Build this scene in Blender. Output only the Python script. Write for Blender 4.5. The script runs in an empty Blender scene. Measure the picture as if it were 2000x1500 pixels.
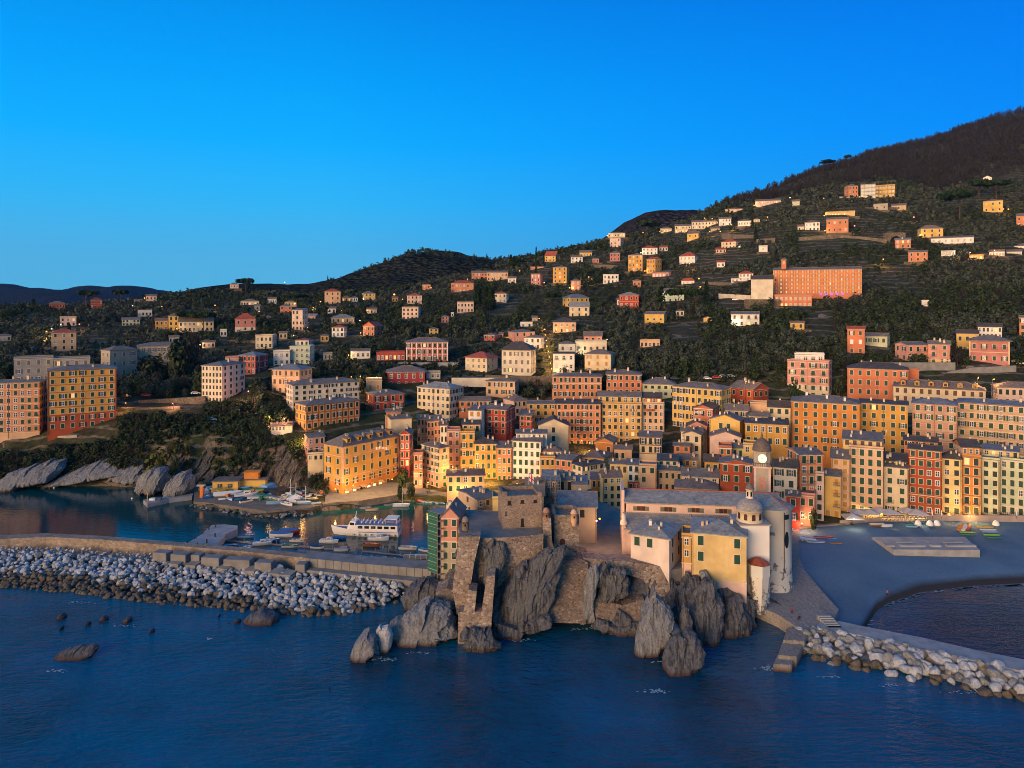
import bpy, bmesh, math, random
import numpy as np
from mathutils import Vector, Matrix, noise
R = random.Random(11)
NR = np.random.default_rng(5)
SC = bpy.context.scene
COLL = SC.collection
# camera: level, 74 m above the sea, looking north; a pixel of the 2000x1500 photo plus a distance gives a point
H, F, HY = 74.0, 1400.0, 590.0
PI = math.pi
def P(px, py, Y): return Vector(((px-1000)*Y/F, Y, H-(py-HY)*Y/F))
def zat(py, Y): return H-(py-HY)*Y/F
def Yat(py, z): return (H-z)*F/(py-HY)

# ------------------------------------------------------------------ materials
MATS = {}
def new_mat(name):
    m = bpy.data.materials.new(name); m.use_nodes = True
    nt = m.node_tree
    for n in list(nt.nodes):
        if n.type != 'OUTPUT_MATERIAL': nt.nodes.remove(n)
    out = nt.nodes[0]
    b = nt.nodes.new('ShaderNodeBsdfPrincipled')
    nt.links.new(b.outputs[0], out.inputs[0])
    return m, nt, b, out
def nd(nt, t, **kw):
    n = nt.nodes.new(t)
    for k, v in kw.items():
        if k.startswith('i_'):
            n.inputs[k[2:].replace('_', ' ')].default_value = v
        else: setattr(n, k, v)
    return n
def pos(nt, scale=(1, 1, 1), obj=False):
    if obj:
        g = nd(nt, 'ShaderNodeTexCoord').outputs['Object']
    else:
        g = nd(nt, 'ShaderNodeNewGeometry').outputs['Position']
    v = nd(nt, 'ShaderNodeVectorMath', operation='MULTIPLY')
    nt.links.new(g, v.inputs[0]); v.inputs[1].default_value = scale
    return v.outputs[0]
def noi(nt, vec, scale, detail=3.0, rough=0.55):
    n = nd(nt, 'ShaderNodeTexNoise')
    n.inputs['Scale'].default_value = scale; n.inputs['Detail'].default_value = detail
    n.inputs['Roughness'].default_value = rough
    nt.links.new(vec, n.inputs['Vector'])
    return n.outputs['Fac']
def ramp(nt, fac, stops):
    r = nd(nt, 'ShaderNodeValToRGB')
    e = r.color_ramp.elements
    while len(e) < len(stops): e.new(0.5)
    for i, (p, c) in enumerate(stops):
        e[i].position = p; e[i].color = (*c, 1) if len(c) == 3 else c
    nt.links.new(fac, r.inputs[0])
    return r.outputs[0]
def mixc(nt, a, b, fac, mode='MIX'):
    m = nd(nt, 'ShaderNodeMix', data_type='RGBA', blend_type=mode)
    for sock, v in ((m.inputs[0], fac), (m.inputs[6], a), (m.inputs[7], b)):
        if isinstance(v, (int, float)): sock.default_value = v
        elif isinstance(v, tuple): sock.default_value = (*v, 1)
        else: nt.links.new(v, sock)
    return m.outputs[2]
def bump(nt, b, h, strength=.5, dist=.1):
    n = nd(nt, 'ShaderNodeBump'); n.inputs['Strength'].default_value = strength
    n.inputs['Distance'].default_value = dist
    nt.links.new(h, n.inputs['Height']); nt.links.new(n.outputs[0], b.inputs['Normal'])
    return n
def plain(name, col, rough=.7, var=.25, sc=1.5, spec=.3, metal=0.0):
    key = name
    if key in MATS: return MATS[key]
    m, nt, b, o = new_mat(name)
    n = noi(nt, pos(nt), sc)
    c = ramp(nt, n, [(.25, tuple(x*(1-var) for x in col)), (.75, tuple(min(1, x*(1+var*.7)) for x in col))])
    nt.links.new(c, b.inputs['Base Color'])
    b.inputs['Roughness'].default_value = rough; b.inputs['Specular IOR Level'].default_value = spec
    b.inputs['Metallic'].default_value = metal
    MATS[key] = m; return m
def plaster(name, col):
    key = 'plaster_'+name
    if key in MATS: return MATS[key]
    m, nt, b, o = new_mat(key)
    big = noi(nt, pos(nt), .22, 4)
    st = noi(nt, pos(nt, (1.1, 1.1, .14)), 1.0, 4, .65)
    c = ramp(nt, big, [(.3, tuple(x*.74 for x in col)), (.7, tuple(min(.9, x*1.1) for x in col))])
    grey = tuple(.55*x+.45*(sum(col)/3)*.75 for x in col)
    f = nd(nt, 'ShaderNodeMapRange'); nt.links.new(st, f.inputs[0])
    f.inputs[1].default_value = .5; f.inputs[2].default_value = .74; f.inputs[4].default_value = .75
    c = mixc(nt, c, grey, f.outputs[0])
    nt.links.new(c, b.inputs['Base Color'])
    b.inputs['Roughness'].default_value = .9; b.inputs['Specular IOR Level'].default_value = .15
    bump(nt, b, noi(nt, pos(nt), 3.0, 3), .25, .05)
    MATS[key] = m; return m
PAL = dict(butter=(.66,.48,.21), orange=(.60,.23,.05), amber=(.60,.32,.07), ochre=(.56,.33,.10), yellow=(.66,.43,.12), lemon=(.66,.52,.22),
  salmon=(.56,.225,.115), coral=(.56,.19,.095), pink=(.60,.28,.22), rose=(.50,.20,.18), palepink=(.66,.47,.40), red=(.44,.07,.04), crimson=(.36,.055,.06),
  brick=(.40,.085,.035), ivory=(.70,.58,.50), cream=(.66,.54,.36), pale=(.66,.58,.45), white=(.76,.73,.69), tan=(.50,.36,.23), peach=(.64,.40,.24), brown=(.34,.20,.12),
  grey=(.36,.34,.31), stone=(.40,.35,.28), green=(.50,.54,.36), mint=(.48,.58,.46), greywhite=(.60,.61,.58), dark=(.12,.10,.09))
def wallm(c): return plaster(c, PAL[c])
def striped(name, a, b2, z0, per, fh):
    key = 'striped_'+name
    if key in MATS: return MATS[key]
    m = plaster(name+'_stripe_base', a); nt = m.node_tree; b = [n for n in nt.nodes if n.type == 'BSDF_PRINCIPLED'][0]; src = b.inputs['Base Color'].links[0].from_socket
    sx = nd(nt, 'ShaderNodeSeparateXYZ'); nt.links.new(nd(nt, 'ShaderNodeNewGeometry').outputs['Position'], sx.inputs[0])
    def fr(p, t):
        d = nd(nt, 'ShaderNodeMath', operation='SUBTRACT'); nt.links.new(sx.outputs[2], d.inputs[0]); d.inputs[1].default_value = z0
        f = nd(nt, 'ShaderNodeMath', operation='DIVIDE'); nt.links.new(d.outputs[0], f.inputs[0]); f.inputs[1].default_value = p
        f2 = nd(nt, 'ShaderNodeMath', operation='FRACT'); nt.links.new(f.outputs[0], f2.inputs[0])
        g = nd(nt, 'ShaderNodeMath', operation='GREATER_THAN'); nt.links.new(f2.outputs[0], g.inputs[0]); g.inputs[1].default_value = t
        return g.outputs[0]
    mu = nd(nt, 'ShaderNodeMath', operation='MULTIPLY'); nt.links.new(fr(per, .5), mu.inputs[0]); nt.links.new(fr(fh, .22), mu.inputs[1])
    nt.links.new(mixc(nt, src, b2, mu.outputs[0]), b.inputs['Base Color']); MATS[key] = m; return m
def slate(name, col, var=.3):
    key = 'roof_'+name
    if key in MATS: return MATS[key]
    m, nt, b, o = new_mat(key)
    v = nd(nt, 'ShaderNodeTexVoronoi'); v.inputs['Scale'].default_value = 1.0
    nt.links.new(pos(nt, (1.6, 1.6, 4)), v.inputs['Vector'])
    big = noi(nt, pos(nt), .3, 5, .7)
    c1 = ramp(nt, big, [(.28, tuple(x*(1-var) for x in col)), (.72, tuple(x*(1+var) for x in col))])
    sp = nd(nt, 'ShaderNodeSeparateColor'); nt.links.new(v.outputs['Color'], sp.inputs[0])
    c2 = ramp(nt, sp.outputs[0], [(0, (.72,.72,.72)), (1, (1.12,1.12,1.12))])
    c = mixc(nt, c1, c2, 1.0, 'MULTIPLY')
    nt.links.new(c, b.inputs['Base Color'])
    b.inputs['Roughness'].default_value = .62; b.inputs['Specular IOR Level'].default_value = .35
    bump(nt, b, sp.outputs[0], .3, .04)
    MATS[key] = m; return m
ROOF = dict(slate=(.185,.155,.13), dark=(.085,.070,.058), warm=(.20,.15,.12), red=(.36,.085,.04), grey=(.265,.265,.25), blue=(.19,.195,.21), brown=(.19,.13,.10))
def roofm(c): return slate(c, ROOF[c])
def glow(name, col, strength):
    if name in MATS: return MATS[name]
    m, nt, b, o = new_mat(name)
    b.inputs['Base Color'].default_value = (*col, 1)
    b.inputs['Emission Color'].default_value = (*col, 1)
    b.inputs['Emission Strength'].default_value = strength
    if strength < 5: m.cycles.emission_sampling = 'NONE'
    MATS[name] = m; return m
def glass(name, col, rough=.12):
    if name in MATS: return MATS[name]
    m, nt, b, o = new_mat(name)
    b.inputs['Base Color'].default_value = (*col, 1); b.inputs['Roughness'].default_value = rough
    b.inputs['Specular IOR Level'].default_value = .6
    MATS[name] = m; return m
def masonry(name, cols, scale=1.6, mortar=(.30,.25,.21)):
    if name in MATS: return MATS[name]
    m, nt, b, o = new_mat(name)
    pv = pos(nt, (1, 1, 1.5))
    wob = noi(nt, pv, 1.3, 2)
    v = nd(nt, 'ShaderNodeTexVoronoi'); v.inputs['Scale'].default_value = scale
    nt.links.new(pv, v.inputs['Vector'])
    sp = nd(nt, 'ShaderNodeSeparateColor'); nt.links.new(v.outputs['Color'], sp.inputs[0])
    n = len(cols)
    c = ramp(nt, sp.outputs[0], [(i/(n-1), cc) for i, cc in enumerate(cols)])
    e = nd(nt, 'ShaderNodeTexVoronoi', feature='DISTANCE_TO_EDGE'); e.inputs['Scale'].default_value = scale
    nt.links.new(pv, e.inputs['Vector'])
    f = nd(nt, 'ShaderNodeMapRange'); nt.links.new(e.outputs['Distance'], f.inputs[0])
    f.inputs[1].default_value = .0; f.inputs[2].default_value = .12
    c = mixc(nt, mortar, c, f.outputs[0])
    big = noi(nt, pos(nt), .25, 4)
    c = mixc(nt, c, ramp(nt, big, [(.3, (.62,.60,.58)), (.7, (1.1,1.06,1.0))]), .85, 'MULTIPLY')
    nt.links.new(c, b.inputs['Base Color']); b.inputs['Roughness'].default_value = .95
    b.inputs['Specular IOR Level'].default_value = .1
    bump(nt, b, e.outputs['Distance'], .6, .3)
    MATS[name] = m; return m
def rockm(name, a, bcol, c3, tide=False):
    if name in MATS: return MATS[name]
    m, nt, b, o = new_mat(name)
    # tilted strata
    g = nd(nt, 'ShaderNodeNewGeometry').outputs['Position']
    mp = nd(nt, 'ShaderNodeMapping'); mp.inputs['Rotation'].default_value = (.15, .43, .1)
    mp.inputs['Scale'].default_value = (1.7, .6, .2)
    nt.links.new(g, mp.inputs[0])
    s = noi(nt, mp.outputs[0], .55, 6, .62)
    c = ramp(nt, s, [(.32, a), (.5, bcol), (.62, a), (.74, c3)])
    f = noi(nt, g, 2.2, 5, .7)
    c = mixc(nt, c, ramp(nt, f, [(.3, (.55,.55,.55)), (.7, (1.25,1.2,1.15))]), .9, 'MULTIPLY')
    if tide:
        sx = nd(nt, 'ShaderNodeSeparateXYZ'); nt.links.new(g, sx.inputs[0])
        ad = nd(nt, 'ShaderNodeMath', operation='ADD'); nt.links.new(sx.outputs[2], ad.inputs[0])
        ml = nd(nt, 'ShaderNodeMath', operation='MULTIPLY'); nt.links.new(f, ml.inputs[0]); ml.inputs[1].default_value = -1.6
        nt.links.new(ml.outputs[0], ad.inputs[1])
        w = nd(nt, 'ShaderNodeMapRange'); nt.links.new(ad.outputs[0], w.inputs[0])
        w.inputs[1].default_value = -.7; w.inputs[2].default_value = .35
        w.inputs[3].default_value = 1; w.inputs[4].default_value = 0
        c = mixc(nt, c, (.055,.03,.03), w.outputs[0])
    nt.links.new(c, b.inputs['Base Color']); b.inputs['Roughness'].default_value = .88
    b.inputs['Specular IOR Level'].default_value = .2
    h = nd(nt, 'ShaderNodeMath', operation='ADD'); nt.links.new(s, h.inputs[0]); nt.links.new(f, h.inputs[1])
    bump(nt, b, h.outputs[0], .8, .5)
    MATS[name] = m; return m

# ------------------------------------------------------------------ mesh builder
class MB:
    def __init__(s): s.v = []; s.f = []; s.m = []; s.sm = []
    def face(s, pts, mi=0, sm=False):
        i = len(s.v); s.v += [tuple(p) for p in pts]; s.f.append(tuple(range(i, i+len(pts)))); s.m.append(mi); s.sm.append(sm)
    def prism(s, bot, top, mi=0, cap=True, base=True):
        n = len(bot); i = len(s.v); s.v += [tuple(p) for p in bot]+[tuple(p) for p in top]
        for k in range(n):
            k2 = (k+1) % n
            s.f.append((i+k, i+k2, i+n+k2, i+n+k)); s.m.append(mi); s.sm.append(False)
        if cap: s.f.append(tuple(i+n+k for k in range(n))); s.m.append(mi); s.sm.append(False)
        if base: s.f.append(tuple(i+n-1-k for k in range(n))); s.m.append(mi); s.sm.append(False)
    def box(s, x0, x1, y0, y1, z0, z1, mi=0):
        s.prism([(x0,y0,z0),(x1,y0,z0),(x1,y1,z0),(x0,y1,z0)], [(x0,y0,z1),(x1,y0,z1),(x1,y1,z1),(x0,y1,z1)], mi)
    def bar(s, a, b, w, h=None, mi=0):
        a, b = Vector(a), Vector(b); h = h or w; d = (b-a).normalized()
        u = d.cross(Vector((0,0,1)));
        if u.length < .01: u = Vector((1,0,0))
        u.normalize(); v = u.cross(d).normalized()
        q = [(-1,-1),(1,-1),(1,1),(-1,1)]
        s.prism([a+u*w/2*i+v*h/2*j for i, j in q][::-1], [b+u*w/2*i+v*h/2*j for i, j in q][::-1], mi)
    def tube(s, pts, rad, n=6, mi=0, sm=True, cap=True):
        pts = [Vector(p) for p in pts]; rad = rad if isinstance(rad, (list, tuple)) else [rad]*len(pts)
        i0 = len(s.v)
        for k, p in enumerate(pts):
            d = (pts[min(k+1, len(pts)-1)]-pts[max(k-1, 0)]).normalized()
            u = d.cross(Vector((0,1,.01))).normalized(); v = u.cross(d).normalized()
            for j in range(n):
                a = 2*PI*j/n; s.v.append(tuple(p+(u*math.cos(a)+v*math.sin(a))*rad[k]))
        for k in range(len(pts)-1):
            for j in range(n):
                j2 = (j+1) % n
                s.f.append((i0+k*n+j, i0+(k+1)*n+j, i0+(k+1)*n+j2, i0+k*n+j2)); s.m.append(mi); s.sm.append(sm)
        if cap:
            s.f.append(tuple(i0+j for j in range(n))); s.m.append(mi); s.sm.append(False)
            e = i0+(len(pts)-1)*n
            s.f.append(tuple(e+n-1-j for j in range(n))); s.m.append(mi); s.sm.append(False)
    def lathe(s, cx, cy, prof, n=24, mi=0, sm=True, a0=0, a1=2*PI, cap=False):
        i0 = len(s.v); full = abs(a1-a0-2*PI) < 1e-6; cols = n if full else n+1
        for r, z in prof:
            for j in range(cols):
                a = a0+(a1-a0)*j/n; s.v.append((cx+r*math.cos(a), cy+r*math.sin(a), z))
        for k in range(len(prof)-1):
            for j in range(n):
                j2 = (j+1) % cols if full else j+1
                s.f.append((i0+k*cols+j, i0+k*cols+j2, i0+(k+1)*cols+j2, i0+(k+1)*cols+j)); s.m.append(mi); s.sm.append(sm)
        if cap:
            e = i0+(len(prof)-1)*cols
            s.f.append(tuple(e+j for j in range(cols))); s.m.append(mi); s.sm.append(False)
    def mesh(s, name, mats):
        me = bpy.data.meshes.new(name); me.from_pydata(s.v, [], s.f)
        for m in (mats if isinstance(mats, (list, tuple)) else [mats]): me.materials.append(m)
        me.polygons.foreach_set('material_index', s.m); me.polygons.foreach_set('use_smooth', s.sm)
        me.update(); return me
    def build(s, name, mats, parent=None, loc=(0,0,0), rz=0): return ob(name, s.mesh(name, mats), parent, loc, rz)
def ob(name, data, parent=None, loc=(0,0,0), rz=0, sc=None):
    o = bpy.data.objects.new(name, data); COLL.objects.link(o)
    if parent: o.parent = parent
    o.location = loc
    if rz: o.rotation_euler = (0, 0, rz)
    if sc: o.scale = sc
    return o
def tag(o, label=None, cat=None, group=None, kind=None):
    for k, v in (('label', label), ('category', cat), ('group', group), ('kind', kind)):
        if v: o[k] = v
    return o
def empty(name, loc, label, cat, rz=0, group=None):
    return tag(ob(name, None, None, loc, rz), label, cat, group)
def np_mesh(name, v, f, mats, smooth=False, mi=None):
    """v (n,3), f (m,k) numpy arrays"""
    me = bpy.data.meshes.new(name); m, k = f.shape
    me.vertices.add(len(v)); me.vertices.foreach_set('co', np.asarray(v, dtype=np.float32).ravel())
    me.loops.add(m*k); me.loops.foreach_set('vertex_index', np.asarray(f, dtype=np.int32).ravel())
    me.polygons.add(m); me.polygons.foreach_set('loop_start', np.arange(0, m*k, k, dtype=np.int32))
    me.polygons.foreach_set('loop_total', np.full(m, k, dtype=np.int32))
    for x in (mats if isinstance(mats, (list, tuple)) else [mats]): me.materials.append(x)
    if mi is not None: me.polygons.foreach_set('material_index', np.asarray(mi, dtype=np.int32))
    me.polygons.foreach_set('use_smooth', np.full(m, smooth, dtype=bool))
    me.update(calc_edges=True); return me
def grid_faces(nu, nv):
    i = np.arange(nu-1)[:, None]*nv+np.arange(nv-1)[None, :]
    i = i.ravel(); return np.stack([i, i+nv, i+nv+1, i+1], 1)
def fbm(p, o=4): return noise.fractal(Vector(p), 1.0, 2.0, o)
def ridged(p): return 1-abs(noise.noise(Vector(p)))*2

# ------------------------------------------------------------------ terrain: profiles (distance, photo row) or (distance, None, height) per photo column
PROF = {
 -500: [(292,None,0),(316,850),(360,750),(440,690),(600,625),(800,604)],
 -100: [(286,None,0),(302,885),(312,849),(360,745),(440,686),(540,645),(640,606)],
 0: [(283,None,0),(299,890),(308,850),(360,742),(440,682),(540,640),(640,604)],
 150: [(289,None,0),(302,880),(311,842),(345,775),(400,720),(470,672),(560,630),(660,603)],
 300: [(286,None,0),(291,None,5),(300,866),(312,815),(330,796),(400,730),(470,680),(560,635),(680,598),(800,582)],
 400: [(257,None,1.5),(285,None,2),(290,None,7),(302,846),(315,815),(345,782),(415,715),(495,660),(575,628),(700,594),(850,565)],
 520: [(246,None,1.5),(287,None,2),(291,None,9),(300,850),(315,815),(340,772),(400,715),(480,665),(560,632),(660,604),(800,574)],
 600: [(249,None,1.6),(285,None,2.2),(291,None,9),(302,845),(320,805),(343,772),(400,715),(480,665),(560,630),(650,602),(790,581)],
 640: [(254,None,1.9),(285,None,2.5),(290,None,9),(303,840),(322,802),(345,772),(400,715),(480,665),(560,630),(650,602),(780,582)],
 700: [(257,None,1.2),(285,None,1.9),(296,None,10),(315,None,20),(345,772),(400,712),(480,662),(560,630),(650,600),(790,575)],
 780: [(267,None,1.2),(285,None,2.0),(291,None,4.5),(312,None,12),(335,None,24),(355,775),(400,712),(480,662),(560,628),(650,600),(800,566)],
 900: [(266,None,2),(290,None,5),(310,None,10),(335,None,20),(360,None,30),(388,732),(430,700),(500,652),(580,612),(680,575),(800,548),(900,541)],
 1000: [(240,None,4),(290,None,5),(310,None,9),(335,None,20),(360,765),(388,730),(440,690),(500,650),(600,603),(740,548),(900,508)],
 1100: [(228,None,4),(300,None,7),(318,None,11),(345,None,22),(368,None,32),(392,728),(440,690),(490,650),(580,600),(680,555),(800,512),(900,490)],
 1200: [(222,None,4),(290,None,7),(318,None,11),(345,None,23),(380,None,36),(410,700),(480,650),(570,600),(680,550),(850,482),(1000,464)],
 1350: [(222,None,4),(265,None,6),(300,None,12),(330,None,26),(352,739),(400,690),(470,640),(560,590),(660,530),(760,480),(850,450),(1050,415)],
 1500: [(222,None,4),(262,None,8),(300,None,15),(333,None,27),(352,729),(400,680),(490,600),(560,550),(640,500),(760,440),(860,410),(1020,391)],
 1650: [(226,None,4),(258,None,7),(290,None,15),(338,None,31),(352,717),(400,660),(480,600),(550,550),(610,500),(690,450),(790,388),(1130,340)],
 1800: [(234,None,4),(260,None,8),(290,None,19),(305,None,28),(325,None,33),(345,716),(400,655),(470,600),(540,550),(600,500),(690,450),(800,400),(1250,285)],
 2000: [(236,None,4),(260,None,8),(290,None,20),(305,None,28),(325,None,34),(350,709),(400,650),(460,600),(530,550),(600,500),(690,440),(800,380),(1350,214)],
 2500: [(238,None,4),(260,None,8),(290,None,24),(322,None,36),(350,705),(400,645),(460,590),(530,535),(600,480),(690,415),(800,350),(1450,120)],
}
TPX = np.arange(-500, 2501, 12.5); TY = np.geomspace(215, 2100, 230)
def _table():
    keys = sorted(PROF); cols = []
    for k in keys:
        ys = []; zs = []
        for t in PROF[k]:
            ys.append(t[0]); zs.append(t[2] if t[1] is None else zat(t[1], t[0]))
        ys = [ys[0]-12, ys[0]-3]+ys+[ys[-1]+250, ys[-1]+900]; zs = [-9, -3]+zs+[zs[-1]-15, zs[-1]-190]
        cols.append(np.interp(TY, ys, zs))
    cols = np.array(cols); out = np.empty((len(TPX), len(TY)))
    for j in range(len(TY)): out[:, j] = np.interp(TPX, keys, cols[:, j])
    sm = out.copy()
    for _ in range(2):
        sm[1:-1] = (sm[:-2]+2*sm[1:-1]+sm[2:])/4
    far = np.clip((TY-400)/200, 0, 1)[None, :]
    s2 = sm.copy()
    for _ in range(6):
        s2[1:-1] = (s2[:-2]+2*s2[1:-1]+s2[2:])/4; s2[:, 1:-1] = (s2[:, :-2]+2*s2[:, 1:-1]+s2[:, 2:])/4
    return sm*(1-far)+s2*far
TZ = _table()
RIDGE = ([-500,-100,0,150,250,300,400,500,600,700,780,900,1000,1100,1200,1300,1350,1380,1400,1450,1500,1550,1600,1650,1700,1750,1800,1850,1900,1950,2000,2100,2500],
         [608,609,607,605,597,586,575,577,584,577,569,545,512,493,470,450,433,414,404,391,375,355,337,320,305,294,281,266,249,231,217,186,80])
for _ in range(4):
    rows = HY+(H-TZ)*F/TY[None, :]; rows[:, TY < 560] = 1e9; jj = rows.argmin(1); dl = rows.min(1)-np.interp(TPX, *RIDGE)
    dl = np.convolve(np.pad(dl, 1, 'edge'), [.25, .5, .25], 'valid')
    yj = TY[jj][:, None]; wgt = np.clip((TY[None, :]-yj*.62)/(yj*.38), 0, 1); TZ = TZ+wgt*wgt*(3-2*wgt)*(dl[:, None]*yj/F)
LY0 = math.log(215); LYS = (math.log(2100)-LY0)/(len(TY)-1)
def zg(px, Y):
    a = min(max((px+500)/12.5, 0), len(TPX)-1.001); b = min(max((math.log(max(Y, 215.1))-LY0)/LYS, 0), len(TY)-1.001)
    i, j = int(a), int(b); a -= i; b -= j
    return (TZ[i, j]*(1-a)+TZ[i+1, j]*a)*(1-b)+(TZ[i, j+1]*(1-a)+TZ[i+1, j+1]*a)*b
def zxy(x, y): return zg(1000+F*x/y, y)
def groundY(px, py, start=262):
    Y = start
    while Y < 1600:
        if zg(px, Y) >= zat(py, Y): return Y
        Y += max(1.0, Y*.004)
    return 700.0

def strata(x, y, z, sd=0.0):
    """broken, steeply tilted beds leaning up to the east: stepped slabs with cross joints, about -1..1"""
    j = .38*fbm((x*.35+sd, y*.35, z*.35), 3)
    u = .91*x-.42*z+.25*y+j; v = .42*x+.91*z; w = y+.3*x
    c = lambda a, b, d: noise.cell(Vector((a+sd*3.1, b, d)))
    s1 = u/4.3+.25*j; s2 = u/1.5+.3*j; f1 = s1-math.floor(s1); f2 = s2-math.floor(s2)
    return 1.1*(f1-.5)+.42*c(math.floor(s1)+.5, v*.07+j*.4, .5)+.22*(f2-.5)+.16*c(math.floor(s2)+.5, v*.16+j, .5)+.10*c(u*2.3+3, v*.5, w*.5)
# ------------------------------------------------------------------ camera, sky, light
cam = bpy.data.cameras.new('camera'); co = ob('camera', cam, None, (0, 0, H)); co.rotation_euler = (PI/2, 0, 0)
cam.sensor_width = 36; cam.lens = F/2000*36; cam.shift_y = (HY-750)/2000; cam.clip_end = 30000; cam.clip_start = 1
SC.camera = co
SUN_EL, SUN_AZ = math.radians(8.5), math.radians(216)   # low afterglow from over the sea, behind the camera and to its left
w = bpy.data.worlds.new('World'); SC.world = w; w.use_nodes = True
nt = w.node_tree; bg = nt.nodes['Background']
sky = nt.nodes.new('ShaderNodeTexSky'); sky.sky_type = 'NISHITA'; sky.sun_disc = False
sky.sun_elevation = math.radians(6); sky.sun_rotation = SUN_AZ; sky.air_density = 1.0; sky.dust_density = .4; sky.ozone_density = 6.0
# the blue hour: deep azure overhead, paler towards the horizon
tc = nd(nt, 'ShaderNodeTexCoord'); sx = nd(nt, 'ShaderNodeSeparateXYZ'); nt.links.new(tc.outputs['Generated'], sx.inputs[0])
el = nd(nt, 'ShaderNodeMapRange'); nt.links.new(sx.outputs[2], el.inputs[0]); el.inputs[1].default_value = 0; el.inputs[2].default_value = .6
grad = ramp(nt, el.outputs[0], [(0, (.10,.50,.80)), (.09, (.09,.49,.83)), (.22, (.030,.49,.98)), (.35, (.003,.44,1.06)), (.48, (.0,.37,1.0)), (.66, (.0,.26,.85)), (1, (.006,.20,.50))])
# bluer and darker towards the east (right of the view)
ax = nd(nt, 'ShaderNodeMapRange'); nt.links.new(sx.outputs[0], ax.inputs[0]); ax.inputs[1].default_value = -.25; ax.inputs[2].default_value = .6
grad = mixc(nt, grad, mixc(nt, grad, (.10,.60,.93), 1.0, 'MULTIPLY'), ax.outputs[0])
# the western sky behind the camera still holds a pale afterglow
by = nd(nt, 'ShaderNodeMapRange', interpolation_type='SMOOTHSTEP'); nt.links.new(sx.outputs[1], by.inputs[0]); by.inputs[1].default_value = .15; by.inputs[2].default_value = -.55
grad = mixc(nt, grad, ramp(nt, el.outputs[0], [(0, (.42,.50,.50)), (.25, (.24,.44,.58)), (.6, (.10,.34,.56)), (1, (.012,.20,.48))]), by.outputs[0])
fin = mixc(nt, grad, mixc(nt, sky.outputs[0], (.09,.09,.09), 1.0, 'MULTIPLY'), .025)
nt.links.new(fin, bg.inputs[0]); bg.inputs[1].default_value = .80
sl = bpy.data.lights.new('sun', 'SUN'); sl.energy = 4.3; sl.angle = math.radians(38); sl.color = (1.0, .61, .31)
so = ob('sun', sl, None, (0, -100, 300))
d = Vector((math.sin(SUN_AZ)*math.cos(SUN_EL), math.cos(SUN_AZ)*math.cos(SUN_EL), math.sin(SUN_EL)))
so.rotation_euler = d.to_track_quat('Z', 'Y').to_euler()
SC.view_settings.view_transform = 'Standard'; SC.view_settings.look = 'None'; SC.view_settings.exposure = .35; SC.view_settings.gamma = 1
SC.cycles.filter_width = .95; SC.cycles.max_bounces = 5; SC.cycles.diffuse_bounces = 2; SC.cycles.glossy_bounces = 3; SC.cycles.transmission_bounces = 2
SC.cycles.volume_bounces = 0; SC.cycles.use_denoising = True; SC.cycles.use_adaptive_sampling = True; SC.cycles.adaptive_threshold = .006; SC.cycles.sample_clamp_direct = 12; SC.cycles.caustics_reflective = False
SC.cycles.caustics_refractive = False; SC.cycles.sample_clamp_indirect = 2

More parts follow.
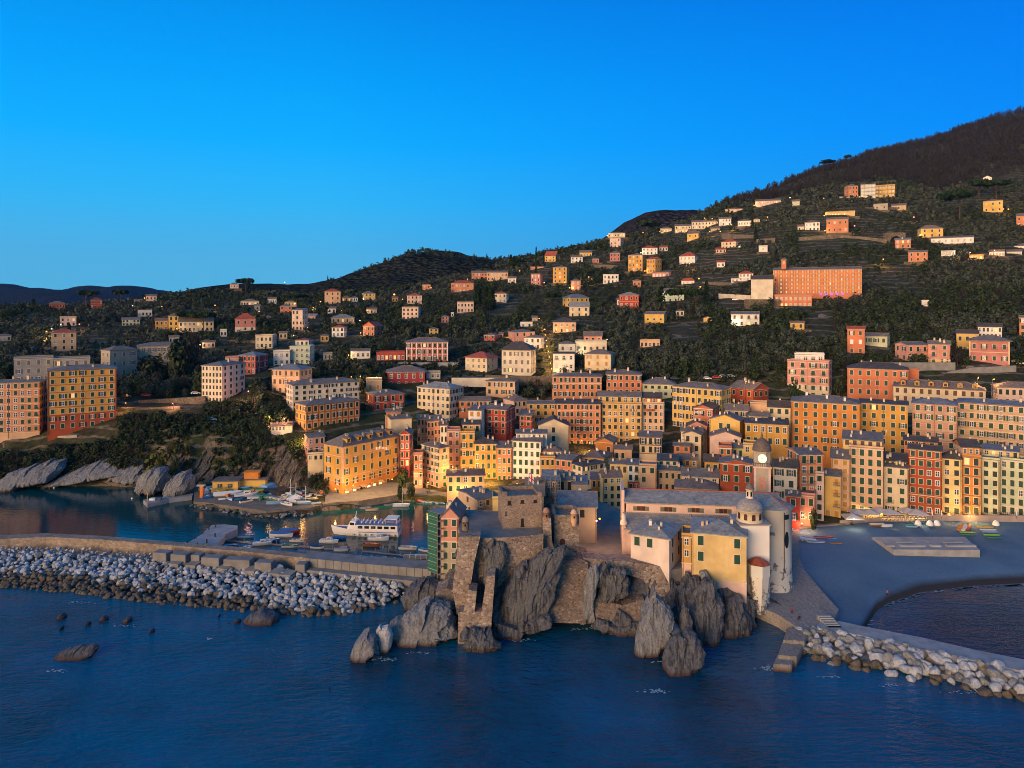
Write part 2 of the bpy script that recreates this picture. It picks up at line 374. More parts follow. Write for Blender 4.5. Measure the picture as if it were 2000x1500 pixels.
# ------------------------------------------------------------------ ground
def terrain_mat():
    m, nt, b, o = new_mat('hillside_ground')
    g = nd(nt, 'ShaderNodeNewGeometry'); p = g.outputs['Position']
    n1 = noi(nt, p, .02, 6, .65); n2 = noi(nt, p, .25, 5, .7)
    c = ramp(nt, n1, [(.3, (.036,.044,.018)), (.46, (.075,.068,.040)), (.6, (.050,.066,.022)), (.75, (.125,.105,.075))])
    c = mixc(nt, c, ramp(nt, n2, [(.3, (.32,.33,.34)), (.7, (1.1,1.1,1.08))]), 1.0, 'MULTIPLY')
    # dry stone terrace lines along the contours
    sz = nd(nt, 'ShaderNodeSeparateXYZ'); nt.links.new(p, sz.inputs[0]); za = nd(nt, 'ShaderNodeMath', operation='MULTIPLY_ADD'); nt.links.new(noi(nt, p, .035, 3), za.inputs[0]); za.inputs[1].default_value = 9.0; nt.links.new(sz.outputs[2], za.inputs[2])
    zd = nd(nt, 'ShaderNodeMath', operation='DIVIDE'); nt.links.new(za.outputs[0], zd.inputs[0]); zd.inputs[1].default_value = 3.4; zf = nd(nt, 'ShaderNodeMath', operation='FRACT'); nt.links.new(zd.outputs[0], zf.inputs[0])
    zl = nd(nt, 'ShaderNodeMapRange'); nt.links.new(zf.outputs[0], zl.inputs[0]); zl.inputs[1].default_value = .24; zl.inputs[2].default_value = .2; zl.inputs[3].default_value = 0; zl.inputs[4].default_value = .8
    c = mixc(nt, c, ramp(nt, n2, [(.35, (.07,.06,.048)), (.7, (.24,.205,.16))]), zl.outputs[0])
    # rock where it is steep
    sx = nd(nt, 'ShaderNodeSeparateXYZ'); nt.links.new(g.outputs['True Normal'], sx.inputs[0])
    ad = nd(nt, 'ShaderNodeMath', operation='MULTIPLY_ADD'); nt.links.new(n2, ad.inputs[0]); ad.inputs[1].default_value = -.5
    nt.links.new(sx.outputs[2], ad.inputs[2])
    f = nd(nt, 'ShaderNodeMapRange'); nt.links.new(ad.outputs[0], f.inputs[0])
    f.inputs[1].default_value = .22; f.inputs[2].default_value = .42; f.inputs[3].default_value = 1; f.inputs[4].default_value = 0
    mp = nd(nt, 'ShaderNodeMapping'); mp.inputs['Rotation'].default_value = (.3, .5, 0); mp.inputs['Scale'].default_value = (1, .6, .3); nt.links.new(p, mp.inputs[0])
    rk = ramp(nt, noi(nt, mp.outputs[0], .5, 6, .7), [(.3, (.055,.045,.035)), (.5, (.17,.14,.11)), (.62, (.10,.085,.065)), (.75, (.27,.225,.175))])
    c = mixc(nt, c, rk, f.outputs[0])
    nt.links.new(c, b.inputs['Base Color']); b.inputs['Roughness'].default_value = .95; b.inputs['Specular IOR Level'].default_value = .1
    bump(nt, b, n2, .9, 1.0)
    return m
def make_terrain():
    nu, nv = len(TPX), len(TY); X = (TPX[:, None]-1000)/F*TY[None, :]; Yv = np.broadcast_to(TY[None, :], X.shape).copy(); Z = TZ.copy()
    gz = np.gradient(TZ, axis=1)/np.gradient(TY)[None, :]
    for i in range(nu):
        for j in range(nv):
            x, y = X[i, j], Yv[i, j]
            st = min(1, max(0, (abs(gz[i, j])-.5)/.6)) if TPX[i] < 800 and y < 330 else 0
            if st > 0:
                k = fbm((x*.16+3, y*.1, Z[i, j]*.12), 4)
                Yv[i, j] += st*k*4.0; X[i, j] += st*fbm((x*.2, y*.2+9, Z[i, j]*.2), 3)*2.0; Z[i, j] += st*fbm((x*.3, 5, y*.3), 3)*1.5
            elif y > 330:
                a = min(1, (y-330)/300)
                Z[i, j] += a*(fbm((x*.013, y*.013, 1), 4)*3.5)
    v = np.stack([X, Yv, Z], -1).reshape(-1, 3)
    o = ob('hillside', np_mesh('hillside', v, grid_faces(nu, nv)[:, ::-1], terrain_mat(), True)); tag(o, kind='structure')
make_terrain()
def far_hill(name, ridge, Y, depth, mat, base_z=20, rough=8, seed=0):
    xs = [r[0] for r in ridge]; ys = [r[1] for r in ridge]; n = 160; k = 26; v = []
    for i in range(n):
        px = xs[0]+(xs[-1]-xs[0])*i/(n-1); py = np.interp(px, xs, ys); zr = zat(py, Y)
        for j in range(k):
            t = j/(k-1)*1.6-1   # -1 front foot .. 0 ridge .. .6 behind
            z = base_z+(zr-base_z)*(1-abs(t)**1.25) if t < 0 else zr-(zr-base_z)*t*.5
            y = Y+t*depth; x = (px-1000)*Y/F
            q = fbm((x/220+seed, y/220, 3), 5)
            z += rough*q*(1 if t < -.03 else .35)
            v.append((x, y+60*fbm((x/300, seed, y/300), 3), z))
    o = ob(name, np_mesh(name, np.array(v), grid_faces(n, k)[:, ::-1], mat, True)); tag(o, kind='structure')
def wooded(name, a, b2):
    m, nt, b, o = new_mat(name); p = pos(nt)
    c = ramp(nt, noi(nt, p, .012, 6, .7), [(.3, a), (.7, b2)])
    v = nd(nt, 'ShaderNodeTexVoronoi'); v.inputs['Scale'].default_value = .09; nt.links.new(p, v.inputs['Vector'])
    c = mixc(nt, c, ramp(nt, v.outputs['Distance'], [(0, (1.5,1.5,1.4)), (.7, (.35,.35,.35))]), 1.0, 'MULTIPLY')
    nt.links.new(c, b.inputs['Base Color']); b.inputs['Roughness'].default_value = 1; b.inputs['Specular IOR Level'].default_value = 0
    bump(nt, b, v.outputs['Distance'], 1.0, 8.0)
    return m
wd1 = wooded('wooded_slope', (.022,.028,.014), (.042,.040,.022)); wd2 = wooded('bare_wooded_slope', (.034,.030,.024), (.055,.046,.036))
far_hill('hills', [(260,600),(300,582),(350,575),(400,568),(450,558),(480,553),(520,554),(560,556),(620,552),(680,541),(716,524),(760,508),(800,494),(828,489),(870,494),(915,503),(960,507),(1010,503),(1060,498),(1130,490),(1200,500)], 1650, 620, wd1, 40, 14, 1)
far_hill('hills', [(1100,500),(1160,478),(1190,455),(1225,428),(1262,412),(1300,408),(1345,409),(1400,415),(1480,430),(1560,470)], 1950, 700, wd2, 60, 12, 7)
far_hill('mountains', [(-700,590),(-400,570),(-150,552),(-60,556),(0,556),(25,555),(45,563),(85,566),(130,570),(165,561),(190,559),(215,566),(250,557),(262,558),(285,570),(305,577),(420,588),(520,596)], 5000, 1500, wd1, 0, 30, 3)
# ------------------------------------------------------------------ sea
def sea_mat():
    m, nt, b, o = new_mat('sea_water'); p = pos(nt)
    a = noi(nt, pos(nt, (.55, 1.0, 1)), .75, 4, .58); a2 = noi(nt, pos(nt, (.5, 1.0, 1)), .07, 3, .5); a3 = noi(nt, pos(nt, (.6,1,1)), 1.9, 3, .6)
    big = noi(nt, p, .022, 4, .6)
    c = ramp(nt, big, [(.36, (.0,.030,.054)), (.5, (.0,.062,.135)), (.66, (.0,.090,.205))])
    sy = nd(nt, 'ShaderNodeSeparateXYZ'); nt.links.new(p, sy.inputs[0]); fy_ = nd(nt, 'ShaderNodeMapRange'); nt.links.new(sy.outputs[1], fy_.inputs[0]); fy_.inputs[1].default_value = 150; fy_.inputs[2].default_value = 215
    c = mixc(nt, c, (.001,.050,.062), fy_.outputs[0])
    nt.links.new(c, b.inputs['Base Color']); b.inputs['Roughness'].default_value = .06; b.inputs['IOR'].default_value = 1.33
    s1 = nd(nt, 'ShaderNodeMath', operation='MULTIPLY_ADD'); nt.links.new(a2, s1.inputs[0]); s1.inputs[1].default_value = 2.2; nt.links.new(a, s1.inputs[2])
    s2 = nd(nt, 'ShaderNodeMath', operation='MULTIPLY_ADD'); nt.links.new(a3, s2.inputs[0]); s2.inputs[1].default_value = .22; nt.links.new(s1.outputs[0], s2.inputs[2])
    # calmer in the harbour and bay, behind the moles
    sx = nd(nt, 'ShaderNodeSeparateXYZ'); nt.links.new(p, sx.inputs[0])
    f = nd(nt, 'ShaderNodeMapRange'); nt.links.new(sx.outputs[1], f.inputs[0]); f.inputs[1].default_value = 165; f.inputs[2].default_value = 205
    f.inputs[3].default_value = .8; f.inputs[4].default_value = .07
    n = bump(nt, b, s2.outputs[0], 1.0, .62); nt.links.new(f.outputs[0], n.inputs['Strength'])
    return m
q = 6000
SEA = sea_mat()
o = MB(); o.face([(-q+100, -280, 0), (q-100, -280, 0), (q-100, 7100, 0), (-q+100, 7100, 0)]); tag(o.build('sea', SEA), kind='structure')

# ------------------------------------------------------------------ evening air
m = bpy.data.materials.new('evening_haze'); m.use_nodes = True; nt = m.node_tree; nt.nodes.clear()
out = nt.nodes.new('ShaderNodeOutputMaterial'); pv = nt.nodes.new('ShaderNodeVolumePrincipled'); pv.inputs['Density'].default_value = 2.6e-5; pv.inputs['Color'].default_value = (.16,.42,1.0,1); pv.inputs['Anisotropy'].default_value = .2
nt.links.new(pv.outputs[0], out.inputs['Volume'])
hz = MB(); hz.box(-q, q, -300, 7200, -200, 640); tag(hz.build('haze', m), kind='stuff')
# ------------------------------------------------------------------ windows (shared meshes, one object per window)
GREEN = plain('shutter_green', (.010,.055,.035), .55, .2, 2); DKGREEN = plain('shutter_dark', (.014,.030,.024), .6, .2, 2); SBROWN = plain('shutter_brown', (.10,.055,.035), .6, .2, 2)
SGREY = plain('shutter_grey', (.16,.15,.14), .6, .2, 2); MUST = plain('shutter_mustard', (.45,.22,.04), .6, .15, 2); SURR = plain('surround_pale', (.60,.52,.42), .85, .12, 1)
WHITE = plain('white_paint', (.74,.73,.71), .6, .06, 1); IRON = plain('iron', (.03,.03,.032), .5, .2, 2)
PANE = glass('window_glass', (.035,.05,.075)); PANED = glass('window_glass_dark', (.012,.014,.02)); PALEP = glass('window_glass_pale', (.30,.36,.44), .25)
LITP = glow('lit_window_glass', (1.0,.56,.16), .5); SPARE = plain('surround_none', (.40,.30,.20), .9, .1, 1)
WIN = {}
def win_mesh(kind, sh='g', surr=True):
    k = (kind, sh, surr)
    if k in WIN: return WIN[k]
    sm = {'g': GREEN, 'd': DKGREEN, 'b': SBROWN, 'y': SGREY, 'm': MUST, 'w': WHITE}[sh]
    m = MB()   # unit opening: x -.5..5, z -.5...5, front is -y ; mats 0 surround 1 shutter 2 pane 3 white sash
    if surr:
        for a in ((-.62,-.5,-.56,.58), (.5,.62,-.56,.58), (-.5,.5,.5,.58)): m.box(a[0], a[1], -.05, .02, a[2], a[3], 0)
    m.box(-.66, .66, -.10, .02, -.60, -.545, 0)
    pm = PANE
    if kind in ('closed',):
        m.box(-.5, -.02, -.045, .02, -.54, .5, 1); m.box(.02, .5, -.045, .02, -.54, .5, 1); m.box(-.02, .02, -.03, .02, -.54, .5, 1)
        for z in (-.2, .15): m.box(-.45, -.07, -.055, -.045, z-.015, z+.015, 1); m.box(.07, .45, -.055, -.045, z-.015, z+.015, 1)
    elif kind == 'far': m.box(-.5, .5, -.02, .02, -.54, .5, 2); pm = PANED
    elif kind == 'ajar':   # lower halves propped out
        m.box(-.5, .5, -.045, .02, 0, .5, 1); m.box(-.5, .5, -.02, .02, -.54, 0, 2)
        m.prism([(-.5,-.40,-.46),(.5,-.40,-.46),(.5,-.37,-.48),(-.5,-.37,-.48)], [(-.5,-.05,.02),(.5,-.05,.02),(.5,-.02,.0),(-.5,-.02,.0)], 1)
    else:
        m.box(-.46, .46, -.01, .02, -.54, .5, 2)
        m.box(-.5, -.44, -.035, .02, -.54, .5, 3); m.box(.44, .5, -.035, .02, -.54, .5, 3); m.box(-.05, .05, -.04, .02, -.54, .5, 3)
        m.box(-.44, .44, -.035, .02, .44, .5, 3); m.box(-.44, .44, -.035, .02, .0, .04, 3); m.box(-.44, .44, -.035, .02, -.54, -.48, 3)
        if kind == 'arch':
            pts = [(.5*math.cos(a), .48+.42*math.sin(a)) for a in [PI*i/8 for i in range(9)]]
            m.prism([(x, .02, z) for x, z in pts], [(x, -.01, z) for x, z in pts], 2)
            for i in range(8):
                (x0, z0), (x1, z1) = pts[i], pts[i+1]
                m.prism([(x0*1.24, .02, .48+(z0-.48)*1.24), (x1*1.24, .02, .48+(z1-.48)*1.24), (x1, .02, z1), (x0, .02, z0)],
                        [(x0*1.24, -.05, .48+(z0-.48)*1.24), (x1*1.24, -.05, .48+(z1-.48)*1.24), (x1, -.05, z1), (x0, -.05, z0)], 0)
        pm = {'lit': LITP, 'dark': PANED, 'far': PANED, 'pale': PALEP}.get(kind, PANE)
    WIN[k] = m.mesh('window', [SURR, sm, pm, WHITE])
    return WIN[k]
SHUT = {}
def shutter_mesh(sh, side):
    k = (sh, side)
    if k not in SHUT:
        sm = {'g': GREEN, 'd': DKGREEN, 'b': SBROWN, 'y': SGREY, 'm': MUST, 'w': WHITE}[sh]
        m = MB(); x0, x1 = (-1.06, -.56) if side < 0 else (.56, 1.06)
        m.box(x0, x1, -.085, -.04, -.54, .5)
        m.box(x0+.05, x1-.05, -.095, -.085, -.015, .015)
        SHUT[k] = m.mesh('shutter', sm)
    return SHUT[k]
NWIN = 0
def add_window(par, x, y, z, w, h, rz, kind, sh, surr, leaves):
    global NWIN; NWIN += 1
    o = ob('window', win_mesh(kind, sh, surr), par, (x, y, z), rz, (w, 1, h))
    if kind in ('open', 'lit', 'pale') and leaves:
        for s in (-1, 1): ob('shutter', shutter_mesh(sh, s), o)
    return o
# ------------------------------------------------------------------ buildings
TERR = masonry('garden_wall_stone', [(.12,.10,.08), (.19,.16,.125), (.09,.08,.065), (.24,.20,.16)], 1.1, (.08,.07,.06))
FOOT = []      # footprints for keeping trees clear: (px0, px1, py eave, py base, Y)
LABELS = {}
TRIM = {'pale': plain('trim_pale', (.62,.52,.42), .85, .1), 'white': WHITE, 'cream': plain('trim_cream', (.64,.50,.30), .85, .1), 'pink': plain('trim_pink', (.62,.38,.30), .85, .1),
        'brown': plain('trim_brown', (.22,.12,.07), .85, .1), 'red': plain('trim_red', (.36,.09,.05), .85, .1), 'gold': plain('trim_gold', (.62,.36,.12), .85, .1), 'grey': plain('trim_grey', (.33,.31,.30), .85, .1)}
def roof_mesh(kind, w, D, h, rise, oh, rm, wm, parent, bm_extra=None):
    m = MB(); a0, a1, b0, b1 = -oh, w+oh, -oh, D+oh; e = h; t = .22
    def slab(pts):   # a roof plane with thickness
        m.prism([Vector(p)-Vector((0,0,t)) for p in pts], pts, 0)
    if kind == 'hip':
        if w >= D:
            r = min(D/2+oh, w/2+oh-.02); R0, R1 = (a0+r, (b0+b1)/2, e+rise), (a1-r, (b0+b1)/2, e+rise)
            slab([(a0,b0,e),(a1,b0,e),R1,R0]); slab([(a1,b1,e),(a0,b1,e),R0,R1]); slab([(a0,b1,e),(a0,b0,e),R0]); slab([(a1,b0,e),(a1,b1,e),R1])
        else:
            r = w/2+oh; R0, R1 = ((a0+a1)/2, b0+r, e+rise), ((a0+a1)/2, b1-r, e+rise)
            slab([(a0,b0,e),(a1,b0,e),R0]); slab([(a1,b1,e),(a0,b1,e),R1]); slab([(a0,b1,e),(a0,b0,e),R0,R1]); slab([(a1,b0,e),(a1,b1,e),R1,R0])
        m.bar(Vector(R0)+Vector((0,0,.05)), Vector(R1)+Vector((.01,.01,.05)), .35, .18, 0)
    elif kind == 'gx':
        y = (b0+b1)/2; slab([(a0,b0,e),(a1,b0,e),(a1,y,e+rise),(a0,y,e+rise)]); slab([(a1,b1,e),(a0,b1,e),(a0,y,e+rise),(a1,y,e+rise)])
        m.bar((a0,y,e+rise+.05), (a1,y,e+rise+.05), .35, .18, 0)
    elif kind == 'gy':
        x = (a0+a1)/2; slab([(a0,b1,e),(a0,b0,e),(x,b0,e+rise),(x,b1,e+rise)]); slab([(a1,b0,e),(a1,b1,e),(x,b1,e+rise),(x,b0,e+rise)])
        m.bar((x,b0,e+rise+.05), (x,b1,e+rise+.05), .35, .18, 0)
    elif kind == 'shed':
        slab([(a0,b0,e),(a1,b0,e),(a1,b1,e+rise),(a0,b1,e+rise)])
    else:  # flat terrace with parapet
        m.box(a0+oh-.12, a1-oh+.12, b0+oh-.12, b1-oh+.12, e, e+.18, 0)
        p = .75
        m.box(a0+oh-.1, a1-oh+.1, b0+oh-.1, b0+oh+.15, e+.18, e+p, 1); m.box(a0+oh-.1, a1-oh+.1, b1-oh-.15, b1-oh+.1, e+.18, e+p, 1)
        m.box(a0+oh-.1, a0+oh+.15, b0+oh+.15, b1-oh-.15, e+.18, e+p, 1); m.box(a1-oh-.15, a1-oh+.1, b0+oh+.15, b1-oh-.15, e+.18, e+p, 1)
    return m.build('roof', [rm, wm], parent)
def roof_z(kind, w, D, h, rise, x, y):
    if kind == 'hip': return h+rise*min(1, 2*min(x, w-x, y, D-y)/min(w, D))
    if kind == 'gx': return h+rise*(1-abs(2*y/D-1))
    if kind == 'gy': return h+rise*(1-abs(2*x/w-1))
    if kind == 'shed': return h+rise*y/D
    return h+.15
CHIM = {}
def chimney(roof, x, y, z, col='cream', s=1.0):
    if col not in CHIM:
        m = MB(); m.box(-.4, .4, -.3, .3, -1.0, 1.2, 0); m.box(-.5, .5, -.4, .4, 1.2, 1.32, 1); m.box(-.34, .34, -.24, .24, 1.32, 1.55, 1); m.box(-.46, .46, -.36, .36, 1.55, 1.65, 1)
        CHIM[col] = m.mesh('chimney', [wallm(col), TRIM['grey']])
    ob('chimney', CHIM[col], roof, (x, y, z), 0, (s, s, s))
DORM = {}
def dormer(roof, x, y, z, col='cream', s=1.0):
    if col not in DORM:
        m = MB(); m.box(-.8, .8, -1.2, 1.4, -.6, 1.1, 0); m.box(-.45, .45, -1.24, -1.2, -.1, .9, 1)
        for sg in (-1, 1): m.prism([(0,-1.45,1.55),(sg*1.05,-1.45,1.02),(sg*1.05,1.6,1.02),(0,1.6,1.55)], [(0,-1.45,1.72),(sg*1.05,-1.45,1.19),(sg*1.05,1.6,1.19),(0,1.6,1.72)], 2)
        m.face([(-.8,-1.2,1.1),(.8,-1.2,1.1),(0,-1.2,1.5)], 0)
        DORM[col] = m.mesh('dormer', [wallm(col), PANED, roofm('slate')])
    ob('dormer', DORM[col], roof, (x, y, z), 0, (s, s, s))
BALC = {}
def balcony(par, x, y, z, w, rz=0):
    k = round(w, 1)
    if k not in BALC:
        m = MB(); m.box(-w/2, w/2, -.9, .0, -.12, 0, 0)
        m.box(-w/2, w/2, -.9, -.86, .95, 1.0, 1); m.box(-w/2, -w/2+.04, -.86, 0, .95, 1.0, 1); m.box(w/2-.04, w/2, -.86, 0, .95, 1.0, 1)
        n = max(4, int(w/.22))
        for i in range(n+1):
            xx = -w/2+w*i/n; m.box(xx-.018, xx+.018, -.89, -.87, 0, .95, 1)
        BALC[k] = m.mesh('balcony', [TRIM['grey'], IRON])
    ob('balcony', BALC[k], par, (x, y, z), rz)
KIND = {'h': ('house', 'house'), 'a': ('apartment_block', 'apartment block'), 'v': ('villa', 'villa'), 't': ('townhouse', 'townhouse'), 's': ('shed', 'shed'), 'p': ('pavilion', 'pavilion')}
def ray2(px): return Vector(((px-1000)/F, 1.0))
def isect(p, d, px):   # line p+t*d with the camera ray of column px -> t
    r = ray2(px); den = d.x*r.y-d.y*r.x
    return (p.y*r.x-p.x*r.y)/den
def B(kind, label, x0, x1, yt, yb, col, nf, nc, Y=None, L=None, R_=None, roof='hip', rh=None, rc='slate', D=None, yaw=None, sh='d', op=.22, lit=.012, surr=True,
      ns=None, base=None, bands=None, quoin=False, ch=0, dm=0, balc=(), wf=1.0, hf=1.0, skip=(), arch=(), trim='pale', shrow=None, oh=.45, pal=0.0, grp=None, chc='cream', wins=True, pil=0, stripe=None, dmc=None):
    yr = groundY((x0+x1)/2, yb) if Y is None else Y
    base_given = base
    if L is None and R_ is None:
        c = ray2((x0+x1)/2).normalized(); C = ray2((x0+x1)/2)*yr; a = math.radians(yaw or 0)
        t = Vector((c.y*math.cos(a)+c.x*math.sin(a), -c.x*math.cos(a)+c.y*math.sin(a)))
        t = Vector((c.y, -c.x)); t = Vector((t.x*math.cos(a)-t.y*math.sin(a), t.x*math.sin(a)+t.y*math.cos(a)))
        p0 = C+t*isect(C, t, x0); p1 = C+t*isect(C, t, x1); D = D or max(6, min(13, (p1-p0).length*.75))
    elif L is not None:
        C = ray2(x0)*yr; c = ray2(x0).normalized(); ws = (x0-L)*yr/F
        a = math.radians(yaw) if yaw is not None else math.asin(min(.82, max(.2, ws/(D or 11))))
        t = Vector((c.y, -c.x)); t = Vector((t.x*math.cos(a)-t.y*math.sin(a), t.x*math.sin(a)+t.y*math.cos(a)))
        p0 = C; p1 = C+t*isect(C, t, x1); s = Vector((-t.y, t.x)); D = isect(C, s, L)
    else:
        C = ray2(x1)*yr; c = ray2(x1).normalized(); ws = (R_-x1)*yr/F
        a = math.radians(yaw) if yaw is not None else math.asin(min(.82, max(.2, ws/(D or 11))))
        t = Vector((c.y, -c.x)); t = Vector((t.x*math.cos(-a)-t.y*math.sin(-a), t.x*math.sin(-a)+t.y*math.cos(-a)))
        p1 = C; p0 = C+t*isect(C, t, x0); s = Vector((-t.y, t.x)); D = isect(C, s, R_)
    D = max(3.5, min(30, abs(D))); w = (p1-p0).length; rz = math.atan2(t.y, t.x)
    ym = (p0.y+p1.y)/2 if (L is None and R_ is None) else (p0.y+p1.y)/2
    ze, zb = zat(yt, ym), zat(yb, ym); h = ze-zb
    s = Vector((-t.y, t.x)); corners = [p0, p1, p1+s*D, p0+s*D]
    low = min(zxy(q.x, q.y) for q in corners); ext = max(.6, zb-low+1.2)
    FOOT.append((min(x0, L or x0), max(x1, R_ or x1), yt-6, yb, min(q.y for q in corners), max(q.y for q in corners)))
    assert label not in LABELS, label
    LABELS[label] = 1
    nm, cat = KIND[kind]
    e = empty(nm, (p0.x, p0.y, zb), label, cat, rz, grp)
    wm = wallm(col) if not stripe else striped(col+stripe, PAL[col], PAL[stripe], zb, .8, h/max(1, nf)); tm = TRIM[trim]; m = MB(); rm = roofm(rc); bh = 0
    # walls (open box; gable ends closed)
    rise = None
    if roof in ('flat',): rise = 0
    elif rh is not None:
        yy = ym+(D/2 if roof != 'gy' else 0); rise = min(6.0, max(.5, zat(yt-rh, yy)-ze))
    else: rise = min(w, D)*.17 if roof != 'shed' else D*.16
    low_z = -ext
    bm2 = wm
    if base:
        bm2 = wallm(base[0]); bh = h*base[1]
        m.box(-.02, w+.02, -.02, D+.02, low_z, bh, 2); m.box(0, w, 0, D, bh, h, 0); m.box(-.1, w+.1, -.1, D+.1, bh-.12, bh+.14, 1)
    else: m.box(0, w, 0, D, low_z, h, 0)
    if roof == 'gx':
        for x in (0, w): m.prism([(x-.01 if x else 0, 0, h),(x-.01 if x else 0, D, h),(x-.01 if x else 0, D/2, h+rise*.94)], [(x if x else .01, 0, h),(x if x else .01, D, h),(x if x else .01, D/2, h+rise*.94)], 0)
    if roof == 'gy':
        for y in (0, D): m.prism([(0, y-.01 if y else 0, h),(w, y-.01 if y else 0, h),(w/2, y-.01 if y else 0, h+rise*.94)], [(0, y if y else .01, h),(w, y if y else .01, h),(w/2, y if y else .01, h+rise*.94)], 0)
    if roof == 'shed':
        for x in (0, w): m.prism([(x-.01 if x else 0, 0, h),(x-.01 if x else 0, D, h),(x-.01 if x else 0, D, h+rise*.95)], [(x if x else .01, 0, h),(x if x else .01, D, h),(x if x else .01, D, h+rise*.95)], 0)
        m.face([(w, D, h), (0, D, h), (0, D, h+rise*.95), (w, D, h+rise*.95)], 0)
    if h > 5: m.box(-.14, w+.14, -.14, D+.14, h-.42, h-.22, 1)
    fh = h/max(1, nf)
    for f in (bands if bands is not None else ()):
        z = f*fh
        m.box(-.055, w+.055, -.055, D+.055, z-.13, z+.13, 1)
    if quoin:
        for x in (-.05, w-.5): m.box(x, x+.55, -.05, .5, bh+.15, h-.43, 1)
    for i in range(pil+1 if pil else 0):
        x = w*i/pil; x = min(max(x, .25), w-.25); m.box(x-.22, x+.22, -.07, .05, bh+.15, h-.43, 1)
    m.build('wall', [wm, tm, bm2], e)
    r = roof_mesh(roof, w, D, h, rise, oh if roof != 'flat' else 0, rm, wm, e)
    rr = random.Random(hash_(label))
    for i in range(ch):
        x = w*(.12+.76*((i+.3+.4*rr.random())/ch)); y = D*(.15+.5*rr.random()); chimney(r, x, y, roof_z(roof, w, D, h, rise, x, y), chc, .8+.4*rr.random())
    for i in range(dm):
        x = w*(i+.7)/(dm+.4); y = D*.2; dormer(r, x, y, roof_z(roof, w, D, h, rise, x, y)-.15, dmc or col, min(1.1, h*.2) if not dmc else 1.15)
    leaves = yr < 420
    if ch == 0 and roof != 'flat' and yr < 350:
        for i in range(rr.randrange(1, 4)):
            x = w*(.1+.8*rr.random()); y = D*(.2+.5*rr.random()); chimney(r, x, y, roof_z(roof, w, D, h, rise, x, y), rr.choice(('cream', 'pale', 'peach', 'white')), .55+.35*rr.random())
    if yr < 345 and h > 7 and kind in 'athv' and wins:
        g = MB(); xx = .25 if rr.random() < .5 else w-.25
        g.bar((xx, -.09, -ext*.3), (xx, -.09, h-.1), .11)
        if w > 14: g.bar((w*.5, -.09, -ext*.3), (w*.5, -.09, h-.1), .11)
        g.build('drainpipe', TRIM['brown'], e)
    if yr > 400 and w < 40:
        g = MB(); k = 1.5+3*rr.random(); g.box(-k, w+k, -3.2-2*rr.random(), -.3, -7, -.2); g.build('garden_terrace', TERR, e)
    def facade(n, length, place, rz_, sparse):
        if n <= 0: return
        sp = length/n; ww = min(1.3, sp*.5)*wf; hh = min(2.05, fh*.56)*hf
        for i in range(nf):
            for j in range(n):
                if (i, j) in skip and not sparse: continue
                x = (j+.5)*sp; z = (i+.5)*fh
                q = rr.random(); k = 'closed'
                if q < op*1.3+.03*(op > 0): k = 'open'
                if q < op*.12 and leaves: k = 'ajar'
                if rr.random() < pal: k = 'pale'
                if rr.random() < lit*.6: k = 'lit'
                if sh == 'n': k = 'lit' if rr.random() < lit*.7 else ('dark' if rr.random() < .75 else 'pale')
                if yr > 430 and sh == 'n' and k in ('dark', 'pale', 'open') and rr.random() < .9: k = 'far'
                s2 = 'w' if sh == 'n' else sh
                if shrow and i in shrow: s2 = shrow[i]
                if i in arch: k = 'arch'
                x_, y_ = place(x)
                add_window(e, x_, y_, z, ww, hh, rz_, k, s2, surr, leaves and ww*2.2 < sp*1.02 and sh != 'n')
    if wins:
        facade(nc, w, lambda x: (x, -.005), 0, False)
        n2 = ns if ns is not None else max(0, round(nc*D/w*.8))
        if L is not None and n2: facade(n2, D, lambda x: (-.005, D-x), -PI/2, True)
        if R_ is not None and n2: facade(n2, D, lambda x: (w+.005, x), PI/2, True)
    for (i, j) in balc:
        balcony(e, (j+.5)*w/nc, -.01 if not base or i*fh > bh else -.03, (i+.5)*fh-min(2.05, fh*.56)*hf*.56, min(w/nc*.8, 2.2))
    return dict(e=e, w=w, D=D, h=h, rz=rz, p0=p0, t=t, s=s, zb=zb, rise=rise, roof=r, fh=fh)
def hash_(s):
    v = 7
    for c in s: v = (v*131+ord(c)) & 0x7fffffff
    return v
# ------------------------------------------------------------------ the buildings of the town and the hillside, photo columns/rows + distance
# west shore
B('a','salmon apartment block with cream bands standing on the cliff edge',-45,77,747,846,'salmon',7,9,Y=309,R_=91,rh=6,bands=(1,2,3,4,5,6),op=.35,lit=.06,sh='g',ch=3,trim='cream',base=('peach',.0))
bigred=B('a','big orange apartment block with a brick red base on the cliff',93,227,721,836,'amber',8,7,Y=312,rh=9,base=('brick',.25),bands=(3,4,5,6,7),op=.3,lit=.05,sh='g',ch=2,trim='red',quoin=True)
B('a','low grey concrete block behind the big orange apartment block',27,104,700,748,'grey',3,4,rh=3,roof='flat',sh='y',Y=352)
B('a','bluish grey flat block with a penthouse, uphill of the orange block',105,176,701,748,'grey',3,4,rh=3,roof='flat',sh='y',Y=358)
B('v','weathered cream mansion with tall blank windows among dark trees',215,268,683,735,'stone',3,3,L=197,rh=8,sh='y',Y=388,lit=0,op=.1)
vd=B('v','long cream wing with a green glass roof lantern beside the mansion',268,352,675,706,'stone',2,7,rh=7,sh='y',lit=0,Y=410)
B('h','tan three storey house with a red hipped roof, alone above the concrete blocks',100,149,649,685,'tan',3,3,rh=7,rc='red',sh='d',lit=.0)
B('h','pinkish house with a stepped top in the trees under the ridge villa',117,149,620,637,'palepink',2,3,roof='flat',lit=.1)
B('h','long low brick red house on the ridge near the lone dark cypress',96,127,592,604,'brick',1,5,rh=4,rc='warm')
B('v','dark red ridge villa beside a single umbrella pine',177,200,586,603,'red',2,4,rh=5,rc='red')
B('h','small pale green house with white windows in the middle of the western slope',238,273,624,636,'green',2,5,roof='gx',rh=4,sh='n',wf=1.1)
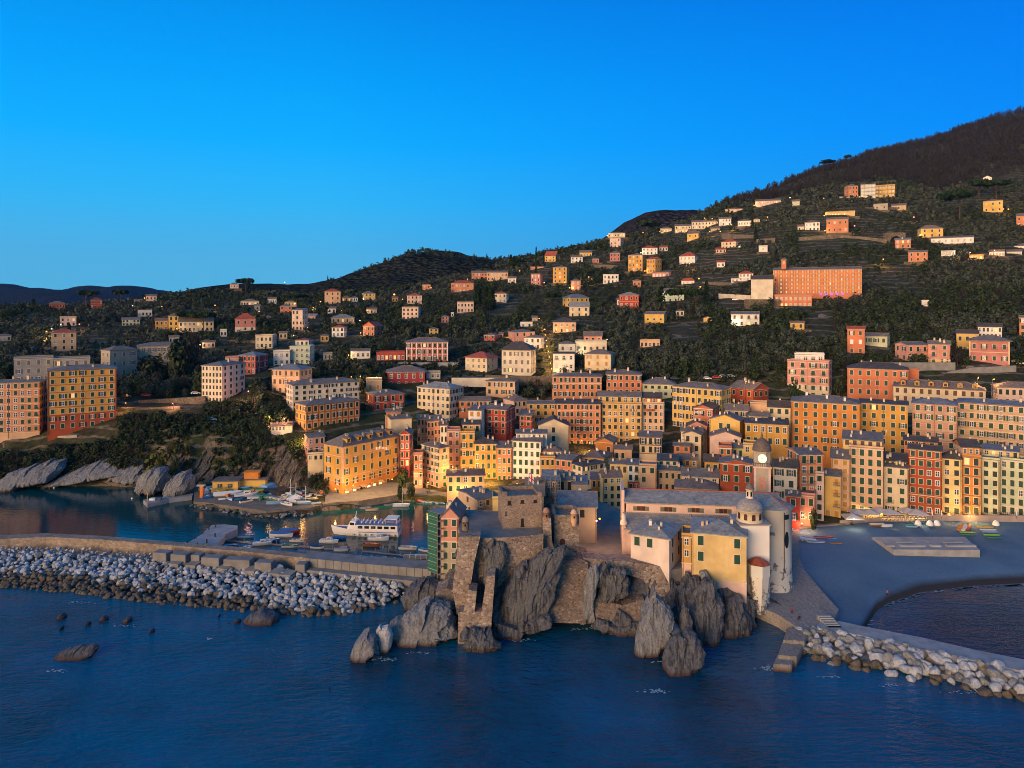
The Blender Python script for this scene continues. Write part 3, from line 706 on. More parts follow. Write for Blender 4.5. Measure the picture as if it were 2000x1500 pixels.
B('h','orange house lit by a lamp beside the long yellow villa',303,328,626,646,'amber',2,3,roof='gx',rh=5,rc='brown')
B('v','tall yellow part of the villa with umbrella pines before it',329,349,617,647,'yellow',3,2,rh=5,rc='warm',op=.1)
B('v','long yellow villa with a grey roof behind two flat pine crowns',349,417,628,648,'cream',2,8,roof='gx',rh=8,lit=.1,sh='d')
B('s','small grey flat roofed hut between yellow villa and red roofed house',430,443,645,658,'greywhite',1,2,roof='flat',sh='n')
B('h','brownish house with a red hipped roof and pale ground floor',459,499,623,648,'rose',2,3,rh=11,rc='red',base=('pale',.35))
B('h','tiny white house on the skyline next to a dense pine clump',449,466,555,563,'palepink',1,3,rh=3,Y=940,lit=.3)
B('h','long low house glowing in lamplight under the western skyline',470,506,588,598,'cream',1,7,rh=4,lit=.4,sh='n')
B('h','small white cottage with a flat roof, just below the western ridge',523,540,584,593,'white',1,4,roof='gx',rh=3,sh='n')
B('h','red house with lit windows next to a big glowing street lamp',547,570,598,613,'coral',2,3,rh=4,rc='warm')
B('h','pale house half hidden behind the red one by the street lamp',556,580,590,599,'cream',1,4,rh=3,lit=.4)
B('a','pink tower house with white balconies above the pink block',570,591,605,646,'palepink',4,3,R_=601,roof='shed',rh=3,rc='warm',sh='d')
B('a','plain pink block with three rows of windows built onto the pink tower',591,616,617,648,'pink',3,3,R_=625,roof='gx',rh=4,rc='grey',Y=585)
B('v','orange villa with a red pyramid roof standing clear on the western slope',634,665,569,596,'peach',3,3,rh=5,rc='red',pal=.3)
B('h','low house under a lamp beside the orange pyramid roofed villa',668,685,581,589,'amber',1,3,rh=3,lit=.5)
B('h','low white house two doors along from the orange pyramid roofed villa',685,699,581,589,'white',1,3,rh=3,sh='n')
B('h','pale yellow house lit at one corner below the blue hill',706,733,573,586,'yellow',2,4,rh=4,lit=.15)
B('h','white house with a red roof and small windows, east of the yellow lit house',795,824,577,593,'palepink',2,4,rh=4,rc='red')
B('h','salmon house with a lamp at its corner at the foot of the blue hill',825,841,557,569,'salmon',2,2,roof='flat',pal=.6)
B('v','pink villa with dark balcony and flat top above the olive grove',785,817,601,625,'palepink',3,4,R_=822,roof='flat',rh=0)
B('h','broad brown bungalow with a wide grey roof',647,692,620,632,'tan',1,5,rh=6,rc='grey',D=12)
B('h','small white house with a red roof at the bend of the lane',648,672,639,658,'white',2,3,R_=678,rh=5,rc='red')
B('h','orange house with red hipped roof and cream side, beside the white bend house',661,690,652,672,'amber',2,3,R_=705,rh=7,rc='red',Y=540)
B('h','scarlet house with a red gable roof and tall shuttered loggia',709,731,637,657,'coral',2,3,R_=747,roof='gy',rh=9,rc='red')
B('h','cream cube house with a flat cornice over the grey hipped block',499,532,656,681,'cream',2,4,R_=540,roof='flat')
B('h','white house with a red roof right above the white modern flats',577,603,664,677,'white',1,3,R_=612,rh=4,rc='red')
B('a','white modern flats with square windows',534,566,687,714,'white',2,3,roof='flat',sh='n')
B('a','pale blue green modern flats with recessed balconies',566,605,678,711,'mint',3,4,R_=614,roof='flat',sh='n',balc=((1,3),(2,3),(0,1)))
B('v','orange cream villa with a wide grey hipped roof and loggia windows',531,586,721,770,'peach',3,5,R_=609,rh=10,rc='blue',shrow={0:'b',1:'b',2:'b'},oh=1.2,bands=(2,))
B('a','pink and crimson block of flats under a grey hipped roof',499,523,693,742,'crimson',4,2,L=466,rh=8,rc='blue',ns=4,bands=(1,2,3),trim='pink',Y=385)
B('h','low pink wing attached to the pink and crimson block',440,466,699,720,'pink',1,3,roof='flat',Y=383)
B('a','tall white tower block with rows of small dark windows above the garden',434,478,711,794,'pale',7,4,L=394,rh=8,rc='slate',ns=6,op=.05,lit=0,ch=1,bands=(1,2,3,4,5,6),Y=338,sh='d')
B('a','long pale grey block with a slate roof behind the orange block',572,702,748,832,'pale',8,9,L=559,rh=9,rc='slate',Y=322,op=.2,ns=4,bands=(1,2,3,4,5,6,7),ch=2)
ob1=B('a','orange block with brick red panels and white chimneys on its slate roof',598,703,786,850,'amber',4,9,L=577,rh=9,rc='slate',Y=303,op=.15,lit=.06,ns=3,base=('brick',.08),bands=(1,2,3),trim='red',ch=5,chc='white',pil=9)
B('a','dark red block with a column of balconies in a shaded courtyard',730,790,770,846,'red',5,4,L=716,rh=10,rc='slate',Y=331,op=.3,balc=((4,1),(4,2),(3,1),(3,2),(2,1),(2,2)),lit=.05,bands=(1,2,3,4),trim='pink')
B('h','plain tan box of a house behind the dark red courtyard block',715,746,742,770,'tan',1,2,roof='flat',Y=350,sh='m')
B('v','crimson villa with white arched windows and a stone base',757,830,726,778,'crimson',3,5,rh=12,rc='warm',base=('stone',.48),arch=(1,2),Y=372,oh=1.0,trim='white')
hotel=B('a','red hotel with white pilasters and long rows of windows on a terrace',793,875,668,706,'red',3,8,rh=9,rc='warm',bands=(1,2),trim='white',sh='d',op=.1,Y=415,lit=.1,pil=8)
B('h','white penthouse set back on top of the pink flats',1552,1610,693,706,'white',1,4,Y=343,roof='flat',sh='n',wf=1.3,D=8)
B('p','low red roofed restaurant terrace next to the red hotel',735,791,690,706,'red',1,7,roof='flat',Y=412,sh='n',lit=.2)
B('h','small white house with two gables below the scarlet house',685,723,685,701,'white',1,4,roof='gx',rh=4,sh='n')
B('h','grey villa wing with blue flat roof beside the crimson villa',832,860,728,752,'grey',2,3,roof='flat',Y=378,sh='n')
# centre hillside
B('v','salmon villa with a broad red roof and white shutters, above tall cypresses',881,925,553,573,'salmon',2,6,rh=5,rc='red',pal=.5)
B('h','red end house of the hillside row with a grey roof',921,951,533,546,'coral',2,5,roof='gx',rh=4,rc='warm',pal=.2)
B('h','cream and pink end of the hillside row with balconies',951,992,532,549,'peach',2,6,roof='gx',rh=3,rc='warm',balc=((1,4),(1,5)),pal=.3)
B('h','white attic house stacked above a pink tower house',1036,1062,522,534,'salmon',1,4,roof='flat',Y=790)
B('h','pink tower house standing directly below the white attic house',1037,1055,536,557,'rose',3,3,R_=1062,roof='flat',pal=.15)
B('h','yellow house with a steep red roof near the ridge trees',1064,1085,500,511,'yellow',2,3,R_=1092,roof='gx',rh=9,rc='red')
B('h','four storey orange yellow house with a lamp glowing at its foot',1080,1107,522,553,'amber',4,3,R_=1112,rh=3,pal=.2)
B('h','small orange house with two pale windows, below the lamp lit yellow house',1115,1134,548,567,'salmon',2,2,rh=3,pal=.7)
B('h','white cottage with dark windows under the pale yellow ridge house',1115,1138,502,514,'white',2,3,roof='gx',rh=3)
B('h','pale yellow house with a grey roof on the ridge',1132,1156,493,503,'yellow',1,4,roof='gx',rh=4)
B('h','tiny rose house between the ridge cottage and the red house',1157,1170,505,513,'rose',1,2,rh=2)
B('h','white tower house with a red tiled top, behind the orange based house',965,989,573,592,'pale',2,3,R_=994,rh=4,rc='red')
B('h','pink flat topped house squeezed in below the white tower house',963,1000,590,612,'palepink',1,4,R_=1006,roof='flat',Y=640)
B('a','tall pale pink house with an orange painted base',956,990,598,636,'palepink',3,4,R_=1002,rh=3,base=('amber',.3),rc='warm',Y=620)
B('h','pink villa with a flat brown roof beside dark cypresses',893,925,591,611,'palepink',2,5,roof='flat')
B('h','tiny bright pink hut in front of the flat roofed pink villa',908,924,609,620,'coral',1,1,roof='gy',rh=3,wins=False,Y=585)
B('v','yellow villa with green shutters and grey hipped roof',1114,1150,581,600,'yellow',2,4,L=1099,rh=7,rc='blue',sh='g')
B('h','cream house with a big plain grey roof in front of the yellow villa',1112,1151,599,620,'cream',2,3,roof='gx',rh=9,rc='grey',op=.1)
B('h','brown orange house with a dark hipped roof and corner balconies',1080,1125,629,651,'peach',2,4,rh=9,rc='dark',balc=((1,0),(1,3)))
B('h','rose house with white quoins and a shallow roof by the stair lane',1004,1044,648,668,'pink',2,3,L=993,rh=5,rc='warm',ns=1)
B('h','white house with pink shutters just below the rose house',1024,1056,659,683,'white',2,3,R_=1065,rh=6,rc='warm',sh='b')
B('h','small crimson house with pale trim in the olive trees',945,966,654,670,'red',2,3,R_=974,rh=4,rc='warm')
cv=B('v','large cream villa with a black hipped roof and grey shutters',980,1037,683,731,'pale',3,5,R_=1047,rh=16,rc='dark',sh='y',op=.05,Y=383,oh=1.0,chc='cream',bands=(1,))
B('v','cream villa with a red hipped roof and white framed bay',909,951,698,732,'cream',3,4,R_=972,rh=11,rc='red',sh='n',Y=392,oh=.9)
B('h','white house with a hipped brown roof between the pine and the white flats',1091,1123,671,690,'greywhite',1,2,rh=5,rc='warm',Y=425,sh='b')
B('a','white flats with a wide balcony full of plants',1080,1122,690,724,'white',2,3,roof='gx',rh=3,rc='dark',Y=392,sh='n',balc=((1,0),(1,1)))
B('a','long cream white flats behind the hipped cream house',1124,1185,668,692,'pale',1,5,roof='flat',Y=430,balc=((0,0),(0,2)))
B('h','pink house with a grey roof and wide dormer above the long white flats',1140,1176,656,670,'pink',1,3,roof='gx',rh=9,rc='warm',sh='n')
B('v','cream house with brown shutters and a shallow pyramid roof',1142,1193,691,729,'cream',3,3,R_=1201,rh=9,rc='warm',sh='m',Y=388)
B('a','long salmon block with dark shutters and a brown roof',1078,1175,735,790,'salmon',4,8,Y=346,rh=7,rc='warm',op=.25,lit=.06,ch=4,bands=(3,),sh='d')
B('a','shorter salmon block with a roof terrace, next to the long one',1184,1253,731,772,'coral',3,6,Y=347,rh=9,rc='warm',op=.15,ch=2,sh='d')
B('h','peach cream house with four shuttered windows per floor above the red roofs',949,1006,744,772,'peach',2,4,R_=1013,rh=6,rc='warm',Y=352,op=.5,dm=0,ch=1)
B('a','big cream block with a grey hipped roof and seven windows a floor',815,879,757,824,'cream',5,7,R_=905,rh=11,rc='grey',Y=331,op=.35,lit=.04,ns=4,bands=(1,2,3,4))
# east hillside
B('h','white and pink tower house just below the long lit terrace on the ridge',1191,1212,466,484,'palepink',3,3,R_=1218,roof='flat',sh='d',op=.3)
B('h','long low terrace lit from beneath on the ridge line',1188,1221,455,464,'cream',1,6,rh=2,lit=.5,sh='n',Y=935)
B('h','white house with red hipped roof behind the two orange blocks',1254,1284,484,498,'white',2,4,rh=4,rc='red')
B('h','small crimson house on a terrace west of the orange blocks',1191,1211,494,510,'rose',2,3,rh=3,pal=.1)
B('a','tall orange block with four rows of windows on the slope',1227,1255,498,530,'amber',4,4,R_=1261,rh=3,sh='b',Y=690)
B('a','stepped orange block with a taller corner, joined by a low pink house',1263,1280,506,534,'amber',3,3,R_=1292,roof='gx',rh=3,rc='red',sh='b',Y=672)
B('h','low pink house with white curtains below the stepped orange block',1274,1306,532,543,'pink',1,5,R_=1313,roof='shed',rh=3,pal=.4)
B('h','white house with a dark balcony on the open slope',1178,1208,537,554,'white',2,4,roof='flat',balc=((1,1),(1,2)))
B('v','white villa with a red roofed turret',1327,1357,500,518,'white',2,4,R_=1364,rh=7,rc='red',sh='n')
B('a','long pinkish brown row of houses under a red house roof',1365,1408,500,525,'palepink',3,7,roof='gx',rh=3,rc='warm',Y=705)
B('h','cream house with white shutters in the middle of the long row',1409,1434,497,523,'cream',3,4,roof='gx',rh=3,rc='slate',pal=.3,Y=703)
B('h','narrow yellow house in the long hillside row',1435,1449,499,522,'yellow',3,2,roof='gx',rh=3,rc='warm',Y=704)
B('h','low yellow house stepping down at the end of the row',1449,1462,507,523,'yellow',2,3,roof='gx',rh=2,rc='warm',Y=704)
B('h','mauve grey house with a flat slate roof closing the row',1462,1501,499,521,'palepink',2,6,roof='gx',rh=3,rc='slate',Y=702,op=.3)
B('h','cream house with a loggia under the lit terraced houses',1342,1364,456,474,'yellow',2,2,R_=1369,roof='gx',rh=4,rc='warm')
B('h','cream house with a red roof next to dry stone terraces',1409,1437,472,487,'cream',2,4,R_=1444,rh=5,rc='red',sh='d')
B('h','white lit house at the low end of the terraced row on the upper slope',1290,1312,446,456,'cream',1,4,rh=3,lit=.5,sh='n')
B('h','cream terraced house with warm lit balconies, second in the upper row',1318,1350,441,455,'cream',2,5,roof='gx',rh=3,rc='warm',lit=.35,sh='n')
B('h','longest terraced house of the upper row with lit ground floor',1351,1402,433,447,'pale',2,8,roof='gx',rh=3,rc='warm',lit=.3,sh='n')
B('h','white terraced house with a wide eave at the top end of the upper row',1404,1428,427,441,'white',2,4,roof='gx',rh=3,rc='warm',lit=.3,sh='n')
B('h','white house with a white terrace beside a cypress on the upper slope',1441,1468,431,442,'white',1,5,rh=3,sh='n',lit=.2)
B('h','tiny white lit house past the cypress on the upper slope',1472,1484,428,434,'cream',1,2,rh=2,lit=.6,sh='n')
B('h','long low orange roofed house just under the bare woods',1416,1450,408,415,'peach',1,6,rh=2,rc='warm',lit=.2,sh='n',Y=890)
B('h','long white row house with balconies, highest on the lit upper slope',1475,1525,392,404,'palepink',2,9,roof='gx',rh=3,rc='warm',lit=.2,sh='n',Y=850)
B('v','scarlet villa with grey hipped roof in the dark grove',1209,1248,576,601,'red',2,4,rh=5,rc='grey',Y=560,trim='pink',bands=(1,))
B('h','pale green house half hidden by two umbrella pines',1293,1336,568,592,'mint',2,4,roof='gx',rh=5,rc='slate',Y=575)
B('h','cream yellow house with three tall dark doors',1259,1297,613,634,'yellow',1,3,R_=1303,roof='gx',rh=5,rc='warm',hf=.55)
B('v','cream villa with a bay front and dark pyramid roof',1312,1360,640,666,'cream',2,5,rh=8,rc='dark',sh='n',Y=476,oh=.9,base=('stone',.45))
B('h','white two part house with grey roofs and a green balcony',1428,1483,613,638,'greywhite',2,4,roof='gx',rh=5,rc='slate',sh='n',balc=((1,2),(1,3)))
B('h','small white house with a red hipped roof by the orange street light',1331,1356,548,557,'white',1,3,R_=1358,rh=5,rc='red',sh='n')
B('h','white house with a red roof west of the convent chapel',1443,1471,534,549,'white',2,4,rh=5,rc='red',sh='n')
B('h','low white annex beside the red roofed house near the convent',1428,1443,543,553,'white',1,2,roof='gx',rh=3,rc='dark')
conv=B('a','huge orange convent with yellow pilasters and many rows of windows',1510,1683,526,574,'coral',6,16,Y=505,roof='gx',rh=4,rc='slate',D=14,sh='n',bands=(1,2,3,4,5),trim='gold',surr=False,wf=.75,lit=.04,pil=16)
chap=B('h','blank cream convent chapel with a slate roof',1467,1510,545,584,'pale',1,2,Y=497,roof='gx',rh=7,rc='dark',wins=False,D=12)
B('p','lower pink terrace building under the convent',1513,1586,577,602,'coral',2,8,Y=488,roof='flat',D=10,lit=.08,sh='n')
B('a','orange villa block with tall windows beneath the bare woods',1657,1676,363,386,'salmon',3,3,L=1649,rh=4,rc='warm',op=.1)
shb=B('a','building wrapped in pale grey sheeting on scaffolds',1681,1710,361,388,'greywhite',1,1,roof='flat',wins=False)
sc2=B('a','tan building behind bare scaffolding below the bare woods',1710,1748,362,386,'yellow',3,6,roof='flat',sh='n')
B('h','white house with green shutters below the terraces',1572,1601,434,452,'white',2,4,rh=3,rc='warm')
B('h','orange house with one gable end and pale window frames',1614,1657,428,455,'salmon',2,4,roof='gx',rh=3,rc='slate',D=9)
B('h','row of arcades lit yellow from inside on the upper slope',1612,1670,414,424,'yellow',1,10,roof='flat',lit=.8,sh='n')
B('h','ochre yellow house with a grey roof above the white bungalow',1799,1842,446,464,'yellow',2,3,L=1792,rh=6,rc='warm',sh='d')
B('h','small salmon house with a chimney beside the viaduct arch',1748,1779,468,485,'salmon',2,3,roof='gx',rh=3,rc='blue',ch=1)
B('h','long white modern bungalow with a flat roof',1818,1902,464,476,'white',1,7,roof='shed',rh=4,rc='slate',sh='n',D=9)
B('h','pink house with three small windows under the white bungalow',1774,1812,492,511,'salmon',2,3,roof='gx',rh=3,rc='warm')
B('s','tiny pink gabled shed below the pink three window house',1758,1776,512,523,'salmon',1,1,roof='gy',rh=3,Y=600)
B('v','big yellow villa with a terrace beside the giant umbrella pine',1920,1959,392,415,'yellow',2,3,rh=2,rc='warm')
B('h','white chalet with wooden balconies high by the woods',1920,1937,347,358,'white',2,3,roof='gy',rh=4,rc='warm')
B('h','orange gabled house cut by the frame edge on the upper slope',1985,2018,421,444,'salmon',2,3,roof='gx',rh=4,rc='warm')
B('p','low dark pavilion with lamps under its white roof',1838,1866,491,500,'greywhite',1,4,roof='flat',sh='n')
B('p','garden pavilion glowing yellow in the olive grove',1893,1921,499,507,'yellow',1,3,roof='flat',lit=1.0,sh='n')
B('p','white vaulted greenhouse at the end of the lamp lit lane',1981,2016,480,489,'white',1,4,rh=4,sh='n')
# east, above the long blocks
B('h','yellow ochre house with a faceted front at the grove edge',1601,1626,619,650,'peach',3,2,L=1582,rh=6,rc='warm',Y=455)
B('t','orange tower house with a cream top storey and red roof',1655,1689,642,693,'coral',3,2,roof='gx',rh=5,rc='red',sh='g',Y=374,shrow={2:'g',1:'w',0:'b'})
B('h','pale green house built against the orange tower house',1690,1733,656,690,'green',2,3,R_=1738,roof='gx',rh=6,rc='slate',sh='g',Y=380)
B('h','pink house with one gable and small iron balconies',1772,1813,673,707,'pink',2,3,L=1748,roof='gx',rh=6,rc='slate',sh='g',balc=((1,1),(1,2)),Y=355)
B('h','rose pink house with a yellow ground floor, next to the gabled pink one',1813,1856,672,711,'pink',3,2,roof='gx',rh=7,rc='slate',sh='g',base=('yellow',.2),balc=((2,0),(1,0)),ch=3)
B('h','plain yellow house behind the ornate red villa',1868,1911,651,692,'yellow',2,3,roof='gx',rh=7,rc='dark',Y=372)
B('h','white house with a row of yellow lit shutters above the ornate villa',1910,1957,638,662,'white',2,6,roof='gx',rh=7,rc='dark',shrow={1:'g'},Y=385,lit=.12)
B('v','ornate red villa with cream balustrades and a slate hipped roof',1893,1972,665,711,'rose',2,4,rh=11,rc='slate',sh='g',trim='cream',bands=(1,),Y=350,oh=1.2,quoin=True,balc=((1,1),(1,2),(1,3)))
B('h','rose house cut by the frame edge beside the grove',1991,2030,620,658,'salmon',3,3,roof='gx',rh=4)
B('a','pink flats with a white penthouse and green roller blinds',1538,1619,706,778,'pink',5,4,R_=1625,roof='flat',sh='g',base=('cream',.36),Y=333,bands=(3,4),wf=1.25,balc=((4,1),(4,2),(4,3),(3,1),(3,2),(3,3),(2,1),(2,2)),op=.3)
B('a','wide salmon house with a dark hipped roof and seven windows',1655,1774,720,775,'coral',3,7,Y=325,rh=13,rc='dark',sh='g',op=.1)
B('s','low coral annex next to the wide salmon house',1774,1795,725,745,'coral',1,1,Y=328,roof='flat',wins=False)
dmb=B('a','cream house with six yellow arched dormers',1745,1925,758,790,'cream',2,11,Y=300,rh=15,rc='warm',sh='b',op=.1,D=12,dm=6,dmc='amber')
B('a','mauve pink house at the frame edge above the striped block',1948,2040,757,795,'palepink',2,7,L=1936,Y=298,rh=11,rc='warm',op=.1)
B('a','long orange block with green shutters and white chimneys',1546,1679,786,884,'orange',6,7,Y=268,rh=14,rc='slate',sh='g',op=.15,lit=0,ch=3,chc='white',bands=())
B('a','mustard yellow block adjoining the long orange one',1679,1773,788,886,'amber',6,5,Y=268.5,rh=8,roof='gx',rc='dark',sh='g',op=.2,lit=.04,ch=3)
B('a','striped pink and tan block with a roof terrace',1782,1869,789,876,'tan',5,4,Y=266,rh=13,rc='blue',sh='g',op=.3,bands=(),trim='pink',ch=1,stripe='rose')
B('a','long tan block with pale striped panels reaching the frame edge',1870,2045,790,876,'tan',5,9,Y=266.5,rh=10,rc='blue',sh='g',op=.4,ch=2,trim='brown',stripe='peach')

# smaller buildings scattered between the others
for a in [('low grey house at the western frame edge below the ridge',-8,22,655,668,'grey',1,3,'hip'),('grey flat house behind the pale green one on the western slope',269,297,607,619,'greywhite',1,4,'flat'),('tiny pink house on the skyline before the far mountains',285,306,578,587,'palepink',1,3,'gx'),('white cottage just below the tiny pink skyline house',262,279,587,593,'white',1,3,'gx'),
  ('small grey shed below the low glowing house',497,508,597,607,'grey',1,1,'gx'),('low house under the large lamp in the dark grove',766,777,582,589,'amber',1,2,'gx'),('round topped stone shed below the white modern flats',631,649,691,703,'stone',1,1,'flat'),('white low garage above the rose house',1016,1040,631,640,'white',1,2,'flat'),('small hut by the garden terrace lamp',1039,1050,620,629,'tan',1,1,'gx'),
  ('white cottage at the foot of the hillside row',992,1008,543,553,'white',1,2,'gx'),('white box hut in the olive trees west of the cypresses',881,886,612,618,'white',1,1,'flat'),('small crimson annex next to the crimson house',975,983,652,660,'rose',1,1,'gx'),('pale glasshouse beside the white red roofed villa',1288,1304,483,490,'greywhite',1,3,'gx'),('low house with a red roof before the cream red roofed house',1398,1418,487,494,'palepink',1,3,'gx'),
  ('brown roofed shed below the lit terraced row',1388,1406,446,453,'tan',1,2,'gx'),('white shed with a lamp near the dry stone terraces',1482,1499,481,492,'white',1,1,'flat'),('cream ruin with arches west of the white green shuttered house',1558,1571,442,452,'cream',1,2,'gx'),('small green hut under the top lane lamp',1547,1562,393,402,'green',1,2,'gx'),('stone shed among the terraces east of the arcades',1706,1734,399,411,'stone',1,2,'flat'),
  ('low stone ruin next to the stone shed on the terraces',1741,1770,401,411,'tan',1,1,'gx'),('long grey glasshouse along the lamp lit lane',1932,1962,491,503,'greywhite',1,5,'gx'),('second grey glasshouse nearer the frame edge',1966,1996,491,503,'greywhite',1,5,'gx'),('white shack alone in the eastern olive grove',1800,1814,588,598,'white',1,1,'flat'),('yellowish ruin with an arch in the dark grove',1543,1571,630,643,'yellow',1,2,'gx'),
  ('beige long ruin in the grove above the pale green block',1250,1289,666,679,'peach',1,5,'flat'),('small yellow hut below the convent terraces',1374,1391,621,628,'yellow',1,1,'gy'),('small white house in the grove under the cream bay villa',1205,1219,585,596,'white',1,2,'gx'),('pale cottage between the scarlet villa and the cream yellow house',1320,1336,607,617,'pale',1,2,'hip'),('little salmon house on the slope below the stepped orange block',1236,1252,548,560,'salmon',1,2,'hip'),
  ('white cottage with a red roof on the slope above the convent chapel',1400,1416,512,522,'white',1,2,'gx'),('small pale yellow house below the pink villa with the dark balcony',838,856,642,654,'yellow',2,2,'hip'),('small rose house in the trees above the red hotel',862,876,618,630,'rose',2,2,'hip'),('low cream house above the broad brown bungalow',716,736,604,613,'cream',1,3,'gx'),('small white house below the orange pyramid roofed villa',640,656,602,612,'white',1,2,'gx'),
  ('little ochre house at the lane below the pink plain block',626,642,655,667,'ochre',1,2,'hip'),('tan cottage east of the pink crimson flats',545,561,650,662,'tan',1,2,'gx'),('pale house at the western grove above the mansion',330,350,658,670,'pale',1,3,'gx'),('low peach house among trees east of the mansion',395,420,668,680,'peach',1,3,'gx')]:
    B('s' if any(k in a[0] for k in ('shed', 'hut', 'garage', 'glasshouse', 'shack')) else 'h', a[0], a[1], a[2], a[3], a[4], a[5], a[6], a[7], roof=a[8], rh=None if a[8] == 'flat' else 3, sh='n' if 'glass' in a[0] else 'd', rc='red' if 'red roof' in a[0] else 'warm')
# ------------------------------------------------------------------ old town
yb_=B('a','yellow harbour block with pink bands and lit arcade on the quay',669,780,861,958,'amber',5,7,Y=268,L=633,rh=22,rc='slate',sh='g',op=.22,lit=0,ns=2,base=('orange',.30),bands=(2,4),trim='pink',quoin=True,ch=6,dm=5,chc='cream')
B('h','small pink house with painted frames between cliff and yellow harbour block',603,634,853,886,'pink',2,3,Y=284,L=595,roof='gx',rh=8,rc='slate',sh='d',base=('rose',.3),ns=1)
B('s','tiny white hut with a flat roof on the cliff edge',601,632,887,900,'cream',1,3,Y=280,roof='flat',sh='d')
B('p','white veranda pavilion with dark red posts at the cliff top',530,571,831,842,'white',1,6,Y=301,roof='shed',rh=4,rc='brown',sh='n',D=6,lit=.15)
B('t','crimson narrow house in the shade beside the yellow harbour block',781,800,847,912,'crimson',4,2,Y=288,R_=807,roof='gy',rh=7,rc='slate',bands=(1,2,3),trim='pink',op=.1)
B('h','cream walled house with a pink front among dark roofs',764,804,817,850,'cream',1,1,Y=296,L=753,roof='gx',rh=7,rc='slate',wins=False)
B('h','little pink house with a slate roof and white frames, above the cream wall',754,783,803,824,'coral',1,3,Y=303,roof='gx',rh=5,rc='slate')
B('t','orange corner house turning pink towards its foot on the harbour',858,878,873,952,'peach',6,1,Y=275,L=823,rh=11,rc='warm',sh='g',op=.35,ns=4,base=('pink',.38),bands=(3,4,5),trim='pale')
B('h','low coral house leaning on the orange pink corner house',808,826,887,950,'coral',4,2,Y=276,roof='flat',op=.5,base=('pink',.4))
B('h','peach two storey house with a flat hipped roof on the harbour front',873,946,928,962,'peach',2,5,Y=265,rh=6,rc='brown',sh='g',op=.05,D=10,trim='cream')
B('t','narrow tan house with rows of paired windows under the cream block',815,836,817,880,'tan',4,3,Y=312,roof='shed',rh=6,rc='warm')
B('t','narrow pink house, second in the staggered row',834,848,822,885,'pink',4,2,Y=306,roof='shed',rh=9,rc='warm')
B('t','narrow salmon house, third in the staggered row',848,861,821,880,'salmon',4,2,Y=301,roof='shed',rh=9,rc='warm',op=.1)
B('t','narrow white house squeezed between salmon and pink ones',860,874,830,885,'white',3,2,Y=297,roof='shed',rh=9,rc='brown',op=.0)
B('t','tall pink house with a roof terrace beside the orange one',874,899,841,935,'pink',6,2,Y=289,roof='flat',sh='b',op=.2)
B('t','tall orange house with a cream terrace on top',899,927,845,942,'amber',6,2,Y=286,roof='flat',sh='g',op=.3,bands=(2,4),trim='cream')
B('h','cream penthouse with a slate roof standing on the terraced houses',903,938,828,845,'peach',1,3,Y=294,roof='shed',rh=6,rc='dark')
B('t','ochre house with green shutters and a terrace roof on the waterfront',927,971,866,954,'amber',5,4,Y=282,rh=11,rc='dark',sh='g',op=.3,lit=.03,base=('orange',.16))
B('t','salmon orange narrow house beside the tall white one',971,999,874,960,'salmon',5,3,Y=280,roof='shed',rh=10,rc='slate',sh='g',op=.3)
wt=B('t','tall white house with a yellow lower corner and attic loft',1000,1056,861,962,'white',6,5,Y=278,R_=1066,roof='gx',rh=7,rc='slate',sh='g',op=.05,bands=(5,))
B('h','white attic storey with small black windows on the tall white house',1008,1068,846,857,'white',1,6,Y=284,roof='shed',rh=4,rc='slate',sh='n',D=6)
B('a','orange red house with arched balcony doors under the cream block',897,958,783,806,'coral',2,5,Y=335,roof='gx',rh=9,rc='warm',sh='d',balc=((1,1),),D=9)
B('h','mauve house with a broad brown hipped roof behind the red ones',1004,1030,782,822,'palepink',3,2,Y=334,L=983,rh=12,rc='warm',ns=0)
B('a','ochre yellow house with a roof terrace west of the long blocks',1030,1087,788,838,'ochre',4,4,Y=326,roof='gx',rh=6,rc='slate',sh='d',bands=())
B('t','white tower house with four mustard shutters',915,941,801,846,'white',3,2,Y=303,R_=952,roof='shed',rh=4,rc='slate',sh='m',ns=1,op=0)
B('t','deep red house with a white band, next to the white tower house',950,989,799,848,'red',4,3,Y=305,R_=1006,roof='gx',rh=10,rc='warm',bands=(2,),ch=2,chc='white',op=0)
B('t','small red house with white arches on its top floor',1014,1038,811,845,'red',3,2,Y=311,R_=1043,roof='shed',rh=9,rc='warm',bands=(2,),op=0)
B('h','big cream gabled house wall with a single column of windows',1051,1111,831,882,'cream',3,3,Y=299,roof='gy',rh=14,rc='dark',sh='d',skip=((0,0),(0,2),(1,0),(1,2),(2,0),(2,2)),op=0)
B('a','pink tan block with rose painted panels and seven windows a floor',1086,1173,788,886,'salmon',7,7,Y=318,roof='gx',rh=9,rc='dark',sh='d',op=.1,ch=4,bands=(6,),trim='pink')
B('a','ochre block under a yellow loft with a long balcony',1174,1253,788,880,'ochre',7,7,Y=318,roof='flat',sh='d',op=.3,lit=.05,bands=(2,5),trim='cream')
B('h','yellow loft with dark doors under a slate roof, on the ochre block',1168,1252,774,787,'yellow',1,7,Y=322,roof='gx',rh=10,rc='slate',sh='d',op=.5,lit=.12,hf=1.3,D=9)
B('a','rose tan block with white corner quoins beside the ochre block',1254,1297,788,882,'peach',7,4,Y=318,roof='flat',sh='d',op=.35,bands=(2,4),quoin=True,trim='pale')
B('h','red and glass loft on the rose tan block',1252,1292,777,787,'coral',1,4,Y=321,roof='gx',rh=11,rc='dark',sh='n',lit=.3,D=9)
B('a','pale green block with square shutters under a dark slate roof',1255,1320,750,800,'green',4,5,Y=342,rh=13,rc='slate',sh='d',op=0,wf=1.1,hf=.8)
B('a','golden yellow block with laundry lines and a slate roof',1313,1409,757,856,'yellow',6,8,Y=306,R_=1427,rh=11,rc='slate',sh='d',op=.35,base=('orange',.12),ch=2,ns=2)
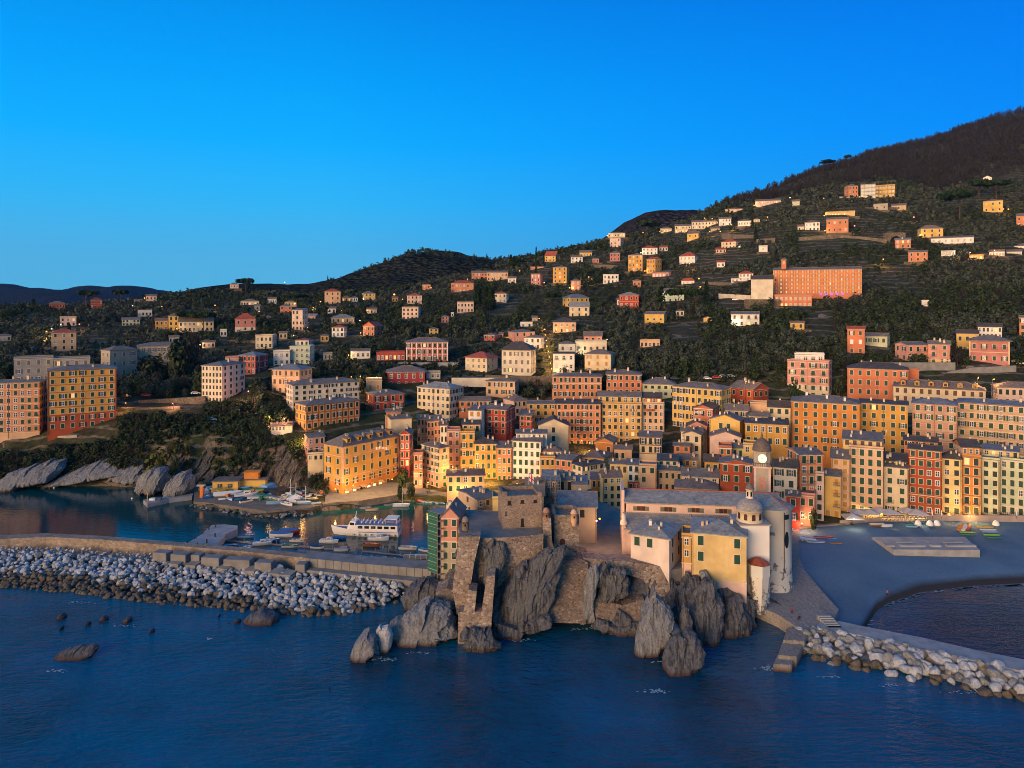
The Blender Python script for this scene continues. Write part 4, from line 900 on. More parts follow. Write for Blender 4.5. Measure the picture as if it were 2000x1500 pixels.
B('a','brick red house with a big gable end and cream frames',1426,1471,758,795,'brick',2,3,Y=324,R_=1501,roof='gx',rh=14,rc='warm',sh='d',trim='pink',ch=3,ns=3)
B('h','coral gabled house with white laundry under its eaves',1354,1392,797,836,'coral',2,3,Y=296,R_=1404,roof='gy',rh=7,rc='dark',trim='white',op=.2,ns=1)
B('h','yellow gabled house with two green shutters and a bare wall',1386,1445,820,868,'yellow',2,4,Y=273,R_=1453,roof='gy',rh=11,rc='warm',sh='g',op=0,skip=((0,0),(0,1),(0,2),(0,3),(1,0),(1,3)),ns=0)
B('h','salmon pink low gable in front of the golden block',1341,1381,832,856,'pink',1,2,Y=288,roof='gy',rh=10,rc='dark',wins=False)
B('h','small cream house with stepped slate roofs in the middle of the lanes',1335,1369,848,884,'cream',2,2,Y=277,R_=1379,roof='gy',rh=7,rc='slate',op=0)
B('h','cream house end with slates just behind the stepped cream one',1330,1372,842,870,'pale',2,3,Y=283,roof='gx',rh=8,rc='slate',op=0)
B('h','pale pink gabled house with a terrace, below the yellow gable',1387,1447,853,890,'palepink',2,3,Y=263,roof='gy',rh=11,rc='warm',op=0,skip=((0,0),(0,1),(0,2),(1,0),(1,1)))
B('h','amber house with white dormer and green shutters, fenced by roofs',1455,1540,827,872,'amber',2,6,Y=268,rh=11,rc='dark',sh='g',op=.25,ch=2,chc='white')
B('h','tan house with a plain grey roof behind the yellow gable',1417,1461,801,830,'tan',2,3,Y=287,roof='gx',rh=12,rc='slate')
B('h','low cream house with a long slate roof next to the cream shuttered house',1462,1500,812,828,'cream',1,3,Y=284,roof='gx',rh=9,rc='slate')
B('h','orange house corner with a blank wall under the red gable',1465,1500,789,808,'peach',1,2,Y=292,roof='flat',wins=False)
B('h','cream house with six green shutters beside the long orange block',1500,1544,795,828,'pale',2,3,Y=286,roof='gx',rh=13,rc='dark',sh='g',op=0)
B('s','coral hut with two brown shutters and a mauve roof in the alley',1316,1348,870,884,'coral',1,2,Y=274,roof='gx',rh=5,rc='slate',sh='b',op=0)
B('t','coral tower house with a balustraded roof terrace',1404,1429,874,906,'coral',2,2,Y=252,roof='flat',sh='g',op=0,trim='white')
B('h','small dark roofed house with a green wall behind the coral terrace',1430,1452,874,896,'green',1,2,Y=256,roof='gx',rh=9,rc='slate',sh='g')
B('h','yellow house with a small white terrace beside the bell tower',1452,1482,869,905,'yellow',2,2,Y=250,roof='flat',sh='y')
B('h','orange gabled house with one window, uphill of the red house',1163,1197,863,890,'orange',1,2,Y=297,R_=1206,roof='gy',rh=8,rc='slate',op=0,skip=((0,0),),ns=0)
B('h','peach house with two windows beside the orange gable',1199,1234,877,902,'peach',1,3,Y=288,roof='gx',rh=8,rc='warm',op=0,skip=((0,2),))
B('h','cream house striped with red balconies before the rose tan block',1249,1292,853,886,'cream',2,3,Y=292,roof='shed',rh=9,rc='slate',trim='red',bands=(0,1),base=('cream',.0),hf=1.2,balc=((1,0),(1,1),(1,2)))
B('h','yellow house under a broad brown hipped roof',1138,1180,893,912,'yellow',1,3,Y=276,R_=1196,rh=14,rc='brown',ns=0)
B('t','bright red house with six small windows',1084,1117,897,930,'coral',2,3,Y=269,R_=1137,roof='gx',rh=10,rc='slate',base=('red',.0),op=0,ns=0)
B('t','orange yellow house between the tall white and the bright red house',1055,1084,894,930,'amber',2,3,Y=272,roof='flat',op=.0,trim='cream')
B('h','white attic with a brown roof over the orange yellow house',1062,1096,881,892,'white',1,4,Y=277,rh=11,rc='brown',op=.4)
B('t','cream corner house with green shutters and a deep tan side',1117,1137,907,948,'pale',3,2,Y=260,R_=1182,rh=8,rc='dark',sh='g',ns=3,bands=(2,),op=.1)
B('h','yellow house with two brown shutters and a slate roof, above the front yellow one',1191,1226,905,928,'lemon',1,3,Y=256,roof='gx',rh=8,rc='slate',sh='b',op=0)
fy=B('t','lemon yellow house with open green shutters in front of the church facade',1177,1214,931,1022,'lemon',6,3,Y=227,L=1171,roof='gx',rh=13,rc='warm',sh='g',op=.2,shrow={4:'d',5:'d'},ns=0)
B('t','narrow white house with a red balcony between yellow and peach ones',1226,1249,907,958,'white',3,2,Y=246,roof='shed',rh=8,rc='slate',sh='g',balc=((1,1),(2,1)),base=('brick',.35))
B('t','plain peach house with few windows and a wooden roof terrace',1249,1282,910,962,'peach',3,2,Y=243,roof='flat',sh='g',op=.0,skip=((0,1),(1,1),(0,0)))
B('t','grey tan house with two rows of four dark windows behind the church',1285,1332,918,962,'tan',2,4,Y=245,roof='shed',rh=6,rc='slate',op=0,hf=.85)
B('h','pale blue attic with green doors on the grey tan house',1285,1324,899,910,'greywhite',1,3,Y=250,roof='shed',rh=10,rc='dark',sh='g',op=0)
B('h','dark slate roof with yellow dormers in the maze of lanes',1324,1362,897,912,'ochre',1,3,Y=258,roof='gx',rh=11,rc='warm',sh='b')
B('h','yellow house under a dark roof beside the brick red church neighbour',1376,1404,901,925,'amber',1,2,Y=249,roof='gx',rh=14,rc='dark',sh='g',op=0)
B('h','cream house with cross gables and zinc roofs behind the nave',1332,1404,930,965,'cream',2,4,Y=236,roof='gx',rh=16,rc='slate',op=0,sh='n')
B('h','low house with a wide hipped slate roof right behind the nave',1319,1402,952,968,'stone',1,5,Y=230,rh=17,rc='warm',wins=False,D=9)
B('t','brick red house with open shutters beside the bell tower',1406,1471,905,965,'brick',3,3,Y=232,roof='gy',rh=7,rc='slate',sh='g',op=.5,skip=((0,0),(0,2)),lit=.05)
B('t','cream house with four floors of green shutters behind the apse',1510,1557,912,1020,'pale',5,2,Y=228,roof='gx',rh=15,rc='dark',sh='g',op=.5)
B('t','coral house with stacked iron balconies and long green doors',1563,1607,887,1008,'salmon',6,3,Y=229,L=1537,roof='gx',rh=12,rc='slate',sh='g',op=.12,hf=1.15,ns=2,balc=((5,1),(4,1),(3,1),(2,1),(5,0),(4,0),(3,0),(2,0)))
B('h','pink lower house with a wooden pergola at the beach corner',1560,1592,967,1020,'pink',2,2,Y=224,roof='flat',sh='g',op=.2)
B('s','small dark red house in front of the beach corner',1536,1562,968,1022,'red',2,1,Y=222,roof='shed',rh=5,rc='slate',sh='g')
B('h','white pink slim house filling the gap behind the balconies',1592,1609,925,1018,'palepink',5,1,Y=228.5,roof='flat',op=.4)
B('t','narrow mustard house with mustard doors and iron balconies',1609,1642,929,1014,'yellow',4,2,Y=232,roof='shed',rh=10,rc='slate',sh='m',balc=((3,1),(2,1),(1,1)),op=0,skip=((1,0),(2,0),(3,0)))
B('t','slender tan house with brown shutters behind the mustard one',1624,1659,895,1008,'peach',7,2,Y=237,roof='shed',rh=16,rc='slate',sh='m',op=0,skip=((0,0),(1,0),(2,0),(3,0),(4,0)))
B('t','tallest peach house on the promenade with two columns of long green doors',1659,1725,875,1004,'peach',7,4,Y=236,roof='flat',sh='g',op=.02,hf=1.15)
B('h','cream loft with a roof garden on top of the tallest peach house',1647,1723,859,873,'lemon',1,5,Y=240,roof='shed',rh=14,rc='slate',sh='b',op=0,D=8,hf=1.2)
B('t','lower cream house with one very wide green window',1726,1774,912,1004,'cream',5,2,Y=236,roof='shed',rh=6,rc='warm',sh='g',op=.3,balc=((0,0),(0,1),(1,0)))
B('h','dark roofed attic with four green windows over the lower cream house',1728,1770,900,909,'lemon',1,4,Y=240,roof='shed',rh=14,rc='dark',sh='g',op=0)
B('t','tall brick red house with cream window frames and a salmon gable behind',1775,1839,878,1004,'brick',7,4,Y=235.5,roof='gx',rh=10,rc='dark',sh='g',op=.22,trim='cream',bands=(2,6),balc=((1,2),(2,1),(2,2),(5,2)))
B('h','salmon attic house with a skylight above the tall brick red one',1766,1831,861,874,'salmon',1,3,Y=246,roof='gx',rh=10,rc='dark',sh='d')
B('t','pale yellow house with a black roof and five floors of green shutters',1840,1878,895,1006,'lemon',6,2,Y=236,rh=17,rc='dark',sh='d',op=.1,shrow={1:'d'},bands=(2,3,4,5),trim='cream')
B('t','narrow orange house with red pediments and a shop below',1879,1916,892,1006,'orange',6,2,Y=235.5,roof='flat',sh='d',op=0,hf=1.2,trim='brown',bands=(2,4,5),balc=((1,0),(1,1)))
B('h','orange top storey with white sashes and a black roof',1879,1914,873,890,'orange',1,3,Y=238,roof='gx',rh=16,rc='dark',sh='d',op=.9,L=1862,wf=1.1)
B('t','pale green house, western half of the pair at the promenade end',1917,1952,898,1006,'green',6,2,Y=235.5,roof='flat',sh='d',op=0)
B('t','pale green house with tall doors, eastern half of the pair by the promenade end',1953,2002,899,1006,'green',6,3,Y=235.5,roof='flat',sh='g',op=.05,hf=1.15,base=('pale',.15))
B('h','yellow penthouse with a blue awning on the pale green houses',1920,1990,879,895,'lemon',1,5,Y=241,roof='shed',rh=5,rc='blue',sh='d',op=.4,hf=1.2)
B('t','pink edged house cut by the frame at the promenade end',2003,2060,892,1006,'palepink',6,4,Y=235.5,roof='flat',sh='g')
# houses on the castle rock
B('h','cream gabled house with a dark roof terrace behind the castle keep',933,972,972,1010,'tan',2,3,Y=193,L=895,roof='gx',rh=7,rc='slate',sh='b',op=.2,ns=1,D=11,balc=((1,0),))
B('s','small yellow lean to against the castle keep',962,974,975,1000,'lemon',1,1,Y=189,roof='flat',wins=False)
B('h','grey cream house with a wide blue slate roof beside the castle stairs',1091,1165,989,1070,'stone',3,4,Y=188,roof='gx',rh=30,rc='blue',sh='d',op=.3,skip=((0,0),(0,1),(0,2),(0,3),(1,0),(1,1),(1,2),(1,3),(2,1),(2,3)),D=12)
B('h','house with a slate roof and a flag, close behind the castle keep',1027,1062,967,1000,'stone',1,2,Y=205,roof='gx',rh=34,rc='slate',sh='n',D=10)
B('h','tan house with tall dark openings under a small slate roof',1091,1119,936,990,'peach',2,2,Y=214,roof='shed',rh=10,rc='slate',sh='d',hf=1.3)
B('h','lean to house with a blue grey roof next to the tan openings',1118,1146,945,990,'stone',1,2,Y=212,roof='shed',rh=12,rc='blue',wins=False)
scafh=B('h','house under repair with a blue roof cover and pole scaffolding',1060,1091,938,996,'grey',3,2,Y=210,roof='shed',rh=16,rc='blue',sh='n',lit=0)
B('h','orange brown house deep in the gap behind the cream corner house',1155,1176,935,995,'orange',3,2,Y=232,roof='shed',rh=9,rc='brown',op=0)
pinkh=B('h','pink plastered house on the castle rock with a green netted scaffold',862,895,1010,1117,'pink',5,2,Y=178,R_=908,roof='gy',rh=20,rc='slate',sh='g',op=.0,base=('stone',.55),trim='pale',D=12,ns=0)
# ------------------------------------------------------------------ the castle rock
ROCK = rockm('dark_cliff_rock', (.034,.038,.047), (.140,.150,.168), (.34,.305,.26), tide=True)  # strata contrast widened to put lit slabs and dark crevices into the colour
ROCKP = rockm('pale_shore_rock', (.115,.125,.14), (.25,.265,.285), (.36,.345,.33), tide=True)
ROCKW = rockm('white_stone', (.38,.39,.40), (.52,.53,.55), (.60,.57,.54), tide=True)
MASON = masonry('rubble_masonry', [(.17,.13,.115), (.30,.24,.205), (.135,.11,.105), (.38,.31,.26), (.22,.175,.155), (.50,.43,.37)], 1.7)
MASON3 = masonry('rough_masonry', [(.12,.095,.08), (.20,.16,.13), (.09,.075,.07), (.26,.21,.17), (.15,.12,.10), (.36,.31,.26)], 1.9, (.16,.13,.11))
MASON2 = masonry('keep_masonry', [(.22,.17,.15), (.34,.27,.225), (.18,.14,.13), (.40,.32,.27)], 2.3)
CONC = plain('old_concrete', (.30,.31,.325), .9, .3, .35); CONCD = plain('dark_concrete', (.20,.20,.20), .9, .3, .4); PAVE = plain('paving', (.20,.195,.19), .95, .25, .5, .08)
def cliff(name, base, top, ns, nt_, amp, mat, tilt=1.15):
    bp = [P(px, py, Yat(py, z)) for px, py, z in base]; tp = [P(px, py, Yat(py, z)) for px, py, z in top]
    n = len(bp); v = []
    for i in range(ns):
        a = i/(ns-1)*(n-1); k = min(int(a), n-2); f = a-k
        b = bp[k].lerp(bp[k+1], f); t = tp[k].lerp(tp[k+1], f)
        tang = (bp[min(k+1, n-1)]-bp[k]).normalized(); out = Vector((tang.y, -tang.x, 0)).normalized()
        hgt = max(.5, t.z-b.z)
        for j in range(nt_+4):
            s = (j-2)/(nt_-1)
            if j < 2: p = b+Vector((0, 0, -1.5*(2-j)))+out*(.8*(2-j))
            elif s > 1: p = t+Vector((0, 1, 0))*(4.0*(j-nt_-1)); p.z = t.z-.15
            else:
                p = b.lerp(t, s)
                e = math.sin(min(1, max(0, s))*PI)**.5
                u = p.x*math.cos(tilt)+p.z*math.sin(tilt)*.0-(p.z*.42); al = p.z+p.x*.3
                r = ridged((u*.30, al*.035, 3.1)); r2 = ridged((u*.75, al*.08, 8.4)); q = fbm((p.x*.18, p.y*.18, p.z*.18), 4)
                d = amp*(.16*r+.06*r2+.40*q+.62*strata(p.x, p.y*.4, p.z)+.30)*min(1, hgt/7)*max(.12, e)
                p = p+out*d+Vector((0, 0, .5*q))*min(1, hgt/6)
            v.append(p)
    o = ob(name, np_mesh(name, np.array(v), grid_faces(ns, nt_+4)[:, ::-1], mat, False)); tag(o, kind='structure')
cliff('cliff', [(800,1140,0),(840,1160,0),(878,1200,0),(905,1236,0),(940,1242,0),(985,1238,0),(1020,1230,0),(1060,1216,0),(1100,1213,0),(1135,1216,0),(1165,1220,0),(1200,1220,0),(1240,1226,0),(1275,1215,0),(1330,1207,0),(1380,1207,0),(1430,1200,0),(1470,1192,0),(1530,1192,0)],
      [(835,1102,4),(862,1120,6),(893,1098,9),(902,1052,18.6),(930,1060,17.6),(985,1088,14.2),(1035,1092,13.2),(1065,1086,13.4),(1100,1070,14.2),(1135,1087,11.6),(1160,1096,10.8),(1210,1102,10.8),(1260,1108,10.8),(1305,1112,10.3),(1330,1130,8),(1375,1142,6.5),(1430,1152,5),(1470,1162,3.4),(1528,1182,2.9)], 380, 84, 3.0, ROCK)
TAN = rockm('tan_cliff_rock', (.055,.048,.038), (.19,.16,.125), (.31,.26,.20))
LCB = [(290,958,.2),(345,952,.8),(380,946,2),(430,945,2),(480,946,2),(530,950,2),(580,955,2),(640,966,2.3)]; LCT = [(300,900,9.5),(350,868,14.5),(385,846,18),(430,836,19.8),(480,840,19.8),(530,849,18.7),(580,868,15),(640,900,9.5)]
cliff('cliff', LCB, LCT, 300, 60, 2.6, TAN)
def crag(label, pts, Y, th, mat=ROCK, lean=.35, seed=0, nm='rock', amp=.5, cat='rock'):
    W_ = [P(x, y, Y) for x, y in pts]; n = 110; L = [(W_[(i+1) % len(W_)]-W_[i]).length for i in range(len(W_))]; tot = sum(L); ring = []
    for k in range(n):
        d = tot*k/n; i = 0
        while d > L[i]: d -= L[i]; i += 1
        ring.append(W_[i].lerp(W_[(i+1) % len(W_)], d/L[i]))
    c = sum(ring, Vector())/n; zt = max(p.z for p in ring); zmin = min(p.z for p in ring); m = 45; v = []
    base = Vector((c.x, c.y, max(0, zmin)))
    for j in range(m):
        t = -1+2*j/(m-1); sc = max(.02, (1-abs(t)**3.0))**.45
        for p in ring:
            q = c+(p-c)*sc; q.y = Y+t*th+(q.z-zmin)*lean
            g = q*.32; u = q.x*.9-q.z*.45
            dd = amp*(.9*fbm((g.x+seed, g.y, g.z), 5)+.3*(ridged((u*.55+seed, q.z*.06, q.y*.12))-.4)+1.35*strata(q.x, q.y*.5, q.z, seed))
            dirn = Vector((p.x-c.x, t*th*1.5, p.z-c.z)); dirn = dirn.normalized() if dirn.length else Vector((0,-1,0))
            q = q+dirn*dd*min(1, sc*1.4)
            if q.z < .4: q.z -= .9
            v.append(q-base)
    f = []
    f.append(tuple(range(n))[::-1]); f.append(tuple((m-1)*n+k for k in range(n)))
    for j in range(m-1):
        for k in range(n): f.append((j*n+k, j*n+(k+1) % n, (j+1)*n+(k+1) % n, (j+1)*n+k))
    me = bpy.data.meshes.new(nm); me.from_pydata(v, [], f); me.materials.append(mat); o = ob(nm, me, None, base); tag(o, label, cat)
    return o
CR = [
 ('big rounded grey rock lying in the sea under the castle buttress', [(757,1262),(768,1222),(790,1205),(815,1195),(825,1188),(850,1180),(872,1193),(885,1215),(890,1242),(860,1250),(820,1264),(790,1272)], 157, 4.5, ROCKP, .25, .7),
 ('white standing stone upright in the water beside the grey rocks', [(735,1232),(740,1225),(757,1223),(766,1240),(764,1258),(757,1274),(742,1272)], 152, 1.6, ROCKW, .1, .3),
 ('jagged dark rock at the outer tip of the promontory', [(684,1287),(690,1262),(705,1245),(718,1241),(732,1253),(740,1270),(725,1280),(705,1286),(692,1292)], 149.5, 3, ROCKP, .3, .5),
 ('great pointed slab with a pale lit face standing in the sea', [(1237,1284),(1245,1258),(1253,1238),(1256,1215),(1270,1195),(1287,1168),(1298,1185),(1312,1210),(1325,1225),(1338,1242),(1318,1250),(1295,1264),(1275,1282),(1255,1288)], 151, 3.2, ROCKP, .4, .6),
 ('long low rock with a wet reddish foot, farthest out from the church', [(1277,1340),(1290,1325),(1300,1308),(1312,1280),(1330,1262),(1350,1250),(1362,1252),(1378,1280),(1370,1302),(1345,1317),(1320,1334),(1300,1345),(1285,1347)], 143, 3.2, ROCK, .45, .6),
 ('huge dark folded rock under the yellow church house', [(1337,1215),(1350,1190),(1365,1165),(1385,1148),(1402,1150),(1414,1180),(1420,1195),(1408,1240),(1392,1264),(1375,1260),(1360,1247)], 156, 3.5, ROCK, .35, .8),
 ('blocky dark rock below the round apse', [(1395,1252),(1400,1200),(1425,1175),(1455,1178),(1464,1205),(1464,1237),(1440,1242),(1420,1257)], 160, 3.5, ROCK, .3, .8),
 ('crumpled dark rock between masonry corner and church house', [(1308,1190),(1322,1160),(1340,1142),(1362,1138),(1384,1150),(1378,1185),(1350,1210),(1325,1215)], 163, 3.0, ROCK, .25, .8),
 ('leaning slab propped against the base of the yellow house', [(1368,1120),(1380,1116),(1396,1140),(1404,1162),(1385,1166),(1375,1148)], 164.5, 1.2, ROCKP, .2, .3),
 ('bulging rock face in the wall just below the castle terrace', [(946,1062),(965,1054),(985,1060),(990,1085),(976,1130),(963,1168),(950,1164),(942,1120)], 164.0, 2.4, ROCK, .12, .5),
 ('tall blue grey slab leaning up to the castle stairs', [(972,1238),(977,1185),(998,1126),(1032,1102),(1072,1080),(1106,1076),(1100,1104),(1074,1150),(1048,1216),(1010,1238)], 161.5, 3.0, ROCK, .16, .9),
 ('narrow fin of rock running down beside the tall blue grey slab', [(1028,1224),(1058,1160),(1083,1118),(1096,1128),(1078,1175),(1057,1220)], 161.5, 1.8, ROCK, .16, .5),
 ('thin pale rock rib dropping from the plaza wall to the sea', [(1133,1216),(1137,1165),(1149,1120),(1166,1105),(1170,1130),(1160,1170),(1163,1216)], 162.5, 1.8, ROCKP, .14, .5),
 ('cluster of folded vertical ribs bulging from the plaza wall', [(1165,1178),(1170,1120),(1185,1106),(1210,1109),(1232,1125),(1228,1160),(1207,1180),(1185,1175)], 164, 2.2, ROCK, .12, 1.0),
 ('dark slanting boulder at the waterline under the folded ribs', [(1193,1214),(1210,1193),(1226,1204),(1254,1236),(1230,1239),(1205,1229)], 160.5, 1.8, ROCK, .3, .4),
 ('sloping rock tongue where the mole meets the castle rock', [(785,1168),(800,1150),(830,1138),(858,1146),(850,1168),(820,1184),(795,1184)], 174, 4, ROCK, .4, .6),
 ('jagged rock bank joining the folded rocks below the church house', [(1296,1222),(1306,1180),(1322,1150),(1338,1166),(1352,1136),(1366,1150),(1384,1140),(1398,1160),(1420,1150),(1440,1168),(1466,1166),(1474,1190),(1478,1232),(1440,1244),(1380,1240),(1320,1236)], 163.5, 3.0, ROCK, .3, 1.1),
 ('sharp splinter of rock leaning beside the great pointed slab', [(1326,1252),(1333,1215),(1342,1188),(1350,1196),(1356,1230),(1350,1262),(1336,1266)], 152.5, 1.4, ROCK, .35, .4),
 ('low broken ledge wet with spray between slab and masonry', [(1150,1226),(1162,1210),(1190,1216),(1222,1222),(1246,1216),(1262,1236),(1240,1246),(1190,1238)], 159.5, 1.8, ROCK, .4, .7),
 ('dark rock apron at the foot of the tall blue grey slab', [(958,1246),(966,1214),(985,1222),(1010,1226),(1040,1212),(1066,1206),(1080,1224),(1040,1236),(1000,1250)], 158.0, 2.0, ROCK, .35, .8),
 ('broken rocks heaped at the foot of the masonry block', [(898,1264),(903,1243),(918,1228),(938,1238),(960,1230),(974,1262),(940,1272)], 152.6, 2.2, ROCK, .25, .6),
 ('round brown boulders wet at the foot of the buttress', [(912,1240),(916,1222),(926,1220),(938,1235),(940,1248),(925,1250)], 157.5, 1.5, ROCK, .2, .3),
 ('pale smooth rock outcrop on the western shore below the bushes', [(85,950),(110,935),(140,920),(175,905),(190,902),(205,912),(240,918),(250,930),(180,940),(130,948)], 287, 6, ROCKP, 1.3, .5),
 ('dark ledge with a pale cap at the western frame edge', [(-20,955),(0,930),(25,922),(60,912),(90,910),(98,925),(85,945),(50,952),(10,960)], 281, 6, ROCKP, 1.2, .5),
 ('grey rock shelf continuing the western outcrop eastwards', [(210,940),(220,908),(240,902),(262,906),(280,920),(280,938),(250,944)], 289, 5, ROCKP, 1.2, .5),
 ('pale boulder as big as a house below the yellow green tree', [(265,958),(268,935),(280,920),(300,912),(318,916),(326,935),(324,955),(300,966),(280,967)], 276, 6, ROCKP, .2, .5),
 ('darker round boulder beside the boat yard pier', [(322,970),(326,945),(345,926),(362,922),(374,935),(372,955),(350,970),(330,974)], 271, 5, ROCKP, .2, .5),
]
for i, (lb, pts, Y, th, mt, ln, am) in enumerate(CR): crag(lb, pts, Y, th, mt, ln, i*3.7, amp=am)
crag('long black reef barely rising from the open water', [(88,1304),(92,1292),(105,1284),(130,1280),(160,1277),(171,1281),(168,1290),(140,1294),(110,1303),(96,1310)], 147, 1.6, ROCK, 1.2, 91, amp=.3)
for i, (x, y, wd, lb) in enumerate([(200,1212,12,'brown rock awash off the mole, largest of a scattered line'),(248,1215,14,'flat brown rock awash east of the largest scattered one'),(170,1221,9,'small dark rock awash west of the scattered line'),(118,1208,12,'brown rock awash closest to the foot of the mole'),(118,1230,8,'small brown rock awash on its own beyond the reef'),(295,1236,8,'single round brown rock in open water'),(427,1206,6,'little upright rock off the mole'),(462,1217,11,'low round rock beside the dark submerged ledge'),(510,1213,40,'long dark submerged ledge off the boulders of the mole'),(643,1349,5,'tiny dark rock alone far out in open water')]):
    crag(lb, [(x-wd, y+2), (x-wd*.6, y-wd*.25), (x, y-wd*.42-2), (x+wd*.7, y-wd*.2), (x+wd, y+2), (x, y+4)], Yat(y, 0), wd*.06+.5, ROCK, .5, 50+i, amp=.15)
def polyslab(name, pts, Y, th, mat, parent=None, lean=0.0, ref=1240):
    m = MB(); fr = [P(x, y, Y+(ref-y)*lean) for x, y in pts]; bk = [p+Vector((0, th, 0)) for p in fr]
    m.prism(fr[::-1], bk[::-1], 0); o = m.build(name, mat, parent)
    return o
def flatpoly(name, pts, z, zlow, mat, top=None, kind='structure', parent=None):
    """pts: (px, Y)"""
    m = MB(); q = [((x-1000)*y/F, y) for x, y in pts]
    ar = sum(q[i][0]*q[(i+1) % len(q)][1]-q[(i+1) % len(q)][0]*q[i][1] for i in range(len(q)))
    if ar < 0: q = q[::-1]
    m.prism([(x, y, zlow) for x, y in q], [(x, y, z) for x, y in q], 0)
    o = m.build(name, mat, parent)
    if kind: tag(o, kind=kind)
    return o
# ---- castle
cas = empty('castle', (0, 0, 0), 'square stone castle keep with terraces and bastion on top of the sea cliff', 'castle')
def frame(x0, x1, Y, yaw):
    C = ray2(x0)*Y; c = ray2(x0).normalized(); t = Vector((c.y, -c.x)); a = math.radians(yaw)
    t = Vector((t.x*math.cos(a)-t.y*math.sin(a), t.x*math.sin(a)+t.y*math.cos(a)))
    return C, t, isect(C, t, x1), math.atan2(t.y, t.x)
C, t, w_, rz = frame(982, 1058, 174, 7)
zb_, zt_ = 18.6, 26.9
m = MB(); D_ = 9.6; wl = .7
m.box(0, w_, 0, D_, zb_-6, zt_-1.2)
for a in ((0,w_,0,wl),(0,w_,D_-wl,D_),(0,wl,wl,D_-wl),(w_-wl,w_,wl,D_-wl)): m.box(*a, zt_-1.2, zt_)
m.box(-.08, w_+.08, -.08, 0, zt_-2.75, zt_-2.6); m.box(0, 1.1, 0, 1.1, zt_, zt_+.9); m.box(w_-.9, w_, 0, .8, zt_, zt_+.6)
keep = m.build('keep', MASON2, cas, (C.x, C.y, 0), rz)
for fx, fz, fw, fh_ in ((.17,1.7,.9,.9),(.50,1.5,.8,.7),(.83,1.5,.8,.7),(.50,6.6,.75,1.9),(.08,4.2,.25,.8)):
    mm = MB(); mm.box(-fw/2, fw/2, -.03, .05, -fh_/2, fh_/2); mm.box(-fw/2-.15, fw/2+.15, -.12, 0, -fh_/2-.15, -fh_/2)
    mm.build('opening', plain('dark_opening', (.02,.016,.015), .9, .2), keep, (w_*fx, -.01, zt_-fz))
m = MB(); m.box(wl, w_-wl, wl, D_-wl, zt_-1.2, zt_-.9); m.build('terrace_roof', roofm('slate'), keep)
flatpoly('terrace_wall', [(896,172),(904,166.5),(936,164.6),(962,164.6),(1000,165.5),(1061,167.5),(1062,190),(900,190)], 18.9, 8, MASON, kind=None, parent=cas)
m = MB(); pr = [P(x, 1000, y) for x, y in ((896,172),(904,166.5),(936,164.6),(962,164.6),(1000,165.5),(1061,167.5))]
for a, b_ in zip(pr, pr[1:]):
    a = Vector((a.x, a.y+.3, 19.3)); b2 = Vector((b_.x, b_.y+.3, 19.3)); m.bar(a, b2, .55, .95)
m.build('parapet', MASON, cas)
flatpoly('terrace_floor', [(899,173),(906,168),(936,166),(1000,166.9),(1059,169),(1060,188),(903,188)], 18.96, 18.7, PAVE, kind=None, parent=cas)
def turret(px, py_base, Y, r, h, mat, dome, parent=cas):
    p = P(px, py_base, Y); m = MB(); m.lathe(0, 0, [(r*.55, -1.6), (r, -.4), (r, h), (r*1.12, h), (r*1.12, h+.15), (r*.98, h+.2), (r*.85, h+.2+r*.5), (r*.5, h+.2+r*.9), (0, h+.2+r*1.05)], 14, 0)
    m.box(-.18, .18, -r-.02, -r+.2, h*.3, h*.65, 1)
    return m.build('turret', [mat, PANED], parent, p)
turret(909, 1030, 167.5, .85, 1.5, MASON2, 0); turret(1067, 1012, 171.5, .85, 1.5, masonry('turret_brick', [(.36,.17,.11), (.42,.22,.15), (.30,.14,.10)], 2.6), 0); turret(1121, 1014, 172, .8, 1.4, wallm('peach'), 0)
C, t, w_, rz = frame(1082, 1131, 173.5, 4); zt_ = 22.4
m = MB(); m.box(0, w_, 0, 9, 9, zt_-.9)
for a in ((0,w_,0,.6),(0,w_,8.4,9),(0,.6,.6,8.4),(w_-.6,w_,.6,8.4)): m.box(*a, zt_-.9, zt_)
bas = m.build('bastion', MASON, cas, (C.x, C.y, 0), rz)
m = MB(); m.prism([(x, .05, z) for x, z in [(-.65,0),(.65,0),(.65,1.5)]+[(.65*math.cos(a), 1.5+.65*math.sin(a)) for a in [PI*i/6 for i in range(1, 6)]]+[(-.65,1.5)]][::-1], [(x, -.06, z) for x, z in [(-.65,0),(.65,0),(.65,1.5)]+[(.65*math.cos(a), 1.5+.65*math.sin(a)) for a in [PI*i/6 for i in range(1, 6)]]+[(-.65,1.5)]][::-1])
m.build('doorway', plain('door_dark_red', (.05,.018,.015), .8, .2), bas, (w_*.34, 0, 14.6))
polyslab('buttress', [(1060,1012),(1076,1012),(1078,1060),(1090,1090),(1062,1090)], 170, 5, MASON, cas, .01, 1090)
polyslab('outer_wall', [(1057,1216),(1074,1150),(1098,1100),(1130,1090),(1149,1098),(1144,1218)], 160.6, 6, MASON3, cas, .062, 1216)
for pts, Y in (([(915,1152),(931,1155),(926,1206),(905,1196)], 156.2), ([(951,1126),(967,1124),(961,1202),(939,1206)], 156), ([(895,1196),(961,1194),(958,1266),(894,1264)], 156.2), ([(896,1048),(938,1048),(926,1100),(918,1152),(905,1198),(892,1200),(884,1150)], 159.5)):
    polyslab('buttress', pts, Y, 4.5, MASON, cas, .02, 1200)
polyslab('bastion_block', [(851,1156),(872,1150),(897,1155),(900,1192),(850,1184)], 164, 6, MASON, cas, .03, 1190)
m = MB()
for i in range(12):
    p = P(1100+i*2.7, 1066+i*1.9, 172.6-.12*i); m.box(p.x, p.x+.4, p.y-1, p.y+.6, p.z-2.5, p.z)
m.build('stairs', PAVE, cas)
